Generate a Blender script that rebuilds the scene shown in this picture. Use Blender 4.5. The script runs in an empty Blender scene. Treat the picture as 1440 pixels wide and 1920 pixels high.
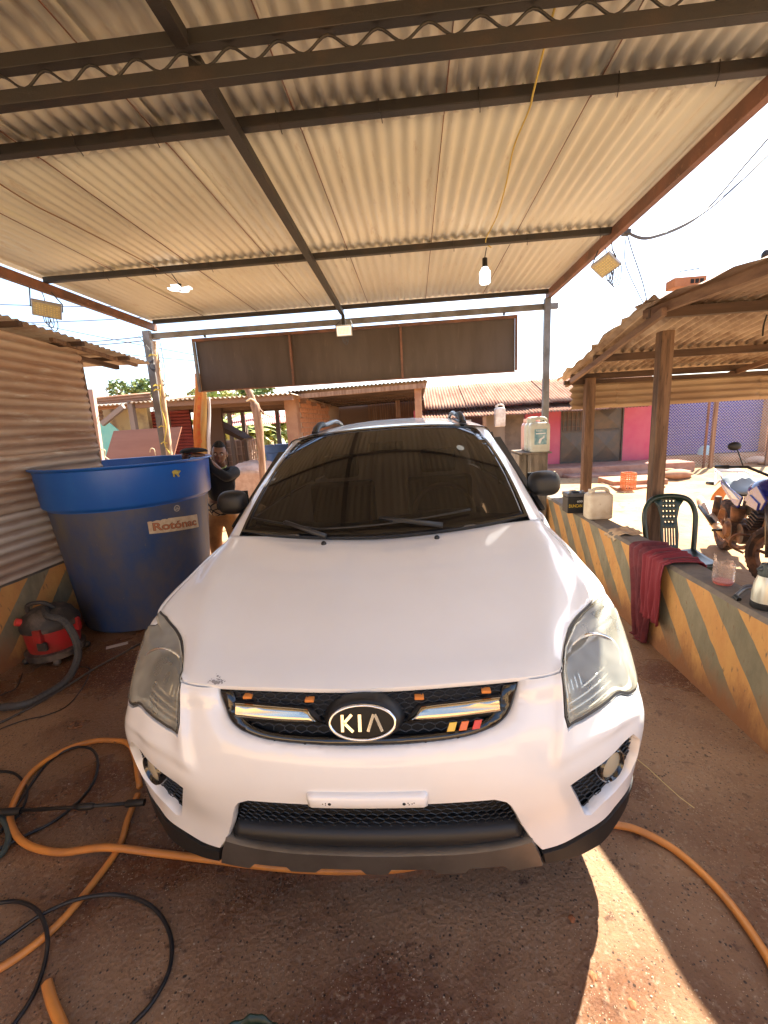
import bpy, bmesh, math, random
from math import sin, cos, pi, sqrt, radians, degrees, atan2, floor
from mathutils import Vector, Matrix, noise
from mathutils.geometry import delaunay_2d_cdt
random.seed(7)
SC = bpy.context.scene
COL = SC.collection
# ------------------------------------------------------------------ camera
YAW, PITCH, ROLL, FPX = .078181, .203129, -.056513, 804.68
EYE = Vector((.16979, -1.0676, 1.62568))
fwd = Vector((-sin(YAW)*cos(PITCH), cos(YAW)*cos(PITCH), -sin(PITCH)))
r0 = Vector((cos(YAW), sin(YAW), 0)); u0 = r0.cross(fwd)
RT = cos(ROLL)*r0 + sin(ROLL)*u0; UP = RT.cross(fwd)
cam_d = bpy.data.cameras.new('camera'); cam = bpy.data.objects.new('camera', cam_d); COL.objects.link(cam)
cam.matrix_world = Matrix(((RT.x, UP.x, -fwd.x, EYE.x), (RT.y, UP.y, -fwd.y, EYE.y), (RT.z, UP.z, -fwd.z, EYE.z), (0, 0, 0, 1)))
cam_d.sensor_fit = 'VERTICAL'; cam_d.sensor_height = 24; cam_d.lens = 24*FPX/1920
cam_d.clip_start = .02; cam_d.clip_end = 2000
SC.camera = cam
# ------------------------------------------------------------------ light
SUNV = Vector((.52, .60, 1.0)).normalized()
world = bpy.data.worlds.new('World'); SC.world = world; world.use_nodes = True
wn = world.node_tree.nodes; wl = world.node_tree.links
bg = wn['Background']
sky = wn.new('ShaderNodeTexSky'); sky.sky_type = 'NISHITA'; sky.sun_disc = False
sky.sun_elevation = math.asin(SUNV.z); sky.sun_rotation = atan2(SUNV.x, SUNV.y)
sky.air_density = 1.0; sky.dust_density = 1.6; sky.ozone_density = 1.6
tc = wn.new('ShaderNodeTexCoord'); mp = wn.new('ShaderNodeMapping'); mp.inputs['Scale'].default_value = (1, 1, 2.6)
nz = wn.new('ShaderNodeTexNoise'); nz.inputs['Scale'].default_value = 2.6; nz.inputs['Detail'].default_value = 9; nz.inputs['Roughness'].default_value = .58
rp = wn.new('ShaderNodeValToRGB'); rp.color_ramp.elements[0].position = .54; rp.color_ramp.elements[1].position = .74
mx = wn.new('ShaderNodeMixRGB'); mx.inputs[2].default_value = (6.5, 6.5, 6.6, 1)
mlt = wn.new('ShaderNodeMath'); mlt.operation = 'MULTIPLY'; mlt.inputs[1].default_value = .75
wl.new(tc.outputs['Generated'], mp.inputs[0]); wl.new(mp.outputs[0], nz.inputs['Vector']); wl.new(nz.outputs[0], rp.inputs[0])
wl.new(rp.outputs[0], mlt.inputs[0]); wl.new(mlt.outputs[0], mx.inputs[0]); wl.new(sky.outputs[0], mx.inputs[1]); wl.new(mx.outputs[0], bg.inputs[0])
bg.inputs[1].default_value = .056
sd = bpy.data.lights.new('sun', 'SUN'); sd.energy = 3.0; sd.angle = radians(.5); sd.color = (1, .91, .76)
sun = bpy.data.objects.new('sun', sd); COL.objects.link(sun); sun.location = (6, 7, 12)
sun.rotation_euler = SUNV.to_track_quat('Z', 'Y').to_euler()
SC.view_settings.view_transform = 'Standard'; SC.view_settings.look = 'None'; SC.view_settings.gamma = 1
SC.view_settings.use_curve_mapping = False; SC.view_settings.exposure = 3.12
SC.cycles.max_bounces = 10; SC.cycles.diffuse_bounces = 6; SC.cycles.glossy_bounces = 5; SC.cycles.transparent_max_bounces = 12
SC.cycles.sample_clamp_indirect = 8

# ------------------------------------------------------------------ helpers
def ray(u, v): return (RT*((u-720)/FPX) - UP*((v-960)/FPX) + fwd)
def PY(u, v, Y): d = ray(u, v); return EYE + d*((Y-EYE.y)/d.y)
def PX(u, v, X): d = ray(u, v); return EYE + d*((X-EYE.x)/d.x)
def PZ(u, v, Z): d = ray(u, v); return EYE + d*((Z-EYE.z)/d.z)
ORG = {}
def seti(o, label=None, cat=None, group=None, kind=None):
    if label: o['label'] = label
    if cat: o['category'] = cat
    if group: o['group'] = group
    if kind: o['kind'] = kind
    return o
def thing(name, label, cat, loc=(0, 0, 0), rotz=0, group=None):
    o = bpy.data.objects.new(name, None); COL.objects.link(o); o.empty_display_size = .1
    o.location = loc; o.rotation_euler = (0, 0, rotz); ORG[o.name] = Vector(loc)
    return seti(o, label, cat, group)
def frame(axis):
    a = Vector(axis).normalized(); t = Vector((0, 0, 1)) if abs(a.z) < .9 else Vector((1, 0, 0))
    u = t.cross(a).normalized(); return u, a.cross(u), a
class MB:
    def __init__(s): s.v = []; s.f = []
    def add(s, vs, fs):
        b = len(s.v); s.v += [Vector(q) for q in vs]; s.f += [tuple(i+b for i in f) for f in fs]; return s
    def box(s, x0, x1, y0, y1, z0, z1):
        return s.add([(x, y, z) for z in (z0, z1) for y in (y0, y1) for x in (x0, x1)], [(0, 2, 3, 1), (4, 5, 7, 6), (0, 1, 5, 4), (2, 6, 7, 3), (0, 4, 6, 2), (1, 3, 7, 5)])
    def bar(s, a, b, w, h, up=(0, 0, 1), w2=None, h2=None):
        a = Vector(a); b = Vector(b); d = (b-a).normalized(); sd_ = d.cross(Vector(up))
        if sd_.length < 1e-4: sd_ = d.cross(Vector((1, 0, 0)))
        sd_.normalize(); u = sd_.cross(d); w2 = w if w2 is None else w2; h2 = h if h2 is None else h2; vs = []
        for p, ww, hh in ((a, w, h), (b, w2, h2)):
            for i, j in ((-1, -1), (1, -1), (1, 1), (-1, 1)): vs.append(p + sd_*(ww/2*i) + u*(hh/2*j))
        return s.add(vs, [(3, 2, 1, 0), (4, 5, 6, 7), (0, 1, 5, 4), (1, 2, 6, 5), (2, 3, 7, 6), (3, 0, 4, 7)])
    def tube(s, pts, r, n=8, caps=True, closed=False):
        pts = [Vector(p) for p in pts]; N = len(pts); rr = r if isinstance(r, (list, tuple)) else [r]*N
        b = len(s.v); pu = None; vs = []
        for i, p in enumerate(pts):
            t = (pts[(i+1) % N]-pts[i-1]) if closed else (pts[min(i+1, N-1)]-pts[max(i-1, 0)])
            if t.length < 1e-9: t = Vector((0, 0, 1))
            t.normalize()
            if pu is None: pu, _, _ = frame(t)
            pu = (pu - t*pu.dot(t)); pu = pu.normalized() if pu.length > 1e-6 else frame(t)[0]; w = t.cross(pu)
            for k in range(n): a = 2*pi*k/n; vs.append(p + (pu*cos(a)+w*sin(a))*rr[i])
        fs = []
        for i in range(N if closed else N-1):
            j = (i+1) % N
            for k in range(n): k2 = (k+1) % n; fs.append((i*n+k, i*n+k2, j*n+k2, j*n+k))
        if caps and not closed: fs.append(tuple(range(n-1, -1, -1))); fs.append(tuple((N-1)*n+k for k in range(n)))
        return s.add(vs, fs)
    def cyl(s, a, b, r, r2=None, n=14): return s.tube([a, b], [r, r if r2 is None else r2], n)
    def lathe(s, prof, c=(0, 0, 0), axis=(0, 0, 1), n=24, a0=0, a1=2*pi, cap=True):
        u, w, ax = frame(axis); c = Vector(c); full = abs(a1-a0-2*pi) < 1e-6; m = n if full else n+1; vs = []
        for r, h in prof:
            for k in range(m): a = a0+(a1-a0)*k/n; vs.append(c + ax*h + (u*cos(a)+w*sin(a))*r)
        fs = []
        for i in range(len(prof)-1):
            for k in range(n):
                k2 = (k+1) % m if full else k+1; fs.append((i*m+k, i*m+k2, (i+1)*m+k2, (i+1)*m+k))
        if cap and full:
            if prof[0][0] > 1e-5: fs.append(tuple(range(m-1, -1, -1)))
            if prof[-1][0] > 1e-5: fs.append(tuple((len(prof)-1)*m+k for k in range(m)))
        return s.add(vs, fs)
    def prism(s, poly, o, u, v, d):
        o = Vector(o); u = Vector(u); v = Vector(v); nrm = u.cross(v).normalized(); n = len(poly)
        A = [o+u*p[0]+v*p[1] for p in poly]; B = [q-nrm*d for q in A]
        return s.add(A+B, [tuple(range(n)), tuple(range(2*n-1, n-1, -1))]+[(i, i+n, (i+1) % n+n, (i+1) % n) for i in range(n)])
    def grid(s, fn, nu, nv, closeu=False):
        vs = [fn(i/nu, j/nv) for j in range(nv+1) for i in range(nu+1)]
        return s.add(vs, [(j*(nu+1)+i, j*(nu+1)+i+1, (j+1)*(nu+1)+i+1, (j+1)*(nu+1)+i) for j in range(nv) for i in range(nu)])
    def ball(s, c, r, n=12, sc=(1, 1, 1)):
        c = Vector(c); m = n//2
        def fn(a, b):
            t = a*2*pi; p = b*pi; return c+Vector((r*sc[0]*sin(p)*cos(t), r*sc[1]*sin(p)*sin(t), r*sc[2]*cos(p)))
        return s.grid(fn, n, m)
    def build(s, name, mat, parent=None, smooth=False, local=False, bevel=0, subd=0, solid=0, weld=False, auto=None, label=None, loc=None):
        me = bpy.data.meshes.new(name)
        if parent is not None: org = Vector((0, 0, 0)) if local else ORG.get(parent.name, Vector((0, 0, 0)))
        else:
            if loc is not None: org = Vector(loc)
            elif local: org = Vector((0, 0, 0))
            else:
                xs = [q.x for q in s.v]; ys = [q.y for q in s.v]; org = Vector(((min(xs)+max(xs))/2, (min(ys)+max(ys))/2, min(q.z for q in s.v)))
        me.from_pydata([q-org for q in s.v], [], s.f); me.update()
        o = bpy.data.objects.new(name, me); COL.objects.link(o); ORG[o.name] = org
        if parent is not None: o.parent = parent
        else: o.location = org
        if isinstance(mat, (list, tuple)):
            for m_ in mat: me.materials.append(m_)
        else: me.materials.append(mat)
        if weld or smooth:
            bm = bmesh.new(); bm.from_mesh(me); bmesh.ops.remove_doubles(bm, verts=bm.verts, dist=1e-5); bmesh.ops.recalc_face_normals(bm, faces=bm.faces); bm.to_mesh(me); bm.free()
        if smooth:
            me.polygons.foreach_set('use_smooth', [True]*len(me.polygons))
            if auto is not None: me.set_sharp_from_angle(angle=radians(auto))
        if solid: m_ = o.modifiers.new('solid', 'SOLIDIFY'); m_.thickness = solid; m_.offset = 0
        if bevel: m_ = o.modifiers.new('bevel', 'BEVEL'); m_.width = bevel; m_.segments = 2; m_.limit_method = 'ANGLE'
        if subd: m_ = o.modifiers.new('sub', 'SUBSURF'); m_.levels = subd; m_.render_levels = subd
        if label: o['label'] = label
        return o
def copy_tree(o, parent=None):
    c = o.copy(); COL.objects.link(c)
    if parent is not None: c.parent = parent
    for ch in list(o.children): copy_tree(ch, c)
    return c
def spline(pts, n=8, closed=False):
    pts = [Vector(p) for p in pts]; N = len(pts); out = []
    for i in range(N if closed else N-1):
        if closed: a, b, c, d = pts[i-1], pts[i], pts[(i+1) % N], pts[(i+2) % N]
        else: a, b, c, d = pts[max(i-1, 0)], pts[i], pts[i+1], pts[min(i+2, N-1)]
        for k in range(n):
            t = k/n; out.append(.5*((2*b)+(c-a)*t+(2*a-5*b+4*c-d)*t*t+(3*b-a-3*c+d)*t**3))
    if not closed: out.append(pts[-1])
    return out
# ------------------------------------------------------------------ materials
def hexc(r, g, b): return (r, g, b, 1)
def M(name, c, rough=.6, metal=0., c2=None, nscale=6, ndet=6, lo=.4, hi=.62, bump=0., bscale=40, coat=0., spec=.5, c3=None, n3=25, lo3=.6, hi3=.7, stretch=(1, 1, 1), rvar=0., alpha=1, trans=0., ior=1.5, emit=None, estr=0, rot=None):
    m = bpy.data.materials.new(name); m.use_nodes = True; nt = m.node_tree; N = nt.nodes; L = nt.links; b = N['Principled BSDF']
    b.inputs['Base Color'].default_value = hexc(*c); b.inputs['Roughness'].default_value = rough; b.inputs['Metallic'].default_value = metal
    b.inputs['Specular IOR Level'].default_value = spec; b.inputs['Coat Weight'].default_value = coat; b.inputs['Coat Roughness'].default_value = .05
    b.inputs['IOR'].default_value = ior; b.inputs['Transmission Weight'].default_value = trans; b.inputs['Alpha'].default_value = alpha
    if emit: b.inputs['Emission Color'].default_value = hexc(*emit); b.inputs['Emission Strength'].default_value = estr
    t = N.new('ShaderNodeTexCoord'); mp_ = N.new('ShaderNodeMapping'); mp_.inputs['Scale'].default_value = stretch; L.new(t.outputs['Object'], mp_.inputs[0])
    if rot: mp_.inputs['Rotation'].default_value = rot
    m['_'] = 0
    def nzn(sc, det=6, rg=.6):
        q = N.new('ShaderNodeTexNoise'); q.inputs['Scale'].default_value = sc; q.inputs['Detail'].default_value = det; q.inputs['Roughness'].default_value = rg; L.new(mp_.outputs[0], q.inputs['Vector']); return q
    cur = None
    if c2 is not None:
        q = nzn(nscale, ndet); r = N.new('ShaderNodeMapRange'); r.inputs[1].default_value = lo; r.inputs[2].default_value = hi; L.new(q.outputs[0], r.inputs[0])
        x = N.new('ShaderNodeMixRGB'); x.inputs[1].default_value = hexc(*c); x.inputs[2].default_value = hexc(*c2); L.new(r.outputs[0], x.inputs[0]); cur = x.outputs[0]
        if rvar:
            rr = N.new('ShaderNodeMapRange'); rr.inputs[3].default_value = rough; rr.inputs[4].default_value = rough+rvar; L.new(r.outputs[0], rr.inputs[0]); L.new(rr.outputs[0], b.inputs['Roughness'])
    if c3 is not None:
        q = nzn(n3, 8, .7); r = N.new('ShaderNodeMapRange'); r.inputs[1].default_value = lo3; r.inputs[2].default_value = hi3; L.new(q.outputs[0], r.inputs[0])
        x = N.new('ShaderNodeMixRGB'); x.inputs[1].default_value = hexc(*c); x.inputs[2].default_value = hexc(*c3); L.new(r.outputs[0], x.inputs[0])
        if cur is not None: L.new(cur, x.inputs[1])
        cur = x.outputs[0]
    if cur is not None: L.new(cur, b.inputs['Base Color'])
    if bump:
        q = nzn(bscale, 8); bp = N.new('ShaderNodeBump'); bp.inputs['Strength'].default_value = 1; bp.inputs['Distance'].default_value = bump; L.new(q.outputs[0], bp.inputs['Height']); L.new(bp.outputs[0], b.inputs['Normal'])
    del m['_']
    return m
def nodes(m): nt = m.node_tree; return nt.nodes, nt.links, nt.nodes['Principled BSDF']
WHITE = M('white_paint', (.80, .795, .78), .28, coat=.7, c2=(.775, .76, .735), nscale=2.2, lo=.45, hi=.7, c3=(.72, .69, .64), n3=60, lo3=.68, hi3=.8)
BLKPL = M('black_plastic', (.010, .010, .0105), .5)
BLKGL = M('gloss_black', (.008, .008, .009), .12, coat=.6)
BLKMAT = M('matt_black', (.006, .006, .006), .8)
CHROME = M('chrome', (.78, .78, .78), .08, 1)
SILVER = M('satin_silver', (.20, .185, .165), .36, .75, c2=(.15, .135, .12), nscale=5)
RUBBER = M('rubber', (.03, .028, .027), .75, c2=(.11, .06, .035), nscale=9, lo=.5, hi=.75)
STEEL = M('painted_steel_dark', (.022, .018, .015), .55, c2=(.045, .027, .016), nscale=5, lo=.5, hi=.75, bump=.001, bscale=120)
RUSTST = M('rusty_primer_steel', (.22, .095, .055), .65, c2=(.12, .06, .04), nscale=4, c3=(.33, .17, .09), n3=30, lo3=.58, bump=.001, bscale=90)
GREYST = M('grey_steel_post', (.20, .20, .205), .5, c2=(.13, .12, .11), nscale=6)
ROOFM = M('galvanised_roof_sheet', (.78, .75, .62), .42, .12, c2=(.70, .66, .54), nscale=2.2, c3=(.48, .36, .24), n3=14, lo3=.58, hi3=.80, stretch=(1.5, .25, 1))
RUSTSH = M('rusty_corrugated_sheet', (.30, .20, .13), .7, c2=(.17, .08, .04), nscale=3.5, lo=.42, hi=.66, c3=(.38, .30, .22), n3=9, lo3=.55, hi3=.72, stretch=(1, .35, 1.4), bump=.002, bscale=40)
PALESH = M('weathered_pale_sheet', (.46, .38, .31), .6, c2=(.34, .22, .14), nscale=2.5, lo=.5, hi=.72, c3=(.48, .44, .38), n3=12, lo3=.6)
UNDERSH = M('brown_stained_sheet', (.36, .27, .19), .6, .2, c2=(.19, .115, .07), nscale=3, lo=.42, hi=.6, c3=(.42, .34, .26), n3=10, lo3=.56)
WOOD = M('weathered_timber', (.20, .115, .065), .8, c2=(.085, .045, .025), nscale=3, stretch=(6, 6, .6), c3=(.035, .02, .014), n3=12, lo3=.58, bump=.003, bscale=25)
WOODL = M('pale_timber', (.30, .185, .115), .8, c2=(.19, .10, .055), nscale=3, stretch=(6, 6, .6), bump=.002, bscale=25)
WOODY = M('rafter_timber', (.22, .125, .07), .8, c2=(.12, .06, .035), nscale=3, stretch=(5, .5, 5), bump=.002, bscale=25)
WOODH = M('dark_timber_rail', (.09, .05, .03), .8, c2=(.05, .028, .018), nscale=3, stretch=(.6, .6, 6))
BRICK = M('clay_brick', (.48, .22, .11), .85, c2=(.36, .15, .07), nscale=3, bump=.004, bscale=50)
MORTAR = M('mortar', (.36, .25, .17), .9)
CONCP = M('stained_concrete_block', (.22, .17, .12), .8, c2=(.12, .09, .06), nscale=5, stretch=(3, 3, .7), c3=(.36, .28, .19), n3=14, lo3=.6, bump=.003)
PINK = M('pink_plaster', (.50, .085, .15), .85, c2=(.56, .15, .19), nscale=1.3, lo=.35, hi=.7, c3=(.40, .07, .09), n3=20, lo3=.68, bump=.002)
DOORM = M('grey_sheet_steel_door', (.06, .052, .045), .55, .2, c2=(.10, .075, .055), nscale=4)
ORANGE = M('orange_hose_rubber', (.62, .235, .045), .45, c2=(.48, .19, .05), nscale=7, c3=(.10, .06, .03), n3=22, lo3=.66)
BLACKH = M('black_hose', (.012, .012, .014), .5)
TERRA = M('pale_dirt_brown', (.40, .22, .13), .9, c2=(.30, .14, .08), nscale=3)
CLOTHM = M('maroon_cloth', (.10, .014, .02), .9, c2=(.15, .025, .03), nscale=12, bump=.002, bscale=60)
CHAIRM = M('dark_green_plastic', (.008, .022, .016), .33, c2=(.012, .03, .02), nscale=10)
LEAF = M('leaf_green', (.10, .16, .035), .5, c2=(.16, .20, .05), nscale=1.6)
LEAFD = M('leaf_dark', (.05, .09, .03), .55, c2=(.09, .13, .04), nscale=3)
BANANA = M('banana_leaf', (.22, .30, .06), .5, c2=(.34, .32, .10), nscale=1.5)
BARK = M('bark', (.16, .11, .08), .9)
GLASSW = M('clear_plastic', (.75, .62, .58), .15, trans=.8, ior=1.2, alpha=.35)
JUG = M('off_white_plastic', (.62, .53, .40), .45, c2=(.48, .36, .24), nscale=5, c3=(.36, .22, .13), n3=14, lo3=.62)
SKIN = M('skin', (.24, .115, .065), .5, c2=(.20, .09, .05), nscale=14)
# tinted windscreen
GLASS = bpy.data.materials.new('tinted_glass'); GLASS.use_nodes = True
N_, L_ = GLASS.node_tree.nodes, GLASS.node_tree.links; N_.remove(N_['Principled BSDF'])
g1 = N_.new('ShaderNodeBsdfGlossy'); g1.inputs['Roughness'].default_value = .02; g1.inputs['Color'].default_value = (.7, .7, .7, 1)
g2 = N_.new('ShaderNodeBsdfTransparent'); g2.inputs['Color'].default_value = (.11, .10, .095, 1)
g4 = N_.new('ShaderNodeBsdfDiffuse'); g4.inputs['Color'].default_value = (.05, .04, .03, 1)
g5 = N_.new('ShaderNodeMixShader'); g5.inputs[0].default_value = .25
lw_ = N_.new('ShaderNodeLayerWeight'); lw_.inputs['Blend'].default_value = .5; pw_ = N_.new('ShaderNodeMath'); pw_.operation = 'POWER'; pw_.inputs[1].default_value = 5; L_.new(lw_.outputs['Facing'], pw_.inputs[0]); fr = N_.new('ShaderNodeMath'); fr.operation = 'MULTIPLY_ADD'; fr.inputs[1].default_value = .85; fr.inputs[2].default_value = .032; L_.new(pw_.outputs[0], fr.inputs[0]); g3 = N_.new('ShaderNodeMixShader')
L_.new(fr.outputs[0], g3.inputs[0]); L_.new(g2.outputs[0], g5.inputs[1]); L_.new(g4.outputs[0], g5.inputs[2]); L_.new(g5.outputs[0], g3.inputs[1]); L_.new(g1.outputs[0], g3.inputs[2]); L_.new(g3.outputs[0], N_['Material Output'].inputs[0])
# hazy lamp lens
LENS = bpy.data.materials.new('hazed_lamp_lens'); LENS.use_nodes = True
N_, L_ = LENS.node_tree.nodes, LENS.node_tree.links; N_.remove(N_['Principled BSDF'])
g1 = N_.new('ShaderNodeBsdfGlossy'); g1.inputs['Roughness'].default_value = .05
g2 = N_.new('ShaderNodeBsdfTransparent'); g2.inputs['Color'].default_value = (.94, .93, .84, 1)
g4 = N_.new('ShaderNodeBsdfDiffuse'); g4.inputs['Color'].default_value = (.88, .87, .76, 1)
g6 = N_.new('ShaderNodeBsdfTranslucent'); g6.inputs['Color'].default_value = (.88, .87, .76, 1)
g7 = N_.new('ShaderNodeMixShader'); g7.inputs[0].default_value = .4; L_.new(g4.outputs[0], g7.inputs[1]); L_.new(g6.outputs[0], g7.inputs[2])
nq = N_.new('ShaderNodeTexNoise'); nq.inputs['Scale'].default_value = 7; tq = N_.new('ShaderNodeTexCoord'); L_.new(tq.outputs['Object'], nq.inputs[0])
mq = N_.new('ShaderNodeMapRange'); mq.inputs[1].default_value = .35; mq.inputs[2].default_value = .75; mq.inputs[3].default_value = .26; mq.inputs[4].default_value = .56; L_.new(nq.outputs[0], mq.inputs[0])
g5 = N_.new('ShaderNodeMixShader'); L_.new(mq.outputs[0], g5.inputs[0]); L_.new(g2.outputs[0], g5.inputs[1]); L_.new(g7.outputs[0], g5.inputs[2])
lw_ = N_.new('ShaderNodeLayerWeight'); lw_.inputs['Blend'].default_value = .5; pw_ = N_.new('ShaderNodeMath'); pw_.operation = 'POWER'; pw_.inputs[1].default_value = 5; L_.new(lw_.outputs['Facing'], pw_.inputs[0]); fr = N_.new('ShaderNodeMath'); fr.operation = 'MULTIPLY_ADD'; fr.inputs[1].default_value = .92; fr.inputs[2].default_value = .05; L_.new(pw_.outputs[0], fr.inputs[0]); g3 = N_.new('ShaderNodeMixShader')
L_.new(fr.outputs[0], g3.inputs[0]); L_.new(g5.outputs[0], g3.inputs[1]); L_.new(g1.outputs[0], g3.inputs[2]); L_.new(g3.outputs[0], N_['Material Output'].inputs[0])
REFL = M('lamp_reflector', (.80, .80, .78), .14, .8)
HLIN = M('lamp_housing_grey', (.74, .73, .66), .3, .2)
def flat(n, c, r=.6, **k): return M(n, c, r, **k)
# striped wall paint
def stripes(name):
    m = M(name, (.5, .5, .5), .8, bump=.004, bscale=30); N, L, b = nodes(m)
    t = N.new('ShaderNodeTexCoord'); s = N.new('ShaderNodeSeparateXYZ'); g = N.new('ShaderNodeNewGeometry'); L.new(g.outputs['Position'], s.inputs[0])
    n0 = N.new('ShaderNodeTexNoise'); n0.inputs['Scale'].default_value = 9; n0.inputs['Detail'].default_value = 5; L.new(g.outputs['Position'], n0.inputs['Vector'])
    def ma(op, a, bb):
        q = N.new('ShaderNodeMath'); q.operation = op
        for i, x in enumerate((a, bb)):
            if x is None: continue
            if isinstance(x, (int, float)): q.inputs[i].default_value = x
            else: L.new(x, q.inputs[i])
        return q.outputs[0]
    y = ma('SUBTRACT', s.outputs['Y'], ma('MULTIPLY', s.outputs['Z'], .95)); y = ma('ADD', y, ma('MULTIPLY', n0.outputs[0], .035))
    f = ma('FRACT', ma('DIVIDE', ma('ADD', y, 20-.985+.21), .42), None)
    st = ma('GREATER_THAN', f, .5)
    n1 = N.new('ShaderNodeTexNoise'); n1.inputs['Scale'].default_value = 5; n1.inputs['Detail'].default_value = 8; n1.inputs['Roughness'].default_value = .7; mp1 = N.new('ShaderNodeMapping'); mp1.inputs['Scale'].default_value = (1, 1.6, .6); L.new(g.outputs['Position'], mp1.inputs[0]); L.new(mp1.outputs[0], n1.inputs['Vector'])
    def rampc(fac, lo, hi, c1, c2):
        r = N.new('ShaderNodeMapRange'); r.inputs[1].default_value = lo; r.inputs[2].default_value = hi; L.new(fac, r.inputs[0]); x = N.new('ShaderNodeMixRGB'); L.new(r.outputs[0], x.inputs[0])
        for i, c in ((1, c1), (2, c2)):
            if isinstance(c, tuple): x.inputs[i].default_value = hexc(*c)
            else: L.new(c, x.inputs[i])
        return x.outputs[0]
    yel = rampc(n1.outputs[0], .35, .75, (.60, .32, .10), (.50, .22, .07))
    gry = rampc(n1.outputs[0], .35, .7, (.17, .145, .09), (.28, .235, .15))
    c = rampc(st, 0, 1, gry, yel)
    n2 = N.new('ShaderNodeTexNoise'); n2.inputs['Scale'].default_value = 26; n2.inputs['Detail'].default_value = 8; L.new(mp1.outputs[0], n2.inputs['Vector'])
    c = rampc(n2.outputs[0], .62, .72, c, (.19, .12, .07))
    # splash stains with a shape of their own along the foot
    zz = ma('ADD', s.outputs['Z'], ma('MULTIPLY', n1.outputs[0], -.45)); c = rampc(zz, -.17, .03, (.26, .11, .045), c)
    # bare concrete on the top face
    nrm = N.new('ShaderNodeSeparateXYZ'); L.new(g.outputs['Normal'], nrm.inputs[0]); tp = ma('GREATER_THAN', nrm.outputs['Z'], .6)
    topc = rampc(n1.outputs[0], .35, .65, (.22, .17, .125), (.13, .11, .09)); c = rampc(tp, 0, 1, c, topc)
    L.new(c, b.inputs['Base Color']); return m
STRIPE = stripes('striped_wall_paint')
# wet concrete floor
def floor_mat():
    m = M('wet_stained_concrete', (.1, .05, .03), .5); N, L, b = nodes(m); g = N.new('ShaderNodeNewGeometry')
    def nz_(sc, d=8, r=.6):
        q = N.new('ShaderNodeTexNoise'); q.inputs['Scale'].default_value = sc; q.inputs['Detail'].default_value = d; q.inputs['Roughness'].default_value = r; L.new(g.outputs['Position'], q.inputs['Vector']); return q.outputs[0]
    def mixr(f, lo, hi, a, c):
        r = N.new('ShaderNodeMapRange'); r.inputs[1].default_value = lo; r.inputs[2].default_value = hi; L.new(f, r.inputs[0]); x = N.new('ShaderNodeMixRGB'); L.new(r.outputs[0], x.inputs[0])
        for i, cc in ((1, a), (2, c)):
            if isinstance(cc, tuple): x.inputs[i].default_value = hexc(*cc)
            else: L.new(cc, x.inputs[i])
        return x.outputs[0], r.outputs[0]
    big = nz_(1.1, 5, .55)
    c, wet = mixr(big, .42, .62, (.30, .175, .095), (.115, .042, .017))
    c, _ = mixr(nz_(45, 4), .55, .75, c, (.32, .225, .15))
    c, _ = mixr(nz_(85, 3), .62, .70, c, (.04, .022, .014))
    c, _ = mixr(nz_(17, 6), .60, .72, c, (.06, .022, .010))
    v1 = N.new('ShaderNodeTexVoronoi'); v1.inputs['Scale'].default_value = 52; L.new(g.outputs['Position'], v1.inputs['Vector'])
    sz = N.new('ShaderNodeMath'); sz.operation = 'SUBTRACT'; L.new(v1.outputs['Distance'], sz.inputs[0]); sm = N.new('ShaderNodeMath'); sm.operation = 'MULTIPLY'; sm.inputs[1].default_value = .55; L.new(nz_(8, 5), sm.inputs[0]); L.new(sm.outputs[0], sz.inputs[1])
    c, _ = mixr(sz.outputs[0], -.17, -.07, (.035, .018, .011), c)
    v2 = N.new('ShaderNodeTexVoronoi'); v2.inputs['Scale'].default_value = 95; L.new(g.outputs['Position'], v2.inputs['Vector'])
    s2_ = N.new('ShaderNodeMath'); s2_.operation = 'SUBTRACT'; L.new(v2.outputs['Distance'], s2_.inputs[0]); m2_ = N.new('ShaderNodeMath'); m2_.operation = 'MULTIPLY'; m2_.inputs[1].default_value = .42; L.new(nz_(13, 4), m2_.inputs[0]); L.new(m2_.outputs[0], s2_.inputs[1])
    c, _ = mixr(s2_.outputs[0], -.10, -.06, (.42, .31, .21), c)
    L.new(c, b.inputs['Base Color'])
    r = N.new('ShaderNodeMapRange'); r.inputs[3].default_value = .42; r.inputs[4].default_value = .20; L.new(wet, r.inputs[0]); L.new(r.outputs[0], b.inputs['Roughness'])
    vo = N.new('ShaderNodeTexVoronoi'); vo.inputs['Scale'].default_value = 70; L.new(g.outputs['Position'], vo.inputs['Vector'])
    ad = N.new('ShaderNodeMath'); ad.operation = 'ADD'; L.new(nz_(60, 6, .75), ad.inputs[0]); ml = N.new('ShaderNodeMath'); ml.operation = 'MULTIPLY'; ml.inputs[1].default_value = .35; L.new(vo.outputs[0], ml.inputs[0]); L.new(ml.outputs[0], ad.inputs[1])
    bp = N.new('ShaderNodeBump'); bp.inputs['Distance'].default_value = .012; bp.inputs['Strength'].default_value = .8; L.new(ad.outputs[0], bp.inputs['Height']); L.new(bp.outputs[0], b.inputs['Normal'])
    return m
FLOOR = floor_mat()
DIRT = M('orange_dirt', (.38, .245, .12), .95, c2=(.30, .165, .075), nscale=.9, lo=.42, hi=.60, c3=(.17, .08, .038), n3=5, lo3=.56, hi3=.68, bump=.02, bscale=9)
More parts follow.
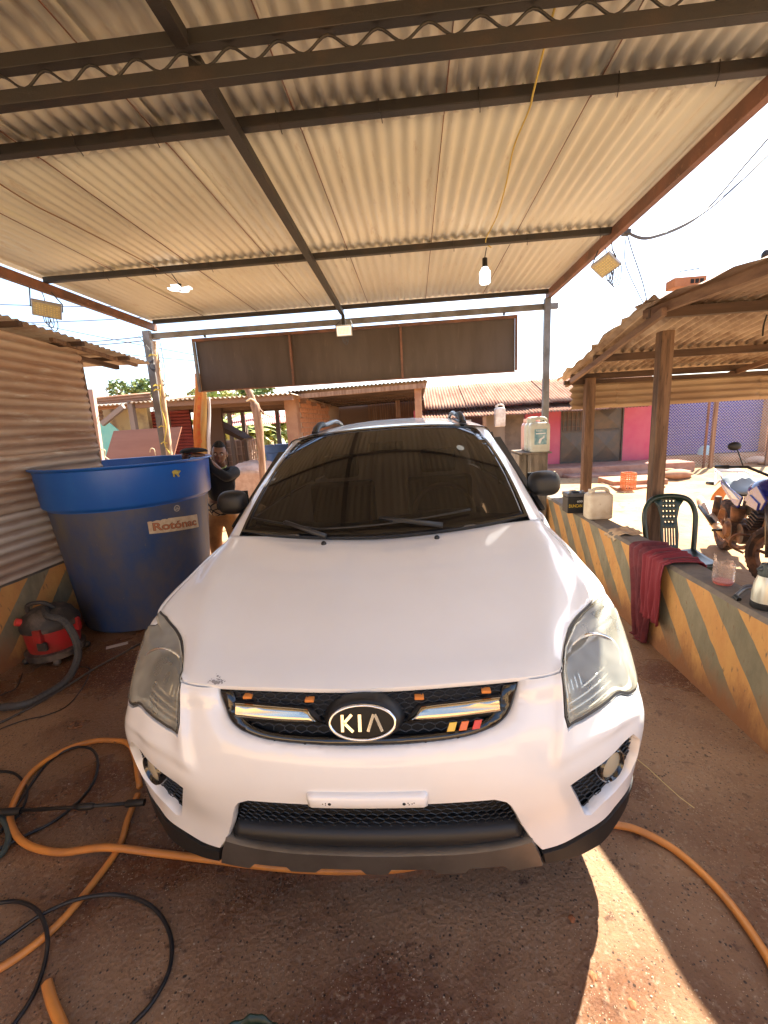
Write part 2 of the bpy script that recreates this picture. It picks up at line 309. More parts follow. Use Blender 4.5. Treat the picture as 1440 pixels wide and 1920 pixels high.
# ------------------------------------------------------------------ ground
def sst(a, b, x): t = min(max((x-a)/(b-a), 0), 1); return t*t*(3-2*t)
def gh(x, y):
    h = -.025 - .175*sst(2.5, 3.5, x)*(1-sst(10, 13, y)*.0)
    rough = sst(1.9, 3, x)+sst(5, 7, y)+sst(3.4, 5, -x); rough = min(rough, 1)
    h += rough*(.035*noise.noise((x*.9, y*2.2, 0)) + .02*noise.noise((x*3, y*5, 3)))
    if 5 < y < 13 and x > 2: h += .03*sin(y*5+x*.6+2*noise.noise((x*.5, y, 9)))*sst(5, 7, y)*(1-sst(11, 13, y))
    return h
def axis(lo, hi, fine0, fine1, st):
    v = []; x = lo
    while x < hi:
        v.append(x); d = max(fine0-x, x-fine1, 0); x += st + d*.25
    v.append(hi); return v
ax = axis(-260, 300, -8, 12, .22); ay = axis(-200, 500, -4, 16, .22)
b = MB(); b.add([(x, y, gh(x, y)) for y in ay for x in ax], [(j*len(ax)+i, j*len(ax)+i+1, (j+1)*len(ax)+i+1, (j+1)*len(ax)+i) for j in range(len(ay)-1) for i in range(len(ax)-1)])
seti(b.build('ground', DIRT, smooth=True, loc=(0, 0, 0)), kind='structure')
b = MB(); b.grid(lambda a, c: (-2.9+4.72*a, -2.9+8.0*c, .0), 20, 30); b.box(-2.9, 1.82, -2.9, 5.1, -.12, -.004)
seti(b.build('concrete_floor', FLOOR, loc=(0, 0, 0)), kind='structure')

# ------------------------------------------------------------------ low striped walls
WX0, WX1, WH = 1.773, 1.975, .632
def lowwall(name, label, x0, x1, y0, y1, h):
    ny = 60; b = MB()
    def w(x, y, z, k): return (x+.006*noise.noise((y*2, z*4, k)), y, z+.006*noise.noise((y*2.3, x*9, k+5)) if z > .3 else z)
    prof = [(x0, -.1), (x0, .2), (x0, .42), (x0, h-.02), (x0+.02, h), (x1-.02, h), (x1, h-.02), (x1, -.3)]
    b.add([w(px, y0+(y1-y0)*j/ny, pz, 1) for j in range(ny+1) for px, pz in prof], [(j*8+i, j*8+i+1, (j+1)*8+i+1, (j+1)*8+i) for j in range(ny) for i in range(7)] + [tuple(range(7, -1, -1)), tuple(ny*8+i for i in range(8))])
    return seti(b.build(name, STRIPE), label, 'wall')
lowwall('low_wall', 'knee-high concrete wall with orange and grey diagonal stripes right of the car', WX0, WX1, -2.9, 4.62, WH)
lowwall('low_wall', 'striped low wall on the left under the rusty corrugated shack, behind the blue tank', -3.08, -2.875, -2.9, 2.93, .625)

# ------------------------------------------------------------------ canopy
cn = thing('carport_canopy', 'corrugated metal canopy on dark steel purlins over the parked car', 'canopy', (-.6, 1, 0))
RZ = 3.045
def corr(b, o, du, dv, L, W, pitch, amp, nl=1, nrm=None, seg=4, ph=0, wob=0):
    o = Vector(o); du = Vector(du).normalized(); dv = Vector(dv).normalized(); n = Vector(nrm) if nrm else du.cross(dv); n.normalize()
    nv = max(2, int(W/pitch*seg))
    def fn(a, c): 
        v = c*W; h = amp*cos(2*pi*(v/pitch)+ph)
        if wob: h += wob*noise.noise((a*L*1.3, v*1.5, o.x+o.z*3))
        return o+du*(a*L)+dv*v+n*h
    b.grid(fn, nl, nv)
edges = [-3.06, -2.33, -1.65, -.975, -.30, .385, 1.05, 1.815]
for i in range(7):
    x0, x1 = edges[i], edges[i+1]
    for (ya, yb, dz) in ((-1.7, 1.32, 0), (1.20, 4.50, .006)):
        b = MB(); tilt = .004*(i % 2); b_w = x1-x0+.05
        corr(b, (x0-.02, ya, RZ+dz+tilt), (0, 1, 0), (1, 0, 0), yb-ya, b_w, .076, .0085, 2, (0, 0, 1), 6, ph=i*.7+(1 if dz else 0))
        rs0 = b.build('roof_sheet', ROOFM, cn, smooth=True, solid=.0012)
        if i: b = MB(); b.tube([(x0-.012, ya+.02, RZ-.012+dz), (x0-.012, (ya+yb)/2, RZ-.013+dz), (x0-.012, yb-.02, RZ-.012+dz)], .0028, 5); b.build('seam_shadow_line', RUSTST, cn)  # dark tube along each seam stands in for its shadow gap
def purlin(y, z=3.008, h=.045, w=.045, x0=-2.98, x1=1.79, nm='purlin'):
    b = MB(); b.box(x0, x1, y-w/2, y+w/2, z-h/2, z+h/2); return b.build(nm, STEEL, cn, bevel=.003)
for y in (-1.62, -.45, 1.19, 2.80, 4.40): purlin(y)
# welded wire ties on the purlins
for y in (1.19, 2.80):
    for k in range(9):
        x = -2.4+k*.5+random.uniform(-.1, .1); b = MB(); b.tube([(x, y-.027, 3.035), (x+.004, y-.029, 2.99), (x+.01, y-.005, 2.978), (x+.012, y+.012, 2.962)], .0022, 5); b.build('wire_tie', STEEL, cn)
# truss near the camera
ty = .71
for z, nm in ((2.985, 'top_chord'), (2.874, 'bottom_chord')):
    b = MB(); b.box(-2.98, 1.79, ty-.021, ty+.021, z-.024, z+.024); b.build(nm, STEEL, cn, bevel=.003)
b = MB(); pts = []; x = -2.95; k = 0
while x < 1.76:
    pts.append((x, ty, 2.953 if k % 2 else 2.906)); x += .0872; k += 1
b.tube(spline(pts, 5), .0048, 6); b.build('zigzag_web', STEEL, cn, smooth=True)
# longitudinal middle beam, edge rafters, far beams
b = MB(); b.bar((-.57, -1.6, 2.955), (-.57, .66, 2.955), .05, .05); b.bar((-.575, .76, 2.955), (-.63, 4.42, 2.955), .05, .05); b.build('middle_beam', STEEL, cn, bevel=.003)
b = MB(); b.bar((1.80, -1.7, 2.985), (1.80, 4.50, 2.985), .05, .085); b.build('edge_rafter', RUSTST, cn, bevel=.004)
b = MB(); b.bar((-3.02, -1.7, 2.96), (-3.02, 4.50, 2.96), .05, .08); b.build('edge_rafter', RUSTST, cn, bevel=.004)
b = MB(); b.box(-3.1, 1.92, 4.475, 4.52, 2.835, 2.90); b.build('cross_beam', GREYST, cn, bevel=.003)
b = MB(); b.box(-.64, -.60, 4.40, 4.445, 2.75, 2.93); b.build('hanger_plate', STEEL, cn, bevel=.002)
b = MB(); b.box(1.745, 1.815, 4.40, 4.47, 0, 2.94); b.build('post', GREYST, cn, bevel=.004)
b = MB(); b.box(-3.15, -3.06, 4.40, 4.47, -.03, 2.92); b.build('post', GREYST, cn, bevel=.004)
b = MB(); b.box(-3.10, -3.02, -1.66, -1.58, 0, 2.92); b.build('post', STEEL, cn, bevel=.004)
b = MB(); b.box(1.76, 1.84, -1.66, -1.58, .62, 2.94); b.build('post', GREYST, cn, bevel=.004)
# wooden pole tied to the left post
pole = thing('wooden_pole', 'barkless wooden pole tied with yellow rope to the left canopy post', 'pole', (-2.93, 4.3, 0))
b = MB(); A = PY(289, 640, 4.33); B = PY(318, 850, 4.33); C_ = A+(B-A)*1.9; C_.z = -.02
b.tube([A, A+(B-A)*.5+Vector((.012, 0, 0)), B, C_], [.03, .035, .042, .045], 9); b.build('pole_shaft', M('peeled_wood', (.62, .48, .34), .8, c2=(.42, .26, .16), nscale=6, stretch=(4, 4, 1), bump=.003), pole, smooth=True)
YROPE = M('yellow_rope', (.70, .58, .12), .8)
for t in (.12, .38, .42, .75, .9):
    c = A+(B-A)*t; b = MB(); b.tube([c+Vector((cos(a)*.055-.03, sin(a)*.055, .01*sin(3*a))) for a in [k*pi/6 for k in range(12)]], .006, 6, closed=True); b.build('rope_tie', YROPE, pole, smooth=True)
b = MB(); b.tube(spline([A+(B-A)*.38+Vector((.03, -.05, 0)), A+(B-A)*.55+Vector((.0, -.05, 0)), A+(B-A)*.75+Vector((.03, -.05, 0)), A+(B-A)*.9+Vector((-.02, -.05, 0)), A+(B-A)*1.0+Vector((.03, -.05, 0))], 6), .006, 6); b.build('rope_tail', YROPE, pole, smooth=True)

# ------------------------------------------------------------------ sign panel seen from its back
sg = thing('sign_panel', 'long brown sign panel hanging under the far end of the canopy, seen from behind', 'sign', (-.57, 4.55, 2.16))
PANELM = M('brown_sign_back', (.085, .06, .045), .5, c2=(.062, .04, .028), nscale=1.5, c3=(.14, .10, .075), n3=7, lo3=.6, hi3=.8, stretch=(2.5, 1, .5), bump=.001, bscale=8)
b = MB(); b.box(-2.56, 1.44, 4.565, 4.575, 2.165, 2.80); b.build('panel_sheet', PANELM, sg)
def sbar(x0, x1, z0, z1, y0=4.525, y1=4.562, m=RUSTST): b = MB(); b.box(x0, x1, y0, y1, z0, z1); b.build('frame_bar', m, sg, bevel=.002)
sbar(-2.59, 1.465, 2.775, 2.81); sbar(-2.59, -2.56, 2.155, 2.773, m=GREYST); sbar(1.44, 1.465, 2.175, 2.773); sbar(-2.558, 1.438, 2.155, 2.168)
for x in (-1.33, .06): sbar(x-.013, x+.013, 2.17, 2.773)
for x in (-2.4, -.57, 1.3): sbar(x-.012, x+.012, 2.812, 2.834, 4.50, 4.53, STEEL)

# ------------------------------------------------------------------ lamps, bulbs, cables
LEDY = M('led_yellow_face', (.62, .52, .30), .5, c2=(.50, .40, .20), nscale=60)
LHOUS = M('lamp_alloy_housing', (.45, .43, .40), .4, .4)
CABLE = M('grey_cable', (.06, .06, .07), .6)
def flood(label, c, nrm, up, w, h, top, coil, lit=False):
    t = thing('floodlight', label, 'floodlight', c, group='LED floodlights fixed round the canopy')
    n = Vector(nrm).normalized(); u = Vector(up).cross(n).normalized(); v = n.cross(u); c = Vector(c)
    b = MB(); b.prism([(-w/2, -h/2), (w/2, -h/2), (w/2, h/2), (-w/2, h/2)], c, u, v, .028); b.build('housing', LHOUS, t, bevel=.004)
    b = MB(); q = .011
    b.prism([(-w/2+q, -h/2+q), (w/2-q, -h/2+q), (w/2-q, h/2-q), (-w/2+q, h/2-q)], c+n*.003, u, v, .002); b.build('glass_face', LEDY if not lit else M('led_face_on', (.8, .75, .6), .4, emit=(1, .93, .78), estr=.10), t)
    b = MB()
    nx, ny = 8, 5
    for i in range(nx):
        for j in range(ny):
            p = c+n*.0045+u*((i+.5)/nx-.5)*(w-.05)+v*((j+.5)/ny-.5)*(h-.05); b.prism([(-.005, -.004), (.005, -.004), (.005, .004), (-.005, .004)], p, u, v, .001)
    b.build('led_chips', M('led_chip', (.80, .66, .25), .4), t)
    b = MB(); T = Vector(top)
    for sgn in (-1, 1): b.tube([c+u*(sgn*(w/2+.006))-n*.012, c+u*(sgn*(w/2+.006))-n*.04+v*.06, T+u*(sgn*w*.35)], .005, 6)
    b.build('bracket', STEEL, t)
    b = MB(); cc = c-n*.03-v*(h*.3)
    for k in range(coil): 
        rr = .05+.012*k; b.tube([cc+u*(.02*k-.01+cos(a)*rr*.45)+Vector((0, 0, -rr+sin(a)*rr)) for a in [j*pi/8 for j in range(16)]], .0035, 6, closed=True)
    b.tube(spline([T, T+Vector((.02, 0, -.06)), cc+Vector((0, 0, .02)), cc+Vector((.03, 0, -.10))], 6), .0035, 6)
    b.build('cable_coil', CABLE, t, smooth=True); return t
cL = PX(88, 582, -2.98)
flood('square floodlight hanging from the left rafter against the blue sky', cL, (.35, -.55, -.75), (0, .2, 1), .21, .15, (-3.02, cL.y+.02, 2.93), 3)
cR = PX(1135, 499, 1.80)
flood('square floodlight with coiled cable under the right rafter against the white sky', cR, (-.45, -.45, -.75), (0, .3, 1), .19, .15, (1.80, cR.y+.03, 2.96), 5)
cC = PY(645, 620, 4.36)
flood('small white floodlight fixed above the middle of the brown sign panel', cC, (0, -1, -.25), (0, 0, 1), .19, .125, (-.6, 4.42, 2.86), 2, True)
bt = thing('light_bulb', 'switched-on white LED bulb hanging from the canopy to the right', 'light bulb', PY(909, 500, 2.95))
p = PY(909, 488, 2.95); E0 = Vector((p.x, 2.86, 2.985))
b = MB(); b.tube([E0, p+Vector((0, 0, .02))], .004, 6); b.build('cord', STEEL, bt)
b = MB(); b.lathe([(.012, .02), (.021, .015), (.022, -.04), (.026, -.055)], p, n=16); b.build('socket', BLKPL, bt, smooth=True, auto=40)
b = MB(); b.lathe([(.024, -.055), (.034, -.075), (.046, -.09), (.047, -.165), (.040, -.182), (.0, -.188)], p, n=20); b.build('lamp_globe', M('lit_globe', (.9, .9, .88), .3, emit=(1, .98, .9), estr=.5), bt, smooth=True, auto=50)
lt = thing('light_bulb', 'flat winged LED bulb glowing under the canopy to the left', 'light bulb', PY(338, 548, 2.9))
p = PY(338, 545, 2.9)
b = MB(); b.tube([(p.x-.02, 2.83, 2.985), p+Vector((0, 0, .05))], .004, 6); b.build('cord', STEEL, lt)
b = MB(); b.cyl(p+Vector((0, 0, .055)), p+Vector((0, 0, .0)), .017); b.build('socket', BLKPL, lt)
for k, (dx, dy, nz_) in enumerate(((-.085, 0, .3), (.085, 0, .3), (0, .085, .3), (0, -.085, .3))):
    b = MB(); d = Vector((dx, dy, 0)); s = Vector((-dy, dx, 0)).normalized()*.032
    q0 = p+d*.15; q1 = p+d*1.15+Vector((0, 0, .012)); b.add([q0-s, q0+s, q1+s, q1-s, q0-s+Vector((0, 0, .012)), q0+s+Vector((0, 0, .012)), q1+s+Vector((0, 0, .012)), q1-s+Vector((0, 0, .012))], [(3, 2, 1, 0), (4, 5, 6, 7), (0, 1, 5, 4), (1, 2, 6, 5), (2, 3, 7, 6), (3, 0, 4, 7)])
    b.build('lamp_wing', M('lit_wing', (.9, .9, .88), .3, emit=(1, .98, .95), estr=.28) if k in (0, 1) else bpy.data.materials['lit_wing'], lt)
def cable(name, label, pts, r=.006, m=None, n=8, cat='cable', group=None):
    b = MB(); b.tube(spline(pts, n), r, 6); return seti(b.build(name, m or CABLE, smooth=True), label, cat, group)
YC = M('yellow_flex', (.62, .45, .08), .6)
cable('electric_flex', 'thin yellow flex stapled along the roof sheets towards the right bulb', [(.70, -.2, 3.02), (.72, .7, 3.025), (.735, 1.1, 2.975), (.75, 1.25, 2.98), (.76, 1.6, 3.02), (.80, 2.0, 3.025), (.82, 2.4, 3.02), (.80, 2.75, 3.0), (p.x*0+.86, 2.85, 2.98)], .0045, YC)
cable('electric_flex', 'thin brown flex running along the roof sheets above the left bulb', [PZ(0, 345, 3.02), PZ(65, 385, 3.02), PZ(145, 425, 3.025), PZ(270, 490, 3.02), PZ(320, 520, 2.985), PZ(335, 535, 2.98)], .004, M('brown_flex', (.22, .12, .06), .7))
cable('electric_flex', 'brown cable strapped along the left rafter', [(-2.98, 1.5, 2.92), (-2.985, 2.6, 2.905), (-2.975, 3.4, 2.915), (-2.98, 4.3, 2.90)], .006, M('brown_cable', (.20, .11, .07), .7))
# switch box on the left post
sb = thing('junction_box', 'tangle of cable round a grey junction box on the left post', 'junction box', PY(293, 690, 4.38))
p = PY(293, 690, 4.37); b = MB(); b.box(p.x-.035, p.x+.045, 4.33, 4.395, p.z-.03, p.z+.04); b.build('box_shell', M('grey_box', (.16, .16, .17), .6), sb, bevel=.004)
b = MB()
for k in range(4): b.tube([p+Vector((.01*k+cos(a)*(.05+.012*k), -.05, .02+sin(a)*(.045+.01*k))) for a in [j*pi/7 for j in range(14)]], .0035, 5, closed=True)
b.tube(spline([PY(260, 550+80, 4.38), PY(283, 660, 4.34), PY(288, 685, 4.33), PY(305, 712, 4.33), PY(311, 740, 4.33), PY(300, 800, 4.34)], 6), .004, 5); b.tube(spline([PY(300, 640, 4.34), PY(307, 680, 4.33), PY(309, 700, 4.33), PY(303, 760, 4.34)], 6), .004, 5)
b.build('cable_tangle', CABLE, sb, smooth=True)
# overhead wires
for k, (lab, a, c) in enumerate((('thin overhead wire crossing the blue sky on the far left, topmost', (0, 571, 12), (330, 572, 12)), ('overhead wire crossing the sky below the left floodlight', (0, 607, 12), (400, 585, 12)), ('paired overhead wire, upper, left of the canopy post', (60, 640, 7), (300, 628, 5)), ('paired overhead wire, lower, left of the canopy post', (60, 646, 7), (300, 636, 5)), ('overhead wire sloping down behind the sign panel, upper', (0, 594, 14), (560, 700, 14)), ('overhead wire sloping down behind the sign panel, lower', (120, 653, 14), (560, 690, 14)))):
    A_ = PY(*a); B_ = PY(*c); m_ = (A_+B_)/2-Vector((0, 0, .05)); cable('overhead_wire', lab, [A_, m_, B_], .012 if a[2] > 8 else .007, n=6, cat='wire', group='overhead wires at the left')
cR2 = PY(1175, 435, 3.2)
cable('overhead_wire', 'thick overhead wire sagging from the right sky to the canopy corner, upper', [cR2, PY(1220, 446, 3.3), PY(1310, 405, 3.7), PY(1400, 305, 4.2), PY(1500, 190, 4.6)], .012, cat='wire')
cable('overhead_wire', 'overhead wire sagging from the right sky to the canopy corner, lower', [cR2, PY(1222, 444, 3.3), PY(1315, 402, 3.7), PY(1410, 320, 4.2), PY(1520, 210, 4.6)], .010, cat='wire')
cable('loose_cable', 'thin cable dropping from the canopy corner to the timber shed roof, right one', [cR2, PY(1185, 470, 3.3), PY(1205, 530, 3.3), PY(1216, 580, 3.2)], .005)
cable('loose_cable', 'thin cable dropping from the canopy corner to the timber shed roof, left one', [cR2, PY(1172, 490, 3.3), PY(1192, 540, 3.3), PY(1215, 585, 3.2)], .004)
b = MB(); b.box(cR2.x-.03, cR2.x+.03, cR2.y-.02, cR2.y+.04, cR2.z-.02, cR2.z+.02); seti(b.build('cable_clamp', STEEL, bevel=.004), 'small clamp joining the wires at the right canopy corner', 'clamp')

# ------------------------------------------------------------------ left corrugated shack
sk = thing('corrugated_shack', 'shack wall of rusty horizontally corrugated sheets left of the blue tank', 'shack', (-2.9, .5, .63))
rows = [(.63, 1.12, PALESH), (1.08, 1.55, RUSTSH), (1.51, 2.0, RUSTSH), (1.96, 2.55, PALESH)]
PW = M('dirty_painted_sheet', (.40, .27, .18), .7, c2=(.30, .155, .085), nscale=2.2, lo=.42, hi=.62, c3=(.48, .40, .30), n3=7, lo3=.54, hi3=.7, stretch=(1, .3, 2.2), bump=.001, bscale=30)
RIBM = []
for k, (z0, z1, m_) in enumerate(rows):
    mm = M('ribbed_banded_sheet_%d' % k, (.46, .34, .24) if k else (.52, .45, .38), .65, c2=(.33, .18, .10) if k else (.42, .30, .22), nscale=2.2, lo=.42, hi=.64, c3=(.55, .47, .37), n3=9, lo3=.54, hi3=.7, stretch=(1, .3, 2.2)); N, L, bb_ = nodes(mm)
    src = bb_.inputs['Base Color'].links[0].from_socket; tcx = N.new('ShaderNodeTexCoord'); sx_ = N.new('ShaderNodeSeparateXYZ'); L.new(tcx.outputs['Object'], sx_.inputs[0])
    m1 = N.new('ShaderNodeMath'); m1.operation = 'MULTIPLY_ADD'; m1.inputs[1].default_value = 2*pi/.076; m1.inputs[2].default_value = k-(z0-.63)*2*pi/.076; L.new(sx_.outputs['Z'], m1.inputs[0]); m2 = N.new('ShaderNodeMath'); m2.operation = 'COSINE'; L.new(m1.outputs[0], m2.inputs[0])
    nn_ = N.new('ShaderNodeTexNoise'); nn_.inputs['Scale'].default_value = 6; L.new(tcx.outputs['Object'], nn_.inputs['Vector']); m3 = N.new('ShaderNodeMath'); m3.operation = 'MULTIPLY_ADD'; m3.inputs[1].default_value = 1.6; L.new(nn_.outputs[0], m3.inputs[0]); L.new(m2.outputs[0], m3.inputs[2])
    mr = N.new('ShaderNodeMapRange'); mr.inputs[1].default_value = -.1; mr.inputs[2].default_value = 1.2; mr.inputs[3].default_value = .6; mr.inputs[4].default_value = 0; L.new(m3.outputs[0], mr.inputs[0])  # random dirt in the base colour, plus darker bands along the rib valleys
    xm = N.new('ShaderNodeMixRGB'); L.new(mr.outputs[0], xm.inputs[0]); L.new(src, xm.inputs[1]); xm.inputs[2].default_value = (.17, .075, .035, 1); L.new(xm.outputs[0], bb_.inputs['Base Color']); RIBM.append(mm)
    for j, (y0, y1) in enumerate(((-2.9, -.6), (-.65, 1.35), (1.28, 2.92))):
        z1b = z1 if k < 3 else z1-.0
        o = Vector((-2.865-.006*k-.003*j, y0, z0)); b = MB(); W = z1b-z0; nv = int(W/.076*6)
        def fn(a, c, o=o, y0=y0, y1=y1, W=W, k=k, j=j):
            y = y0+(y1-y0)*a; v = c*W
            if k == 3: v = c*(W-(.055+.06*(y-1.8)) )
            if j == 2 and a > .985: y += .03*noise.noise((v*9, k, 2))
            x = o.x+.0155*cos(2*pi*(v/.076)+k)*(.8+.35*noise.noise((y*1.7, v*5, k)))+.02*noise.noise((y*.9, v*2+k, 5))+.004*noise.noise((y*5, v*8, 3))
            return (x, y, o.z+v+.012*noise.noise((y*1.3, k*7+j, 1)))
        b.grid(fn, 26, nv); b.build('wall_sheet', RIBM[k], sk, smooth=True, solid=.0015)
b = MB(); b.bar((-2.93, 2.93, .0), (-2.93, 2.93, 2.40), .06, .07); b.build('corner_post', WOOD, sk)
b = MB(); b.bar((-2.93, -2.9, 2.66), (-2.93, 3.5, 2.36), .04, .045, (1, 0, 0)); b.build('wall_plate', WOODH, sk)
for i, (ya, yb) in enumerate(((-2.9, -.2), (-.3, 1.9), (1.8, 3.85))):
    b = MB(); sl = -.062
    def fn(a, c, ya=ya, yb=yb, i=i):
        y = ya+(yb-ya)*a; x = -2.77-2.5*c+(.0 if y < 2.9 else -.0); return (x, y, 2.60+sl*(y-1)+.008*i+.012*cos(2*pi*y/.076)+.05*c-.006*noise.noise((x*3, y*3, 1)))
    b.grid(fn, int((yb-ya)/.076*6), 6); b.build('roof_sheet', PALESH, sk, smooth=True, solid=.0015)
for y in (2.1, 2.7, 3.3): b = MB(); b.bar((-2.66, y, 2.555-.062*(y-1)), (-5.0, y, 2.60-.062*(y-1)), .035, .035); b.build('rafter', WOODH, sk)
b = MB(); b.bar((-2.78, 2.5, 2.455), (-2.78, 3.6, 2.385), .03, .035, (1, 0, 0)); b.build('eave_batten', WOOD, sk)
b = MB(); b.box(-5.2, -2.95, 2.86, 2.90, 0, 2.42); b.build('end_wall', RUSTSH, sk)
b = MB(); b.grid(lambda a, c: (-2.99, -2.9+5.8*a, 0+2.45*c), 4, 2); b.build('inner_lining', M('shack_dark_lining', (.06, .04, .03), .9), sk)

# ------------------------------------------------------------------ the car
car = thing('parked_car', 'white compact SUV with black tinted windscreen parked under the canopy, seen from the front', 'car', (0, 0, 0))
car.rotation_euler = (0, -.017028, 0)
NET = [
[(0,.035,.225),(.28,.04,.225),(.48,.055,.225),(.62,.085,.222),(.77,.15,.225),(.878,.29,.245),(.90,.62,.29)],
[(0,.02,.36),(.28,.027,.36),(.48,.045,.37),(.62,.085,.38),(.765,.145,.385),(.885,.265,.395),(.912,.62,.42)],
[(0,-.01,.50),(.28,-.002,.50),(.50,.022,.50),(.63,.062,.51),(.775,.128,.515),(.897,.25,.53),(.915,.62,.55)],
[(0,-.02,.60),(.28,-.01,.60),(.52,.018,.60),(.63,.05,.61),(.77,.12,.63),(.90,.24,.64),(.92,.62,.66)],
[(0,.00,.70),(.28,.01,.70),(.545,.05,.70),(.625,.085,.70),(.76,.14,.70),(.892,.26,.70),(.92,.62,.75)],
[(0,.035,.78),(.28,.05,.78),(.56,.095,.78),(.63,.13,.785),(.755,.195,.79),(.885,.315,.80),(.915,.64,.84)],
[(0,.09,.838),(.28,.10,.842),(.567,.128,.849),(.632,.19,.857),(.745,.275,.875),(.880,.40,.895),(.905,.68,.90)],
[(0,.25,.89),(.28,.26,.893),(.607,.29,.905),(.735,.33,.907),(.80,.365,.91),(.884,.465,.925),(.903,.74,.92)],
[(0,.48,.955),(.28,.48,.96),(.672,.48,.963),(.853,.475,.957),(.868,.52,.955),(.885,.60,.945),(.90,.80,.935)],
[(0,.78,1.022),(.28,.78,1.027),(.735,.77,1.032),(.842,.76,1.02),(.862,.77,1.013),(.885,.80,.99),(.90,.90,.955)],
[(0,1.03,1.062),(.28,1.02,1.07),(.742,.98,1.083),(.808,.98,1.072),(.842,.98,1.057),(.87,.98,1.02),(.895,1.0,.97)],
[(0,1.16,1.075),(.28,1.14,1.085),(.757,1.06,1.102),(.795,1.08,1.09),(.83,1.10,1.07),(.865,1.12,1.03),(.89,1.12,.98)],
[(0,1.30,1.085),(.28,1.27,1.095),(.765,1.20,1.115),(.79,1.22,1.10),(.825,1.25,1.08),(.86,1.27,1.04),(.885,1.28,.99)],
]
NV = [[Vector(q) for q in r] for r in NET]
def crv(p0, p1, p2, p3, t): return .5*((2*p1)+(p2-p0)*t+(2*p0-5*p1+4*p2-p3)*t*t+(3*p1-p0-3*p2+p3)*t**3)
def scol(row, a):
    sg_ = 1 if a >= 0 else -1; a = abs(a); i = min(int(a), 5); t = a-i
    def P(k):
        if k > 6: return 2*NV[row][6]-NV[row][5]
        q = NV[row][abs(k)]; return Vector((-q.x, q.y, q.z)) if k < 0 else q
    q = crv(P(i-1), P(i), P(i+1), P(i+2), t); return Vector((sg_*q.x, q.y, q.z))
def S(a, s):
    n = len(NV)-1; i = min(max(int(floor(s)), 0), n-1); t = s-i
    def R(k): return scol(k, a) if 0 <= k <= n else (2*scol(0, a)-scol(1, a) if k < 0 else 2*scol(n, a)-scol(n-1, a))
    q = crv(R(i-1), R(i), R(i+1), R(i+2), t)
    u = abs(a)
    if s > 6: q.z += .009*max(0, 1-abs(u-2)/.38)*min(1, (s-6)/.7)*(1 if s < 10.5 else max(0, 1-(s-10.5)/.8))
    if s < 6.2 and u > 1.9:
        k = min(1, max(0, (u-2.02)/.22)); e = min(1, max(0, (s-3.05-.10*(u-2))/.35)); k = k*k*(3-2*k); q.y -= .012*k*e*max(0, 1-max(0, u-4)/1.2); q.z += .003*k*e
    return q
def inpoly(p, poly):
    c = False; n = len(poly); x, y = p
    for i in range(n):
        x1, y1 = poly[i]; x2, y2 = poly[i-1]
        if (y1 > y) != (y2 > y) and x < (x2-x1)*(y-y1)/(y2-y1)+x1: c = not c
    return c
def jac(fn, a, s, h=1e-3): return (fn(a+h, s)-fn(a-h, s))/(2*h), (fn(a, s+h)-fn(a, s-h))/(2*h)
def dens(poly, fn, mx=.02):
    out = []; n = len(poly)
    for i in range(n):
        p, q = poly[i], poly[(i+1) % n]; L = (fn(*p)-fn(*q)).length; k = max(1, int(math.ceil(L/mx)))
        for j in range(k): out.append((p[0]+(q[0]-p[0])*j/k, p[1]+(q[1]-p[1])*j/k))
    return out
def area(poly): return sum(poly[i-1][0]*poly[i][1]-poly[i][0]*poly[i-1][1] for i in range(len(poly)))/2
def inset(poly, fn, g):
    """move a ccw outline g metres into itself along the surface"""
    out = []; n = len(poly)
    for i, (a, s) in enumerate(poly):
        p0 = fn(*poly[i-1]); p1 = fn(a, s); p2 = fn(*poly[(i+1) % n]); Ja, Js = jac(fn, a, s); nn = Ja.cross(Js).normalized()
        e1 = (p1-p0); e2 = (p2-p1); e1.normalize(); e2.normalize(); t = (e1+e2)
        if t.length < 1e-5: t = e2
        t.normalize(); w = nn.cross(t)*g/max(.45, sqrt(max(0, (1+e1.dot(e2))/2)))
        A = Ja.dot(Ja); B = Ja.dot(Js); C = Js.dot(Js); D = A*C-B*B; wa = w.dot(Ja); ws = w.dot(Js)
        if abs(D) < 1e-12: out.append((a, s)); continue
        da_, ds_ = (wa*C-ws*B)/D, (ws*A-wa*B)/D; k_ = max(abs(da_)/.12, abs(ds_)/.12, 1); out.append((a+da_/k_, s+ds_/k_))
    return out
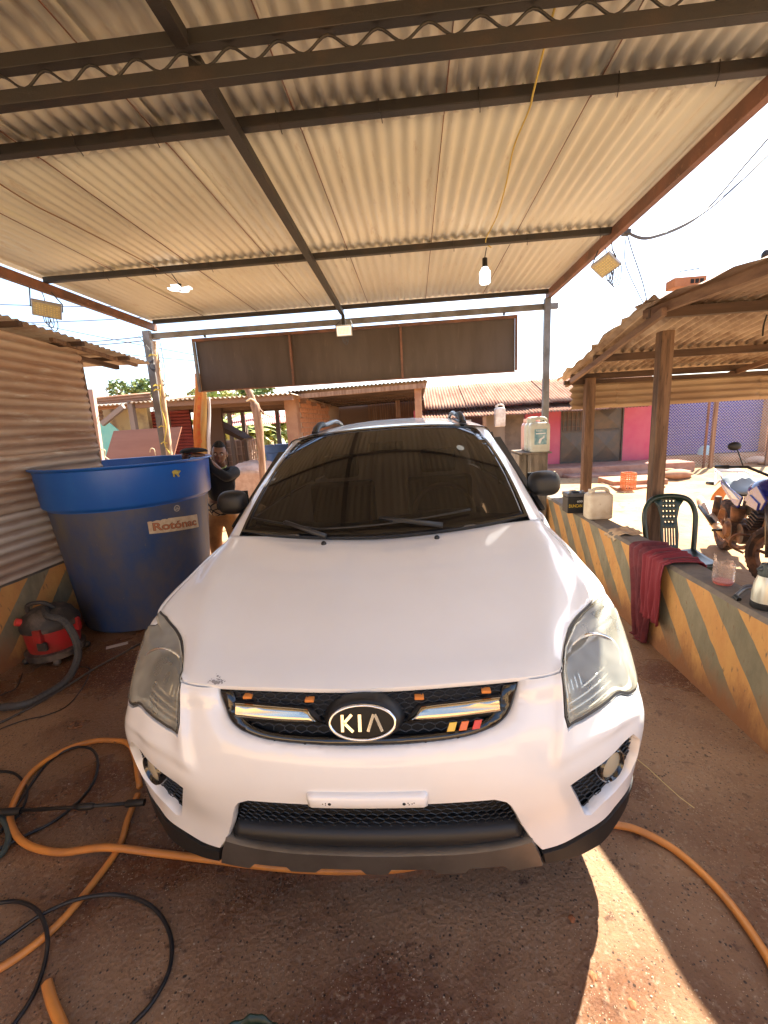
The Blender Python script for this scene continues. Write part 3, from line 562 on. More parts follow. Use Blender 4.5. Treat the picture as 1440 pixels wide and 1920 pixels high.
def patch(name, mat, outer, holes=(), fn=S, ga=.14, gs=.14, groove=.003, depth=.010, off=0., parent=None, mxe=.02, skip_edges=None, **kw):
    def norm(a, s): Ja, Js = jac(fn, a, s); n = Ja.cross(Js); return n.normalized() if n.length > 1e-12 else Vector((0, -1, 0))
    P = lambda a, s: fn(a, s)+norm(a, s)*off if off else fn(a, s)
    loops = []; 
    o = dens(outer, fn, mxe); o = o if area(o) > 0 else o[::-1]; loops.append(o)
    for h in holes: hh = dens(h, fn, mxe); loops.append(hh if area(hh) < 0 else hh[::-1])
    ins = [inset(l, fn, groove) for l in loops]
    verts = []; edges_ = []
    for l in ins:
        b0 = len(verts); verts += [Vector(q) for q in l]; edges_ += [(b0+i, b0+(i+1) % len(l)) for i in range(len(l))]
    nb = len(verts); bd = ins[0]
    a0 = min(q[0] for q in bd); a1 = max(q[0] for q in bd); s0_ = min(q[1] for q in bd); s1_ = max(q[1] for q in bd)
    bset = [(q[0]/ga, q[1]/gs) for l in ins for q in l]; cells = {}
    for q in bset: cells.setdefault((int(floor(q[0])), int(floor(q[1]))), []).append(q)
    i = int(a0/ga)-1
    while i*ga < a1:
        j = int(s0_/gs)-1
        while j*gs < s1_:
            p = (i*ga, j*gs); 
            if inpoly(p, ins[0]) and not any(inpoly(p, h) for h in ins[1:]):
                near = any((q[0]-i)**2+(q[1]-j)**2 < .16 for di in (-1, 0) for dj in (-1, 0) for q in cells.get((i+di, j+dj), ()))
                if not near: verts.append(Vector(p))
            j += 1
        i += 1
    r = delaunay_2d_cdt(verts, edges_, [], 0, 1e-7); vo, fo = r[0], r[2]; om = r[3]
    keep = []
    for f in fo:
        c = (sum(vo[k].x for k in f)/3, sum(vo[k].y for k in f)/3)
        if inpoly(c, ins[0]) and not any(inpoly(c, h) for h in ins[1:]): keep.append(tuple(f))
    V_ = [P(q.x, q.y) for q in vo]
    inv_ = {}
    for k, lst in enumerate(om):
        for q in lst: inv_[q] = k
    F_ = list(keep); b0 = 0
    for l, li in zip(loops, ins):
        n = len(l); base = len(V_); V_ += [P(*q)-norm(*q)*depth*.35 for q in l]; base2 = len(V_); V_ += [P(*q)-norm(*q)*depth for q in l]
        for i in range(n):
            j = (i+1) % n; A, B = inv_.get(b0+i), inv_.get(b0+j)
            if A is None or B is None: continue
            if A != B: F_.append((A, base+i, base+j, B))
            F_.append((base+i, base2+i, base2+j, base+j))
        b0 += n
    b = MB(); b.add(V_, F_); return b.build(name, mat, parent or car, smooth=True, local=True, auto=55, **kw)
def mir(poly): return [(-a, s) for a, s in poly][::-1]
def sym(half): return half+[(-a, s) for a, s in half[::-1] if abs(a) > 1e-6]
def sm2(poly, n=4): return [(q.x, q.y) for q in spline([(p[0], p[1], 0) for p in poly], n)]
GR = [(0, 4.056), (.3, 4.066), (.56, 4.096), (1.064, 4.205), (1.30, 4.37), (1.40, 4.5), (1.50, 4.77), (1.57, 5.27), (1.61, 6.0)]
HLI = [(2.33, 6.12), (2.36, 5.67), (2.36, 5.1), (2.39, 4.5), (2.6, 4.13)]
HLB = [(3.17, 4.19), (3.5, 4.31), (3.79, 4.41), (4.14, 4.49), (4.27, 4.48), (4.46, 4.35), (4.8, 4.27), (5.2, 4.31), (5.36, 4.6)]
HLU = [(2.36, 6.6), (2.42, 7.0), (2.55, 7.42), (2.74, 7.82), (3.03, 8.0)]
HLO = [(3.6, 7.72), (4.2, 7.38), (4.75, 6.95), (5.1, 6.4), (5.3, 5.8), (5.38, 5.2)]
WB = [(6, .62), (5.3, .98), (4.8, .93), (4.03, .63), (3.4, .50), (2.85, .39), (2.26, .37)]
INs = [(2.07, .655), (1.8, 1.287), (1.56, 2.0), (1.50, 2.12), (1.36, 2.24), (.63, 2.215), (0, 2.17)]
FG = [(4.36, 2.80), (3.66, 2.56), (3.23, 2.42), (2.80, 2.23), (2.95, 1.86), (3.12, 1.48), (3.34, .95), (3.46, .91), (3.73, 1.11), (4.10, 1.20), (4.45, 1.50), (4.62, 1.9), (4.6, 2.4)]
GRD = [(Vector((a_*.26, s_*.095))) for a_, s_ in sm2(GR, 3)]
def SB(a, s):
    q = S(a, s)
    if s > 3.3 and abs(a) < 2.4:
        p = Vector((abs(a)*.26, s*.095)); d = min((p-g_).length for g_ in GRD)
        if d < .052: k = 1-d/.052; q.y += .016*k*k; q.z -= .002*k
    return q
half = sm2(GR, 3)+[(1.85, 6.0), (2.08, 6.02), (2.2, 6.06)]+HLI+HLB+[(6, 4.62), (6, 2.5)]+sm2(WB, 3)+INs
patch('bumper', WHITE, [(0, 4.056)]+half[1:-1]+[(0, 2.17)]+[(-a, s) for a, s in half[1:-1]][::-1], [FG, mir(FG)], fn=SB, ga=.10, gs=.12, groove=.006, depth=.03)
# hood
HR = [(3.0, 8.02), (3, 9), (3, 10), (2.97, 11.15), (2.75, 11.30), (2.3, 11.22), (2.0, 11.0), (1.5, 10.6), (.8, 10.2), (0, 10.05)]
hood_half = [(0, 6.0), (.8, 6.0), (1.61, 6.0), (2.0, 6.0), (2.18, 6.06), (2.33, 6.14)]+HLU[:-1]+sm2(HR, 2)
patch('hood', WHITE, [(0, 6.0)]+hood_half[1:-1]+[(0, 10.05)]+[(-a, s) for a, s in hood_half[1:-1]][::-1], ga=.095, gs=.16, groove=.004, depth=.016)
FN = [(3.03, 8.0)]+HLO+[(5.36, 4.6), (6, 4.62), (6, 12), (3.0, 12), (2.97, 11.15), (3, 10), (3, 9)]
for pl in (FN, mir(FN)): patch('fender', WHITE, pl, groove=.003, depth=.012)
# backing behind the panel gaps
for sg_ in (1, -1):
    b = MB(); b.grid(lambda a, c: S(sg_*(2.0+4*a), 4+8*c)-Vector((sg_*.012, -.02, .018)), 20, 30); b.build('inner_panel', BLKMAT, car, smooth=True, local=True)
# lip below the bumper
LIP = [(2.27, .345), (2.85, .365), (3.4, .475), (4.03, .60), (4.8, .90), (5.3, .95), (6, .60), (6, .15), (5.2, .45), (4.75, .52), (4.2, .26), (3.7, .10), (3.2, .02), (2.33, .04)]
for pl in (LIP, mir(LIP)): patch('lower_lip', BLKPL, pl, groove=.003, depth=.03, off=.004)
SKT = [(0, .64), (1.0, .68), (1.6, .74), (2.06, .80)]
SKB = [(2.23, .34), (2.30, .05), (1.65, .0), (1.54, .16), (1.06, .14), (1.0, .0), (.68, .0), (.60, .14), (.18, .14), (.13, -.02)]
sk_ = SKT[1:]+SKB; patch('skid_plate', SILVER, [(0, .64)]+sk_+[(0, -.02)]+[(-a, s) for a, s in sk_][::-1], groove=.005, depth=.03, off=.010)
BRT = [(1.0, 1.14), (1.84, 1.12)]; BRB = [(2.02, .78), (1.6, .70), (1.0, .66)]
patch('bumper_bar', BLKPL, [(0, 1.12)]+BRT+BRB+[(0, .64)]+[(-a, s) for a, s in (BRT+BRB)][::-1], groove=.02, depth=.06, off=-.004)
b = MB()
def und(a, c):
    A = -6+12*a; p0 = S(A, .12); q = p0-Vector((p0.x*.04, 0, .0))+Vector((0, .05+.9*c, -.005+.02*sin(c*3))); q.x *= 1-.08*c; return q if c > 0 else p0+Vector((0, .012, 0))
b.grid(und, 48, 6); b.build('undertray', BLKMAT, car, smooth=True, local=True)
# intake and grille backs
b = MB(); b.grid(lambda a, c: S(-2.3+4.6*a, .5+1.9*c)+Vector((0, .07, 0)), 30, 8); b.build('intake_back', BLKMAT, car, smooth=True, local=True)
b = MB(); b.grid(lambda a, c: S(-1.8+3.6*a, 3.95+2.1*c)+Vector((0, .055-.03*c, -.03*max(0, c-.8)*5*.6)), 30, 10); b.build('grille_back', BLKMAT, car, smooth=True, local=True)
def honey(name, poly, off, ca, cs, r, mat=BLKPL, dy=0):
    """wire honeycomb following the body surface inside an outline"""
    b = MB(); a0 = min(q[0] for q in poly); a1 = max(q[0] for q in poly); s0_ = min(q[1] for q in poly); s1_ = max(q[1] for q in poly)
    def P(a, s):
        if abs(a) < 2.2: return S(a, s)+Vector((0, off, 0))
        Ja, Js = jac(S, a, s); return S(a, s)-Ja.cross(Js).normalized()*off
    j = 0; s = s0_
    while s < s1_+cs:
        i = int(a0/ca)-1
        while i*ca < a1+ca:
            x = (i+(.5 if j % 2 else 0))*ca; segs = [((x-ca*.5, s+cs*.17), (x, s+cs*.5)), ((x, s+cs*.5), (x+ca*.5, s+cs*.17)), ((x+ca*.5, s+cs*.17), (x+ca*.5, s-cs*.5+.17*cs))]
            for p, q in segs:
                m = ((p[0]+q[0])/2, (p[1]+q[1])/2)
                if inpoly(m, poly): b.tube([P(*p), P(*q)], r, 4, caps=False)
            i += 1
        s += cs*.83 if False else cs*.68; j += 1
    return b.build(name, mat, car, local=True)
MESHM = M('grille_mesh_plastic', (.012, .012, .012), .38)
inp = sym([(0, .95), (.9, .95), (1.86, .95), (1.56, 2.0), (1.48, 2.13), (.63, 2.2), (0, 2.16)]); inp = [(0, .95), (.9, .95), (1.86, .95), (1.56, 2.0), (1.48, 2.13), (.63, 2.2), (0, 2.16), (-.63, 2.2), (-1.48, 2.13), (-1.56, 2.0), (-1.86, .95), (-.9, .95)]
honey('intake_mesh', inp, .035, .125, .20, .0016, MESHM)
gp = [(0, 4.3), (.6, 4.32), (1.05, 4.42), (1.3, 4.6), (1.42, 4.9), (1.5, 5.95), (0, 5.97)]; gp = gp+[(-a, s) for a, s in gp[1:-1]][::-1]
honey('grille_mesh', gp, .028, .125, .27, .0018, MESHM)
# grille surround, rolled lower edge
GIN = [(0, 4.36), (.56, 4.38), (1.02, 4.48), (1.24, 4.66), (1.36, 4.95), (1.42, 5.4), (1.44, 5.99)]
gq = sm2(GR, 3)[1:]; gi = sm2(GIN, 3)[1:]
loop = [(0, 4.06)]+gq+gi[::-1]+[(0, 4.36)]+[(-a, s) for a, s in gi]+[(-a, s) for a, s in gq][::-1]
patch('grille_surround', BLKGL, loop, groove=.008, depth=.02, off=-.016, ga=.1, gs=.1)
# chrome bars
BARM = M('tarnished_chrome', (.50, .46, .38), .16, 1)
for sg_ in (1, -1):
    bar = [(.50, 4.86), (.63, 5.02), (.66, 5.32), (.80, 5.37), (1.10, 5.39), (1.42, 5.40), (1.43, 4.90), (.90, 4.86)] if sg_ == 1 else None
    bar = [(.46, 4.86), (.56, 5.10), (.62, 5.34), (.80, 5.38), (1.42, 5.42), (1.43, 4.90), (.90, 4.86)]
    if sg_ < 0: bar = mir(bar)
    patch('chrome_bar', BARM, bar, groove=.007, depth=.022, off=-.004, ga=.1, gs=.08)
    bb = [(.40, 4.76), (.60, 5.46), (1.50, 5.52), (1.50, 4.80)]; bb = bb if sg_ > 0 else mir(bb)
    patch('bar_carrier', BLKPL, bb, groove=.01, depth=.025, off=-.016, ga=.1, gs=.1)
    for a_, s_ in ((.60, 5.72), (1.29, 5.76)):
        c = S(sg_*a_, s_)+Vector((0, .012, -.012)); b = MB(); b.box(c.x-.014, c.x+.014, c.y-.006, c.y+.03, c.z-.0045, c.z+.0045); b.build('grille_clip', M('orange_clip', (.66, .22, .04), .5), car, local=True, bevel=.002)
# emblem
ec = S(0, 4.98)+Vector((0, -.012, 0)); en = Vector((0, -.95, .30)).normalized(); eu = Vector((1, 0, 0)); ev = eu.cross(-en).normalized(); ev = ev if ev.z > 0 else -ev
def ell(b, rx, rz, h0, prof, n=40):
    vs = []
    for (k, h) in prof:
        for i in range(n): a = 2*pi*i/n; vs.append(ec+eu*(rx*k*cos(a))+ev*(rz*k*sin(a))+en*(h0+h))
    fs = [(i*n+k, i*n+(k+1) % n, (i+1)*n+(k+1) % n, (i+1)*n+k) for i in range(len(prof)-1) for k in range(n)]; fs.append(tuple((len(prof)-1)*n+k for k in range(n))); b.add(vs, fs)
b = MB(); ell(b, .104, .058, -.03, [(1.2, -.02), (1.08, .010), (1.0, .018), (.9, .020)]); b.build('emblem_mount', BLKPL, car, smooth=True, local=True, auto=50)
b = MB(); ell(b, .094, .046, -.004, [(1.0, -.004), (1, .004), (.6, .006)]); b.build('emblem_field', M('emblem_black', (.006, .006, .006), .45, spec=.25), car, smooth=True, local=True, auto=50)
b = MB(); b.tube([ec+eu*(.096*cos(a))+ev*(.048*sin(a))+en*.002 for a in [2*pi*i/48 for i in range(48)]], .0048, 8, closed=True); b.build('emblem_ring', CHROME, car, smooth=True, local=True)
def letters(b, strokes, w, sc, depth=.003, base=.003, org=None, U=None, W=None, NN=None):
    org = org or ec; U = U or eu; W = W or ev; NN = NN or en
    for (x0, y0, x1, y1) in strokes:
        p = Vector((x0, y0)); q = Vector((x1, y1)); d = (q-p).normalized(); n = Vector((-d.y, d.x))*w/2
        poly = [(p-n), (q-n), (q+n), (p+n)]; b.prism([(t.x*sc, t.y*sc) for t in poly], org+NN*(base+depth), U, W, depth)
b = MB(); letters(b, [(-.058, -.024, -.058, .024), (-.055, -.001, -.030, .024), (-.053, .001, -.027, -.024)], .0085, 1)
letters(b, [(-.007, -.024, -.007, .024)], .0095, 1)
letters(b, [(.016, -.024, .034, .024), (.038, .024, .058, -.024)], .0085, 1); b.build('emblem_lettering', CHROME, car, local=True)
# badge stripes
for k, (col_, a_) in enumerate((((.80, .50, .05), .925), ((.75, .17, .03), 1.05), ((.66, .05, .02), 1.18))):
    c = S(a_, 4.60)+Vector((0, .002, 0)); Ja, Js = jac(S, a_, 4.6); U = Ja.normalized(); W = Js.normalized(); nn = U.cross(W)
    b = MB(); b.prism([(-.017, -.012), (.006, -.012), (.016, .012), (-.007, .012)], c, U, W, .004); b.build('badge_stripe', M('badge_%d' % k, col_, .35, coat=.3), car, local=True, bevel=.002, label=('yellow', 'orange', 'red')[k]+' slanted badge stripe')
# plate holder
PLQ = sym([(0, 2.27), (.58, 2.27), (.615, 2.33), (.625, 2.72), (.60, 2.80), (0, 2.80)]); PLQ = [(0, 2.27), (.58, 2.27), (.615, 2.33), (.625, 2.72), (.60, 2.80), (0, 2.80), (-.60, 2.80), (-.625, 2.72), (-.615, 2.33), (-.58, 2.27)]
patch('plate_bracket', WHITE, PLQ, groove=.012, depth=.026, off=.018)
b = MB()
for a_, s_, r_ in ((-.38, 2.52, .005), (.38, 2.52, .005), (-.42, 2.55, .0018), (-.42, 2.49, .0018), (-.45, 2.52, .0018), (.42, 2.55, .0018), (.43, 2.49, .0018), (.46, 2.52, .0018), (.48, 2.55, .0018)):
    c = S(a_, s_)+Vector((0, -.0185, 0)); b.cyl(c, c+Vector((0, .004, 0)), r_, n=8)
b.build('screw_hole', BLKMAT, car, local=True)
# chipped paint
c0 = (-1.63, 6.10); b = MB()
for k in range(46):
    rr = random.random()**.7; aa = random.uniform(0, pi); a_ = c0[0]+rr*.11*cos(aa); s_ = c0[1]+rr*.26*sin(aa)*(1-abs(cos(aa))*.5); q = S(a_, s_); Ja, Js = jac(S, a_, s_); nn = Ja.cross(Js).normalized(); r_ = random.uniform(.0012, .0055)*(1.2-rr)
    U = Ja.normalized(); W = nn.cross(U); b.add([q+nn*.0006]+[q+nn*.0006+U*(r_*random.uniform(.6, 1.5)*cos(t))+W*(r_*random.uniform(.6, 1.5)*sin(t)) for t in [j*pi/4 for j in range(8)]], [(0, 1+j, 1+(j+1) % 8) for j in range(8)])
b.build('paint_chip', M('chipped_primer', (.30, .29, .29), .7), car, local=True)
# ---- headlights
def headlight(sg_):
    outl = HLI+HLB+[(5.36, 4.6)][:0]+HLO[::-1]+HLU[::-1]
    outl = [(a*sg_, s) for a, s in outl]
    if area(outl) < 0: outl = outl[::-1]
    d = dens(outl, S, .02); lens = inset(d, S, .011)
    root_rim = patch('headlight', M('headlight_gasket', (.05, .045, .04), .5) if sg_ > 0 else bpy.data.materials['headlight_gasket'], outl, [lens], groove=.002, depth=.012, off=.0)
    patch('lens', LENS, lens, groove=.003, depth=.004, off=.004, parent=root_rim)
    # housing floor behind the lens
    b = MB(); dd = dens(outl, S, .03); cx = sum(q[0] for q in dd)/len(dd); cs = sum(q[1] for q in dd)/len(dd); K = 8; vs = []
    ring0 = [S(*q) for q in dd]; C0 = Vector((sg_*.745, .43, .80))
    n = len(dd)
    for k in range(K+1):
        t = k/K
        for p_ in ring0:
            xz = min(1, max(0, (t-.12)/.88)); q = p_+(C0-p_)*xz; q.y = p_.y+(.075*min(1, t/.15) if t < .15 else .075+(C0.y-p_.y-.075)*xz); vs.append(q)
    b.add(vs, [(k*n+i, k*n+(i+1) % n, (k+1)*n+(i+1) % n, (k+1)*n+i) for k in range(K) for i in range(n)]); b.build('housing', HLIN, root_rim, smooth=True, local=True)
    # main bowl
    ax_ = Vector((sg_*.10, -1, .10)).normalized(); c = Vector((sg_*.748, .290, .800))
    b = MB(); b.lathe([(.094, .012), (.088, .012), (.084, .004), (.074, -.02), (.055, -.045), (.030, -.062), (.014, -.066)], c, ax_, 32, cap=False); b.build('reflector_bowl', REFL, root_rim, smooth=True, local=True, auto=60)
    b = MB(); b.tube([c+frame(ax_)[0]*(.091*cos(t))+frame(ax_)[1]*(.091*sin(t))+ax_*.014 for t in [2*pi*i/40 for i in range(40)]], .0055, 6, closed=True); b.build('bowl_ring', CHROME, root_rim, smooth=True, local=True)
    b = MB(); b.lathe([(.016, -.06), (.016, -.03), (.010, -.022), (.0, -.020)], c, ax_, 14); b.build('bulb_cap', CHROME, root_rim, smooth=True, local=True, auto=40)
    # indicator bowl above and outboard
    c2 = Vector((sg_*.825, .42, .875)); b = MB(); b.lathe([(.050, .01), (.040, -.012), (.022, -.03), (.008, -.035)], c2, ax_, 20, cap=False); b.build('indicator_bowl', M('indicator_reflector', (.78, .72, .48), .2, .8) if sg_ > 0 else bpy.data.materials['indicator_reflector'], root_rim, smooth=True, local=True)
    b = MB(); b.ball(c2-ax_*.012, .013, 10, (1, 1, 1.2)); b.build('indicator_bulb', M('amber_bulb', (.62, .40, .16), .3) if sg_ > 0 else bpy.data.materials['amber_bulb'], root_rim, smooth=True, local=True)
    # stepped trim under the bowl, and vertical flutes
    for k in range(3):
        b = MB(); b.tube([S(sg_*a_, s_+.30+.13*k)+Vector((0, .018+.012*k, 0)) for a_, s_ in ((2.62, 4.10), (2.9, 4.14), (3.2, 4.20), (3.5, 4.31), (3.8, 4.42), (4.1, 4.5))], .004, 6); b.build('trim_step', CHROME, root_rim, smooth=True, local=True)
    for k in range(6):
        a_ = 2.72+.13*k; b = MB(); b.tube([S(sg_*a_, 4.75+.12*k*.3)+Vector((0, .035, 0)), S(sg_*a_, 5.2)+Vector((0, .045, 0))], .0035, 5); b.build('flute', REFL, root_rim, local=True)
    b = MB(); b.tube([S(sg_*2.55, s_)+Vector((sg_*.006, .02, 0)) for s_ in (4.4, 4.9, 5.4, 5.9, 6.4)]+[S(sg_*2.75, 7.0)+Vector((0, .02, -.01)), S(sg_*3.0, 7.5)+Vector((0, .02, -.01))], .004, 6); b.build('side_trim', CHROME, root_rim, smooth=True, local=True)
for sg_ in (1, -1): headlight(sg_)
# ---- fog lamps
for sg_ in (1, -1):
    fg = [(a*sg_, s) for a, s in FG]
    b = MB(); b.grid(lambda a, c: S(sg_*(2.7+2.1*a), .7+2.3*c)+Vector((-sg_*.02, .045, 0)), 12, 12); b.build('fog_recess', BLKMAT, car, smooth=True, local=True)
    honey('fog_mesh', fg, .026, .22, .22, .0022, MESHM)
    c = S(sg_*3.83, 2.12)+Vector((0, .02, 0)); ax_ = Vector((sg_*.5, -.85, 0)).normalized()
    f = None
    b = MB(); b.lathe([(.058, -.03), (.056, .004), (.050, .012), (.046, .006), (.044, -.004)], c, ax_, 28, cap=False); f = b.build('fog_lamp', BLKGL, car, smooth=True, local=True, auto=50)
    b = MB(); b.lathe([(.0, .010), (.025, .008), (.043, .001)], c, ax_, 28, cap=False); b.build('fog_lens', M('fog_glass', (.62, .56, .40), .12, .35, coat=.6) if sg_ > 0 else bpy.data.materials['fog_glass'], f, smooth=True, local=True)
# ---- cowl, glass, pillars, roof
def Bc(t): u = abs(t); return Vector((.745*t, .985+.095*u**2.2, 1.078+.042*u**1.6))
def Tc(t): u = abs(t); return Vector((.655*t*(1-.02*u**4), 1.995+.125*u**2.2, 1.602-.050*u**2.4))
def G(t, v): p = Bc(t)*(1-v)+Tc(t)*v; bl = 4*v*(1-v)*.035; p += Vector((.03*t*4*v*(1-v)*.4, -bl*.75, bl)); return p
q_ = [(-1, 0), (-.6, 0), (-.2, 0), (.2, 0), (.6, 0), (1, 0), (1, .3), (1, .6), (1, .93), (.985, .98), (.94, 1), (.5, 1), (0, 1), (-.5, 1), (-.94, 1), (-.985, .98), (-1, .93), (-1, .6), (-1, .3)]
gl = inset(dens(q_, G, .03), G, .020)
patch('windscreen_frame', BLKGL, q_, [gl], fn=G, ga=.05, gs=.05, groove=.003, depth=.02, off=.001)
patch('windscreen', GLASS, gl, fn=G, ga=.05, gs=.05, groove=.001, depth=.004, off=.0)
b = MB()
def cowl(a, c):
    t = -1.0+2*a; hd = [(0, 10.05), (.8, 10.2), (1.5, 10.6), (2.0, 11.0), (2.3, 11.22), (2.75, 11.30), (2.97, 11.15)]
    u = abs(t)*2.97
    for (a0, s0_), (a1, s1_) in zip(hd, hd[1:]):
        if a0 <= u <= a1+1e-6: s_ = s0_+(s1_-s0_)*(u-a0)/(a1-a0); break
    p0 = S(u*(1 if t > 0 else -1), s_)+Vector((0, .0, -.016)); p1 = G(t, .045)+Vector((0, -.0, -.004)); q = p0*(1-c)+p1*c; q.z -= .012*sin(pi*c); return q
b.grid(cowl, 40, 6); b.build('cowl_panel', BLKPL, car, smooth=True, local=True)
def pil(a, c, sg_):
    p0 = G(sg_*1.0, c); p0 = p0+Vector((sg_*.002, .003, -.004)); out = Vector((sg_*(.845-.085*c), 1.20+1.02*c, 1.085+.415*c)); q = p0*(1-a)+out*a; q += Vector((sg_*.012, -.010, .014))*sin(pi*a)*1.1; return q
for sg_ in (1, -1):
    b = MB(); b.grid(lambda a, c: pil(a, -.04+1.06*c, sg_), 8, 24); b.build('windscreen_pillar', WHITE, car, smooth=True, local=True)
def roof(a, c):
    t = -1+2*a; u = abs(t); y0 = Tc(min(u, 1)*(1 if t > 0 else -1)).y; y = y0+.004+(3.95-y0)*c; k = max(0, (y-1.99)/2.0)
    z = 1.603+.062*min(1, k*1.5)**.75*(1-.15*u*u)-.05*u**2.4-.05*max(0, k-.6)**1.5; x = t*(.66+.035*min(1, k*2)); return Vector((x, y, z))
b = MB(); b.grid(roof, 30, 24); b.build('roof', WHITE, car, smooth=True, local=True)
for sg_ in (1, -1):
    def rs(a, c):
        p = roof(1 if sg_ > 0 else 0, c); o = Vector((sg_*(.765-.01*c), p.y+.06*(1-c), p.z-.075)); q = p*(1-a)+o*a; q += Vector((sg_*.016, 0, .016))*sin(pi*a); return q
    b = MB(); b.grid(rs, 6, 20); b.build('roof_side', WHITE, car, smooth=True, local=True)
    b = MB(); b.grid(lambda a, c: roof(.5+sg_*(.40+.045*a), .0+.98*c)+Vector((0, -.004 if c < .01 else 0, .003)), 2, 24); b.build('roof_ditch_strip', BLKPL, car, smooth=True, local=True)
    # rail
    P0 = roof(.5+sg_*.425, .11); P1 = roof(.5+sg_*.425, .9)
    b = MB(); b.tube(spline([P0+Vector((0, 0, .0)), P0+Vector((0, .07, .035)), P0+Vector((0, .20, .062)), P0+Vector((0, .34, .066))], 6), [.028]*2+[.026]*16+[.018], 10); b.build('roof_rail_foot', BLKPL, car, smooth=True, local=True)
    b = MB(); b.tube(spline([P0+Vector((0, .20, .062)), P0+Vector((0, .5, .068)), P1+Vector((0, -.4, .066)), P1+Vector((0, -.1, .04)), P1], 8), .019, 10); b.build('roof_rail', SILVER, car, smooth=True, local=True)
# ---- sides, with wheel arches
def side(y, z):
    x = .915-.05*max(0, (z-.8)/.3)**1.6*(1 if y > .9 else .6)-.04*max(0, (.45-z)/.2)**2-.06*max(0, (y-3.9)/.4)**2-.01*max(0, (.9-y)/.3)
    return Vector((x, y, z))
WY0, WY1, WR, WRZ = .86, 3.49, .385, .335
def arch(cy, y0): return [(cy+WR*cos(t), WRZ+WR*sin(t)) for t in [pi*i/16 for i in range(17)]]
sp = [(.62, .88), (.62, .60)]+[(cy, cz) for cy, cz in [(WY0+(WR)*cos(t), WRZ+WR*sin(t)) for t in [pi*.75-pi*.75*i/12-.12 for i in range(12)]]]+[(WY0+WR, .26), (WY1-WR, .26)]+[(WY1+WR*cos(t), WRZ+WR*sin(t)) for t in [pi-pi*i/14 for i in range(15)]]+[(4.2, .30), (4.32, .6), (4.30, 1.08), (2.5, 1.13), (1.25, 1.085), (1.12, .975), (.95, .955)]
for sg_ in (1, -1):
    fs_ = (lambda y, z, sg_=sg_: Vector((sg_*side(y, z).x, y, z)))
    pl = sp if sg_ > 0 else sp
    patch('body_side', WHITE, pl, fn=(lambda y, z, sg_=sg_: Vector((sg_*side(y, z).x, y, z))), ga=.12, gs=.08, groove=.004, depth=-.02 if sg_ < 0 else .02)
    b = MB(); b.grid(lambda a, c: Vector((sg_*(.86-.095*c), 1.22+.95*c*(1-a)+(2.95-.1*c)*a+.0, 1.10+.40*c+.06*a*c*1.0)), 12, 6); b.build('side_glass', GLASS, car, smooth=True, local=True)
    for (y0, y1) in ((1.30, 1.36), (2.35, 2.43), (3.25, 3.35)):
        b = MB(); b.bar((sg_*.866, y0+.0, 1.10), (sg_*.776, (y0+.75 if y0 < 2 else y0), 1.50 if y0 > 2 else 1.47), .012, .05, (1, 0, 0)); b.build('door_pillar', BLKPL, car, local=True)
    for cy in (WY0, WY1):
        w = MB(); w.lathe([(.21, -.10), (.30, -.105), (.335, -.085), (.342, -.05), (.342, .05), (.335, .085), (.30, .105), (.21, .10)], (sg_*.80, cy, .342), (1, 0, 0), 36, cap=False); wo = w.build('wheel', RUBBER, car, smooth=True, local=True, auto=40)
        w = MB(); w.lathe([(.215, -.09), (.20, .0), (.20, .05), (.215, .09)], (sg_*.80, cy, .342), (1, 0, 0), 30, cap=False); w.lathe([(0, .03), (.06, .03), (.06, .06), (0, .06)], (sg_*.80, cy, .342), (sg_, 0, 0), 16)
        for k in range(5): t = k*2*pi/5; w.bar((sg_*.855, cy, .342), (sg_*.855, cy+.205*cos(t), .342+.205*sin(t)), .06, .03, (1, 0, 0))
        w.build('rim', SILVER, wo, smooth=True, local=True, auto=35)
b = MB(); b.box(-.80, .80, .62, 4.1, .25, .31); b.build('chassis_floor', BLKMAT, car, local=True)
for x0 in (-.60, .60): b = MB(); b.box(x0-.02, x0+.02, .30, 3.9, .26, .70); b.build('inner_arch', BLKMAT, car, local=True)
b = MB(); b.grid(lambda a, c: Vector((-.86+1.72*a, 4.33-.10*abs(2*a-1)**3-.35*max(0, c-.55)*2.2*.6, .32+1.28*c)), 16, 12); b.build('tailgate', WHITE, car, smooth=True, local=True)
# interior seen faintly through the tint
INT = M('interior_trim', (.05, .045, .04), .7)
b = MB(); b.grid(lambda a, c: Vector((-.72+1.44*a, 1.10+.42*c, 1.02+.06*sin(pi*c*.8)+.02*cos(a*9))), 20, 6); b.build('dashboard', INT, car, smooth=True, local=True)
b = MB(); cw = Vector((.36, 1.62, 1.05)); aw = Vector((0, -.88, .47)).normalized(); uu, ww, _ = frame(aw); b.tube([cw+uu*(.185*cos(t))+ww*(.185*sin(t)) for t in [2*pi*i/32 for i in range(32)]], .015, 8, closed=True); b.bar(cw-uu*.18, cw+uu*.18, .04, .03); b.build('steering_wheel', M('wheel_rim_grey', (.25, .25, .26), .5), car, smooth=True, local=True)
for x0 in (-.36, .36):
    b = MB(); b.box(x0-.24, x0+.24, 2.05, 2.18, .55, 1.22); b.box(x0-.13, x0+.13, 2.08, 2.17, 1.25, 1.42); b.build('front_seat', INT, car, local=True, bevel=.03)
b = MB(); b.box(-.12, .12, 1.93, 1.96, 1.44, 1.50); b.build('rear_view_mirror', BLKPL, car, local=True, bevel=.01)
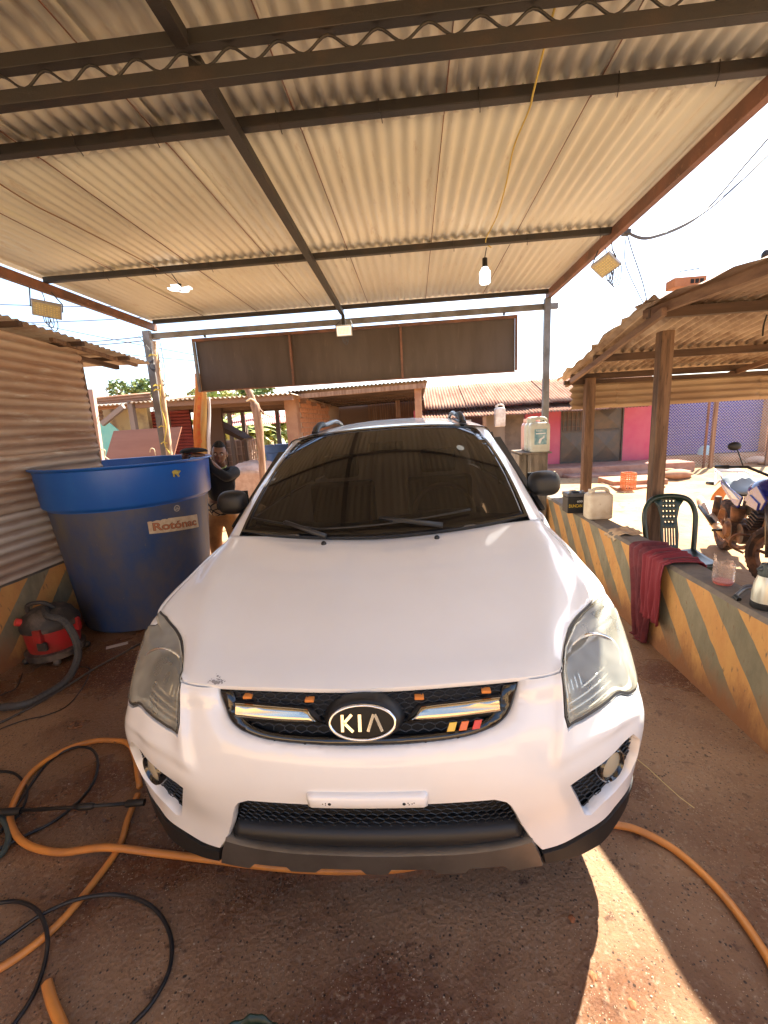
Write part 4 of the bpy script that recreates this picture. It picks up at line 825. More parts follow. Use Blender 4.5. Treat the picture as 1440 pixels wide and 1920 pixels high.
# wipers
WIP = M('wiper_black', (.015, .015, .016), .4)
def wiper(t0, v0, t1, v1, tp, hinge):
    b = MB(); n = 14; off = Vector((0, -.012, .014))
    b.tube([G(t0+(t1-t0)*i/n, v0+(v1-v0)*i/n)+off for i in range(n+1)], .0055, 6); w_ = b.build('wiper', WIP, car, smooth=True, local=True)
    b = MB(); m_ = G((t0+t1)/2, (v0+v1)/2)+off*1.6; b.tube([G(hinge[0], hinge[1])+off*1.2, G(tp[0], tp[1])+off*2, m_], [.014, .010, .007], 7); b.build('wiper_arm', WIP, w_, smooth=True, local=True)
wiper(-.93, .085, -.42, .035, (-.66, .06), (-.36, -.01)); wiper(-.44, .035, .62, .09, (-.0, .085), (.42, .015))
for x0 in (-.278, .278):
    i_ = 1 if x0 > 0 else -1; q = S(i_*1.0, 9.72); b = MB(); b.lathe([(.014, -.004), (.012, .008), (.007, .014), (0, .015)], q, (0, -.2, 1), 12); b.build('washer_nozzle', BLKPL, car, smooth=True, local=True)
# door mirrors
for sg_ in (1, -1):
    b = MB(); c = Vector((sg_*.925, 1.43, 1.222))
    def mf(a, cc):
        t = a*2*pi; p_ = cc*pi; e = .5
        def sp_(v, k): return (abs(v)**k)*(1 if v >= 0 else -1)
        x = sp_(sin(p_), .7)*sp_(cos(t), .7)*.098; z = sp_(sin(p_), .7)*sp_(sin(t), .7)*.080; y = -sp_(cos(p_), .75)*.062
        k = .80+.20*((y+.06)/.12); return c+Vector((x*k, y, z*k-.012*(x*sg_/.1)*0))
    b.grid(mf, 28, 14); mo = b.build('door_mirror', BLKPL, car, smooth=True, local=True)
    b = MB(); b.tube([c+Vector((-sg_*.06, .0, -.055)), c+Vector((-sg_*.12, -.02, -.09)), Vector((sg_*.80, 1.36, 1.10))], [.03, .026, .035], 10); b.build('mirror_arm', BLKPL, mo, smooth=True, local=True)
    b = MB(); b.prism([(-.08, -.06), (.08, -.06), (.08, .06), (-.08, .06)], c+Vector((0, .064, 0)), (-1, 0, 0), (0, 0, 1), .002); b.build('mirror_glass', CHROME, mo, local=True)

# ------------------------------------------------------------------ blue water tank
TX, TY = -2.429, 2.664
def tankmat(nm, top):
    m = M(nm, (.01, .09, .42), .38); N, L, b = nodes(m); g = N.new('ShaderNodeNewGeometry')
    def nz_(sc, st=(1, 1, 1)):
        mpx = N.new('ShaderNodeMapping'); mpx.inputs['Scale'].default_value = st; L.new(g.outputs['Position'], mpx.inputs[0]); q = N.new('ShaderNodeTexNoise'); q.inputs['Scale'].default_value = sc; q.inputs['Detail'].default_value = 8; q.inputs['Roughness'].default_value = .65; L.new(mpx.outputs[0], q.inputs['Vector']); return q.outputs[0]
    def mixr(f, lo, hi, a, c):
        r = N.new('ShaderNodeMapRange'); r.inputs[1].default_value = lo; r.inputs[2].default_value = hi; L.new(f, r.inputs[0]); x = N.new('ShaderNodeMixRGB'); L.new(r.outputs[0], x.inputs[0])
        for i, cc in ((1, a), (2, c)):
            if isinstance(cc, tuple): x.inputs[i].default_value = hexc(*cc)
            else: L.new(cc, x.inputs[i])
        return x.outputs[0]
    if top: c = mixr(nz_(3, (1, 1, .5)), .45, .8, (.012, .10, .42), (.03, .15, .48))
    else: c = mixr(nz_(2.2, (1, 1, .6)), .37, .66, (.012, .058, .20), (.115, .102, .088))
    c = mixr(nz_(30), .66, .74, c, (.16, .15, .14)); L.new(c, b.inputs['Base Color'])
    b.inputs['Roughness'].default_value = .34 if top else .5; return m
tk = thing('water_tank', 'big tapered blue plastic water tank with a raised rim band, dusty lower half', 'water tank', (TX, TY, 0))
b = MB(); b.lathe([(.50, .0), (.535, .015), (.545, .05), (.635, 1.04), (.640, 1.08)], (TX, TY, 0), n=72, cap=False); b.build('tank_body', tankmat('tank_blue_dusty', 0), tk, smooth=True, auto=35)
b = MB(); b.lathe([(.640, 1.075), (.668, 1.095), (.675, 1.11), (.690, 1.395), (.715, 1.408), (.72, 1.414), (.715, 1.422), (.665, 1.420), (.655, 1.40), (.648, 1.1), (.63, 1.04), (.53, .08), (.0, .07)], (TX, TY, 0), n=72, cap=False); b.build('tank_band', tankmat('tank_blue_clean', 1), tk, smooth=True, auto=35)
def tp(u, v, r):   # direction from the axis for a point seen at u,v: intersect cylinder-ish radius r
    d = ray(u, v); ox, oy = EYE.x-TX, EYE.y-TY; A = d.x**2+d.y**2; B = 2*(ox*d.x+oy*d.y); C = ox*ox+oy*oy-r*r; t = (-B-sqrt(max(0, B*B-4*A*C)))/(2*A); p = EYE+d*t; return atan2(p.y-TY, p.x-TX), p.z
def rad(z): return .545+(z-.05)*.0909
a0, z0 = tp(278, 990, rad(.88)); a1, z1 = tp(371, 978, rad(.92)); zc = .86; zc = (z0+z1)/2
ZL, ZH = min(z0, z1)-.03, min(z0, z1)+.075
b = MB(); b.grid(lambda a, c: (TX+(rad(.9)+.004+.0)*cos(a0+(a1-a0)*a)+(c-.5)*.0, TY+(rad(.9)+.004)*sin(a0+(a1-a0)*a), z0+(z1-z0)*a+(c-.42)*.118), 20, 2); b.build('tank_sticker', M('sticker_cream', (.60, .52, .38), .6, c2=(.50, .38, .26), nscale=20), tk, smooth=True)
def text_mesh(name, txt, size, mat, fn, parent, extr=0, offset=0, xs=1):
    cu = bpy.data.curves.new(name, 'FONT'); cu.body = txt; cu.size = size; cu.offset = offset; cu.align_x = 'LEFT'; o = bpy.data.objects.new('tmp', cu); COL.objects.link(o)
    dg = bpy.context.evaluated_depsgraph_get(); me = bpy.data.meshes.new_from_object(o.evaluated_get(dg)); bpy.data.objects.remove(o)
    bm = bmesh.new(); bm.from_mesh(me); bmesh.ops.triangulate(bm, faces=bm.faces); bmesh.ops.subdivide_edges(bm, edges=[e for e in bm.edges if e.calc_length() > size*.3], cuts=2)
    xm = max(v.co.x for v in bm.verts); vs = [(v.co.x, v.co.y) for v in bm.verts]; bm.verts.index_update(); fs = [tuple(v.index for v in f.verts) for f in bm.faces]; bm.free(); bpy.data.meshes.remove(me)
    b = MB(); b.add([fn(x*xs/xm if xs else x, y) for x, y in vs], fs); return b.build(name, mat, parent)
def onstick(k): return lambda x, y: Vector((TX+(rad(.9)+k)*cos(a0+(a1-a0)*(.06+.88*x)), TY+(rad(.9)+k)*sin(a0+(a1-a0)*(.06+.88*x)), z0+(z1-z0)*(.06+.88*x)-.024+y))
text_mesh('sticker_lettering_outline', 'Rotónac', .088, M('letter_dark', (.09, .05, .03), .6), onstick(.0052), tk, offset=.0035)
text_mesh('sticker_lettering', 'Rotónac', .088, M('letter_rust', (.42, .15, .07), .6), onstick(.0064), tk, offset=.0012)
a2, z2 = tp(331, 953, rad(1.0)); b = MB()
def oncyl(dx, dz, k): aa = a2+dx/rad(1.0); return Vector((TX+(rad(z2+dz)+k)*cos(aa), TY+(rad(z2+dz)+k)*sin(aa), z2+dz))
n = 36; b.add([oncyl(.030*(1 if i % 2 else .84)*cos(2*pi*i/n), .030*(1 if i % 2 else .84)*sin(2*pi*i/n), .004) for i in range(n)]+[oncyl(.020*cos(2*pi*i/n), .020*sin(2*pi*i/n), .004) for i in range(n)], [(i, (i+1) % n, n+(i+1) % n, n+i) for i in range(n)])
b.add([oncyl(x, z, .004) for x, z in ((-.017, -.010), (.017, -.010), (.017, -.002), (-.017, -.002))], [(0, 1, 2, 3)])
for k in (-.009, 0, .009): b.add([oncyl(k+x, z, .004) for x, z in ((-.002, .0), (.002, .0), (.002, .012), (-.002, .012))], [(0, 1, 2, 3)])
b.build('tank_seal', M('seal_print', (.45, .42, .36), .6), tk)
a3, z3 = tp(328, 882, .69); kc = Vector((TX+.70*cos(a3), TY+.70*sin(a3), z3)); b = MB()
for k in range(9): b.ball(kc+Vector((random.uniform(-.03, .03), random.uniform(-.02, .01), random.uniform(-.022, .012))), random.uniform(.010, .018), 8, (1.3, 1, .8))
for k in range(2): b.tube(spline([kc, kc+Vector((.015*(1-2*k), -.01, -.03)), kc+Vector((.02*(1-2*k), 0, -.05))], 4), .008, 6)
seti(b.build('rag_knot', M('yellow_rag', (.50, .42, .10), .85, c2=(.36, .28, .08), nscale=30), smooth=True), 'yellow knotted rag plugging a hole in the tank rim band', 'rag')
# black cap / folded jacket on the rim
hc = PY(362, 846, 2.98); b = MB()
def hf(a, c):
    t = a*2*pi; p = c*pi/2; return hc+Vector((.135*cos(t)*cos(p)*(1.0+.08*sin(3*t)), .09*sin(t)*cos(p), .045*sin(p)**.7+.008*noise.noise((3*cos(t), 3*sin(t), c))-.012))
b.grid(hf, 24, 8); seti(b.build('black_cap', M('black_cloth', (.010, .010, .012), .9), smooth=True), 'black cap lying on the rim of the blue tank by the man\'s hand', 'cap')

# ------------------------------------------------------------------ person
def skin_mesh(name, mat, parent, chains, root=0, sub=2, smooth=True):
    """chains: list of lists of (pos, radius) sharing coincident points; grown with Skin + Subdivision and baked"""
    vs = []; es = []; rs_ = []
    def idx(p, r):
        for i, q in enumerate(vs):
            if (q-p).length < 1e-5: return i
        vs.append(p); rs_.append(r); return len(vs)-1
    for ch in chains:
        pr = None
        for p, r in ch:
            i = idx(Vector(p), r)
            if pr is not None and pr != i: es.append((pr, i))
            pr = i
    me = bpy.data.meshes.new(name); me.from_pydata(vs, es, []); o = bpy.data.objects.new(name, me); COL.objects.link(o)
    sk = o.modifiers.new('skin', 'SKIN'); sk.use_smooth_shade = True
    for i, r in enumerate(rs_):
        d = me.skin_vertices[0].data[i]; d.radius = r if isinstance(r, (tuple, list)) else (r, r); d.use_root = (i == root)
    sb_ = o.modifiers.new('sub', 'SUBSURF'); sb_.levels = sub; sb_.render_levels = sub
    dg = bpy.context.evaluated_depsgraph_get(); m2 = bpy.data.meshes.new_from_object(o.evaluated_get(dg)); bpy.data.objects.remove(o)
    m2.name = name; m2.materials.clear(); m2.materials.append(mat); org = ORG[parent.name] if parent else Vector((0, 0, 0)); m2.transform(Matrix.Translation(-org)); m2.polygons.foreach_set('use_smooth', [True]*len(m2.polygons)); m2.polygons.foreach_set('material_index', [0]*len(m2.polygons))
    q = bpy.data.objects.new(name, m2); COL.objects.link(q); q.parent = parent; ORG[q.name] = org; return q
PBX, PBY = -1.93, 3.42
man = thing('person', 'young man in black long-sleeved top and ochre trousers leaning on the blue tank', 'person', (PBX, PBY, 0))
pel = Vector((-1.98, 3.46, .80)); chest = Vector((-1.93, 3.40, 1.12)); neck = Vector((-1.885, 3.36, 1.29)); headc = PY(411, 851, 3.30); shR = Vector((-1.74, 3.40, 1.215)); shL = Vector((-2.05, 3.30, 1.24))
elR = PY(424, 896, 3.12); haR = Vector((-1.93, 2.99, 1.425)); 
hj = headc+Vector((0, .03, -.05))
body = [[(pel, .12), (pel.lerp(chest, .5), .115), (chest, .12), (neck, .05), (hj, .05)],
 [(chest, .12), (shR, .055), (elR, .043), (haR+Vector((.05, .02, -.01)), .026), (haR, .028), (haR+Vector((-.05, -.01, .01)), .022)],
 [(chest, .12), (shL, .055), (Vector((-2.12, 3.15, 1.33)), .042), (Vector((-2.08, 3.02, 1.44)), .028), (Vector((-2.02, 2.96, 1.45)), .026)]]
for sx in (-.10, .10): body.append([(pel, .12), (pel+Vector((sx, 0, -.08)), .085), (Vector((pel.x+sx*1.2, 3.44, .46)), .058), (Vector((pel.x+sx*1.3, 3.50, .09)), .036), (Vector((pel.x+sx*1.35, 3.38, .04)), .036), (Vector((pel.x+sx*1.4, 3.27, .03)), .028)])
skin_mesh('body', SKIN, man, body)
# fingers, rooted in the palm
fg_ = []
for k in range(4):
    base = haR+Vector((-.055, -.01+.016*(k-1.5), .008)); L = (.062, .07, .066, .052)[k]
    skin_mesh('finger', SKIN, man, [[(base, .0095), (base+Vector((-L*.5, -.004, .010)), .009), (base+Vector((-L*.85, -.006, -.004)), .008), (base+Vector((-L*1.0, -.006, -.016)), .0065)]], sub=1)
skin_mesh('thumb', SKIN, man, [[(haR+Vector((.0, -.02, .0)), .011), (haR+Vector((-.03, -.045, -.002)), .010), (haR+Vector((-.055, -.05, -.01)), .008)]], sub=1)
# head
hd = Vector((.34, -.92, -.14)).normalized(); hu = Vector((.10, 0, 1)); hu = (hu-hd*hu.dot(hd)).normalized(); hr_ = hd.cross(hu)
def HP(x, y, z): return headc+hr_*x+hd*y+hu*z
def headf(a, c):
    t = a*2*pi; p = c*pi; x = sin(p)*cos(t); y = sin(p)*sin(t); z = cos(p)
    w = .074*(1-.24*max(0, -z)**1.3); d = .092*(1-.12*max(0, -z)); h = .112
    X, Y_, Z = x*w, y*d, z*h
    if Y_ > 0:
        k = y; nose = math.exp(-((X)/.013)**2-((Z+.012)/.028)**2)*.022*k; brow = math.exp(-((Z-.026)/.012)**2)*.006*k*(abs(X) < .055); eye = -math.exp(-((abs(X)-.030)/.014)**2-((Z-.008)/.011)**2)*.010*k
        lip = math.exp(-(X/.024)**2-((Z+.052)/.010)**2)*.007*k; chin = math.exp(-(X/.025)**2-((Z+.090)/.018)**2)*.012*k; ck = math.exp(-((abs(X)-.043)/.02)**2-((Z+.015)/.025)**2)*.005*k
        Y_ += nose+brow+eye+lip+chin+ck
    return HP(X, Y_, Z)
b = MB(); b.grid(headf, 48, 36); b.build('head', SKIN, man, smooth=True)
for sx in (-1, 1):
    b = MB(); b.ball(HP(sx*.074, -.002, .0), .026, 12, (.45, .8, 1.15)); b.build('ear', SKIN, man, smooth=True)
    b = MB(); b.ball(HP(sx*.030, .077, .008), .0115, 12); b.build('eye', M('eye_white', (.55, .5, .45), .2) if sx < 0 else bpy.data.materials['eye_white'], man, smooth=True)
    b = MB(); b.ball(HP(sx*.030, .0845, .007), .0058, 10); b.build('iris', BLKGL, man, smooth=True)
    b = MB(); b.tube([HP(sx*.013, .094, .026), HP(sx*.030, .096, .033), HP(sx*.048, .083, .028)], [.003, .0045, .002], 6); b.build('eyebrow', BLKMAT, man, smooth=True)
b = MB(); b.tube([HP(-.022, .088, -.050), HP(-.008, .097, -.047), HP(0, .098, -.049), HP(.008, .097, -.047), HP(.022, .088, -.050)], [.002, .0055, .005, .0055, .002], 7); b.tube([HP(-.018, .090, -.058), HP(0, .097, -.060), HP(.018, .090, -.058)], [.003, .007, .003], 7); b.build('lips', M('lips', (.20, .065, .05), .45), man, smooth=True)
def hairf(a, c):
    t = a*2*pi; p = c*pi*.56; k = 1.0+.05*noise.noise((cos(t)*14, sin(t)*14, c*16)); x = sin(p)*cos(t); y = sin(p)*sin(t); z = cos(p)
    top = .018*max(0, z); lim = 1 if y < .25 else 1; zz = z*(.118+top); q = HP(x*.0785*k, y*.096*k, zz*k)
    if y > .05 and z < .62: q = HP(x*.062, y*.08, max(zz, .062))
    return q
b = MB(); b.grid(hairf, 60, 30); b.build('hair', M('black_hair', (.008, .007, .007), .8, bump=.004, bscale=150), man, smooth=True)
SHB = M('black_knit', (.012, .012, .014), .85, bump=.002, bscale=90)
g1_ = [[(pel.lerp(chest, .30), .150), (pel.lerp(chest, .65), .142), (chest+Vector((0, 0, .03)), .128), (neck-Vector((0, 0, .02)), .062)], [(chest+Vector((0, 0, .03)), .128), (shR, .068), (shR.lerp(elR, .5), .058), (elR, .054), (elR.lerp(haR, .5), .044), (haR+Vector((.055, .02, -.012)), .036)], [(chest+Vector((0, 0, .03)), .128), (shL, .066), (Vector((-2.12, 3.15, 1.33)), .05), (Vector((-2.09, 3.05, 1.42)), .038)]]
skin_mesh('jumper', SHB, man, g1_)
PAT = M('patterned_shirt', (.42, .28, .15), .8); N, L, bb_ = nodes(PAT); t_ = N.new('ShaderNodeTexCoord'); mp2 = N.new('ShaderNodeMapping'); mp2.inputs['Scale'].default_value = (11, 11, 17); mp2.inputs['Rotation'].default_value = (0, .5, .3); vo_ = N.new('ShaderNodeTexVoronoi'); vo_.feature = 'DISTANCE_TO_EDGE'; L.new(t_.outputs['Object'], mp2.inputs[0]); L.new(mp2.outputs[0], vo_.inputs['Vector']); vo_.inputs['Scale'].default_value = 1
mr_ = N.new('ShaderNodeMapRange'); mr_.inputs[1].default_value = .08; mr_.inputs[2].default_value = .11; L.new(vo_.outputs['Distance'], mr_.inputs[0]); x_ = N.new('ShaderNodeMixRGB'); x_.inputs[1].default_value = (.012, .01, .01, 1); x_.inputs[2].default_value = (.42, .28, .15, 1); L.new(mr_.outputs[0], x_.inputs[0]); L.new(x_.outputs[0], bb_.inputs['Base Color'])
skin_mesh('shirt_hem', PAT, man, [[(pel+Vector((0, 0, -.09)), .162), (pel+Vector((0, 0, .06)), .160), (pel.lerp(chest, .42), .146)]])
TRO = M('ochre_trousers', (.50, .24, .075), .85, c2=(.36, .16, .05), nscale=7, bump=.002, bscale=30)
tr_ = [[(pel+Vector((0, 0, .02)), .125), (pel+Vector((0, 0, -.06)), .125)]]
for sx in (-.10, .10): tr_.append([(pel+Vector((0, 0, -.06)), .125), (pel+Vector((sx, 0, -.12)), .10), (Vector((pel.x+sx*1.2, 3.44, .46)), .080), (Vector((pel.x+sx*1.3, 3.50, .14)), .062)])
skin_mesh('trousers', TRO, man, tr_)
for sx in (-.10, .10):
    b = MB(); c = Vector((pel.x+sx*1.35, 3.36, -.02)); b.grid(lambda a, cc: c+Vector((.048*cos(a*2*pi)*sin(cc*pi/2+.01)*1.0, .14*sin(a*2*pi)*sin(cc*pi/2+.01), .085*cos(cc*pi/2)**.6)), 20, 8); b.build('shoe', BLKPL, man, smooth=True)
b = MB(); q = neck+Vector((.02, -.075, .0)); b.tube([neck+Vector((.06*cos(t), .06*sin(t)-.01, -.02+.015*sin(t))) for t in [2*pi*i/20 for i in range(20)]], .006, 6, closed=True); b.build('collar_trim', M('green_trim', (.35, .42, .12), .7), man, smooth=True)

# ------------------------------------------------------------------ vacuum cleaner
vc = thing('vacuum_cleaner', 'dirty red and black workshop vacuum cleaner on the wet floor by the left wall', 'vacuum cleaner', (-2.68, 1.78, 0))
VR = M('faded_red_plastic', (.36, .018, .02), .5, c2=(.22, .03, .02), nscale=7); VB = M('dusty_black_plastic', (.035, .03, .028), .6, c2=(.14, .11, .09), nscale=9, lo=.48, hi=.66)
vx, vy = -2.66, 1.80
b = MB(); b.lathe([(.17, .03), (.19, .04), (.195, .09), (.17, .095)], (vx, vy, 0), n=28); b.build('vacuum_base', VB, vc, smooth=True, auto=40)
b = MB(); b.lathe([(.16, .09), (.168, .12), (.178, .25), (.18, .27)], (vx, vy, 0), n=32); b.build('dust_drum', VR, vc, smooth=True, auto=40)
b = MB(); b.lathe([(.188, .26), (.192, .285), (.185, .31), (.165, .335), (.15, .37), (.11, .40), (.06, .415), (0, .418)], (vx, vy, 0), n=32); b.build('motor_head', VB, vc, smooth=True, auto=50)
b = MB(); b.tube(spline([(vx-.10, vy-.06, .38), (vx-.08, vy-.07, .45), (vx+.02, vy-.05, .46), (vx+.08, vy-.02, .40)], 6), .016, 8); b.build('carry_handle', VB, vc, smooth=True)
for (dx, dy) in ((.05, -.175), (-.17, .0), (.175, .03)): b = MB(); b.box(vx+dx-.03, vx+dx+.03, vy+dy-.018, vy+dy+.018, .20, .30); b.build('latch', VR, vc, bevel=.006)
b = MB(); b.box(vx+.03, vx+.10, vy-.19, vy-.16, .135, .20); b.build('hose_socket', VB, vc, bevel=.01)
b = MB(); b.cyl((vx-.12, vy-.11, .33), (vx-.14, vy-.14, .35), .028); b.build('switch_knob', M('red_switch', (.62, .05, .04), .4), vc, bevel=.004)
for t in range(4): b = MB(); c = Vector((vx+.19*cos(t*pi/2+.7), vy+.19*sin(t*pi/2+.7), .025)); b.ball(c, .026, 10); b.build('castor', VB, vc, smooth=True)
hp = spline([(vx+.0, vy-.02, .40), PZ(90, 1155, .42), PZ(120, 1165, .38), PZ(142, 1200, .25), PZ(145, 1235, .12), PZ(125, 1275, .035), PZ(80, 1305, .03), PZ(40, 1322, .03), PZ(-40, 1330, .03), PZ(-140, 1345, .03)], 12)
b = MB(); b.tube(hp, [.023+.0022*(i % 2) for i in range(len(hp))], 8); b.build('suction_hose', M('ribbed_hose_grey', (.05, .05, .052), .6), vc, smooth=False)

# ------------------------------------------------------------------ hoses and floor things
def hose(name, label, pts, r, m, cat='hose', z=None, group=None, extra=()):
    P_ = [PZ(u, v, r*1.0+h) for u, v, h in pts]; b = MB(); b.tube(spline(P_, 10), r, 10); return seti(b.build(name, m, smooth=True), label, cat, group)
hose('water_hose', 'thick orange hose looping on the floor left of the car and passing under its bumper', [(262, 1475, 0), (246, 1400, 0), (205, 1388, .0), (160, 1393, 0), (110, 1412, 0), (60, 1448, 0), (28, 1500, 0), (20, 1540, 0), (45, 1580, 0), (110, 1598, 0), (200, 1589, .02), (300, 1600, .0), (400, 1612, 0), (520, 1626, 0), (620, 1632, 0), (700, 1631, 0), (770, 1625, 0), (840, 1600, 0), (950, 1560, 0), (1080, 1540, 0), (1150, 1546, 0), (1200, 1558, 0), (1270, 1597, 0), (1350, 1672, 0), (1420, 1765, 0), (1460, 1840, 0), (1490, 1960, 0)], .0135, ORANGE)
hose('water_hose', 'second run of orange hose curving down to the lower left edge of the floor', [(258, 1490, 0), (240, 1535, 0), (222, 1590, 0), (170, 1662, 0), (110, 1732, 0), (40, 1790, 0), (-30, 1830, 0), (-120, 1860, 0)], .0125, ORANGE)
hose('water_hose', 'cut end of an orange hose lying at the bottom left of the floor', [(88, 1843, .01), (98, 1880, .005), (125, 1945, 0), (150, 2020, 0)], .0145, ORANGE)
hose('pressure_hose', 'thin black pressure hose in a wide loop at the lower left of the floor', [(-30, 1790, 0), (20, 1755, 0), (80, 1714, .02), (150, 1685, .022), (225, 1678, 0), (285, 1700, 0), (318, 1750, 0), (318, 1815, 0), (285, 1880, 0), (235, 1935, 0), (190, 2000, 0)], .0065, BLACKH)
hose('pressure_hose', 'black hose arc left of the lower orange hose, dropping off the bottom left', [(-30, 1698, 0), (30, 1690, 0), (70, 1708, .02), (88, 1750, .02), (85, 1800, 0), (65, 1860, 0), (30, 1915, 0), (-10, 1960, 0)], .0065, BLACKH)
hose('pressure_hose', 'black hose loop wound with the upper orange hose beside the left headlight', [(-30, 1590, 0), (0, 1560, 0), (45, 1490, 0), (90, 1430, .0), (130, 1405, .012), (165, 1402, .028), (182, 1420, .01), (178, 1460, 0), (150, 1500, 0), (100, 1540, 0), (50, 1565, 0), (0, 1590, 0), (-40, 1600, 0)], .0065, BLACKH)
hose('pressure_hose', 'short black hose arc at the left edge above the orange loop', [(-30, 1450, 0), (0, 1446, 0), (30, 1452, 0), (50, 1480, 0), (40, 1520, 0), (10, 1550, 0), (-20, 1560, 0)], .006, BLACKH)
hose('pressure_hose', 'grey-green hose bending at the far left edge under the spray lance', [(-40, 1500, 0), (0, 1530, 0), (16, 1560, 0), (8, 1595, 0), (-30, 1630, 0)], .012, M('grey_green_hose', (.05, .07, .065), .5))
hose('power_cable', 'long dark cable running along the floor from the tank to the left edge', [(262, 1207, 0), (230, 1225, 0), (180, 1252, 0), (120, 1290, 0), (60, 1325, 0), (0, 1355, 0), (-60, 1380, 0)], .007, M('dusty_cable', (.07, .06, .055), .7), 'cable')
hose('power_cable', 'thin black cable winding over the floor in front of the vacuum cleaner', [(150, 1250, 0), (168, 1254, 0), (160, 1280, 0), (130, 1320, 0), (90, 1340, 0), (40, 1352, 0), (-20, 1375, 0)], .0035, BLACKH, 'cable')
hose('power_cable', 'loose black cable looping beneath the vacuum cleaner at the left edge', [(42, 1262, 0), (30, 1290, 0), (8, 1300, 0), (-10, 1310, 0)], .0035, BLACKH, 'cable')
wd = thing('spray_lance', 'black pressure washer lance lying across the orange hose loop', 'spray lance', PZ(130, 1515, .03))
q0, q1, q2, q3, q4 = PZ(-60, 1528, .04), PZ(40, 1520, .045), PZ(150, 1513, .05), PZ(235, 1507, .05), PZ(271, 1504, .05)
b = MB(); b.tube([q0, q1], [.016, .015], 10); b.build('lance_grip', BLKPL, wd, smooth=True, auto=40)
b = MB(); b.tube([q1, q2, q3], .0075, 8); b.build('lance_tube', BLKPL, wd, smooth=True)
b = MB(); b.tube([q1.lerp(q2, .93), q2, q2.lerp(q3, .25), q2.lerp(q3, .32)], [.009, .014, .014, .009], 10); b.build('lance_coupling', BLKPL, wd, smooth=True)
b = MB(); b.tube([q3, q3.lerp(q4, .1), q4], [.010, .0155, .0145], 12); b.build('lance_nozzle', BLKPL, wd, smooth=True, auto=40)
b = MB(); A, B = PZ(199, 1215, .004), PZ(240, 1205, .004); b.bar(A, B, .045, .004); seti(b.build('plastic_strip', M('pale_plastic', (.50, .45, .44), .5)), 'pale flat plastic strip on the floor in front of the blue tank', 'strip')
b = MB(); P_ = [PZ(u, v, .0015) for u, v in ((1188, 1418), (1215, 1440), (1245, 1468), (1275, 1495), (1302, 1515))]
for p, q in zip(P_, P_[1:]): b.bar(p, q, .0022, .002)
seti(b.build('straw', M('pale_straw', (.60, .48, .22), .8)), 'long pale straw lying on the floor right of the fog lamp', 'straw')
bk = thing('bucket', 'dark green plastic bucket with a ragged cut rim at the bottom edge', 'bucket', (-.25, -.45, 0))
b = MB(); c = Vector((-.262, -.462, 0))
b.grid(lambda a, h: c+Vector(((.10+.03*h)*cos(a*2*pi), (.10+.03*h)*sin(a*2*pi), h*(.255+.006*sin(a*2*pi*9)+.004*sin(a*2*pi*23)))), 90, 8); b.build('bucket_wall', M('dark_green_bucket', (.005, .022, .012), .4), bk, smooth=True, solid=.004)
b = MB(); b.lathe([(0, .012), (.10, .012)], c, n=24); b.build('bucket_floor', bpy.data.materials['dark_green_bucket'], bk)
PEB = M('pale_pebble', (.42, .34, .26), .7)
MBP = MB()
for k in range(160):
    x = random.uniform(-1.6, 1.2); y = random.uniform(-.4, 1.4)
    if -.9 < x < .9 and y > .1: y = random.uniform(-.4, 0.05)
    b = MB(); b.ball((x, y, .0015), random.uniform(.0008, .0034), 6, (1.3, 1, .6)); MBP.add(b.v, b.f)
seti(MBP.build('grit', PEB, smooth=True), 'scattered pale grit and stone chips on the wet concrete floor', 'grit', kind='stuff')
for k, (u, v) in enumerate(((1112, 1830), (1185, 1882), (1072, 1722))):
    c = PZ(u, v, .001); b = MB(); n = 9; b.grid(lambda a, h: c+Vector(((.011*h)*(1+.5*noise.noise((cos(a*6.28)*2, sin(a*6.28)*2, k*3)))*cos(a*2*pi), (.013*h)*(1+.5*noise.noise((cos(a*6.28)*2, sin(a*6.28)*2, k*3)))*sin(a*2*pi), .007*(1-h*h)*(1+.6*noise.noise((a*9, h*4, k))))), 20, 5)
    seti(b.build('mud_clod', M('orange_mud', (.30, .11, .045), .9) if k == 0 else bpy.data.materials['orange_mud'], smooth=True), ('larger orange mud clod in the middle of the sunlit floor strip', 'orange mud clod lowest in the sunlit floor strip', 'small mud clod at the shadow edge below the right fog lamp')[k], 'mud clod', 'mud clods in the sunlit strip')

# ------------------------------------------------------------------ things on the right wall
bt_ = thing('car_battery', 'black car battery with yellow and white lettering on the striped wall', 'battery', (1.765, 3.36, .632)); bt_z = .632
b = MB(); b.box(1.682, 1.862, 3.28, 3.44, .634, .80); b.build('battery_case', BLKPL, bt_, bevel=.006)
b = MB(); b.box(1.676, 1.868, 3.274, 3.446, .802, .838); b.build('battery_lid', M('battery_lid_grey', (.07, .07, .075), .45), bt_, bevel=.006)
for x in (1.71, 1.83): b = MB(); b.cyl((x, 3.30, .838), (x, 3.30, .862), .012); b.build('terminal', SILVER, bt_)
b = MB(); b.box(1.74, 1.80, 3.30, 3.42, .839, .848); b.build('battery_handle', BLKMAT, bt_)
def fl(o, U, W): o = Vector(o); U = Vector(U); W = Vector(W); return lambda x, y: o+U*x+W*y
text_mesh('battery_lettering', 'DUNCAN', .045, M('print_yellow', (.75, .50, .03), .5), fl((1.692, 3.277, .695), (.13, 0, 0), (0, 0, 1)), bt_)
text_mesh('battery_lettering', '600', .03, M('print_white', (.7, .7, .68), .5), fl((1.77, 3.277, .745), (.055, 0, 0), (0, 0, 1)), bt_)
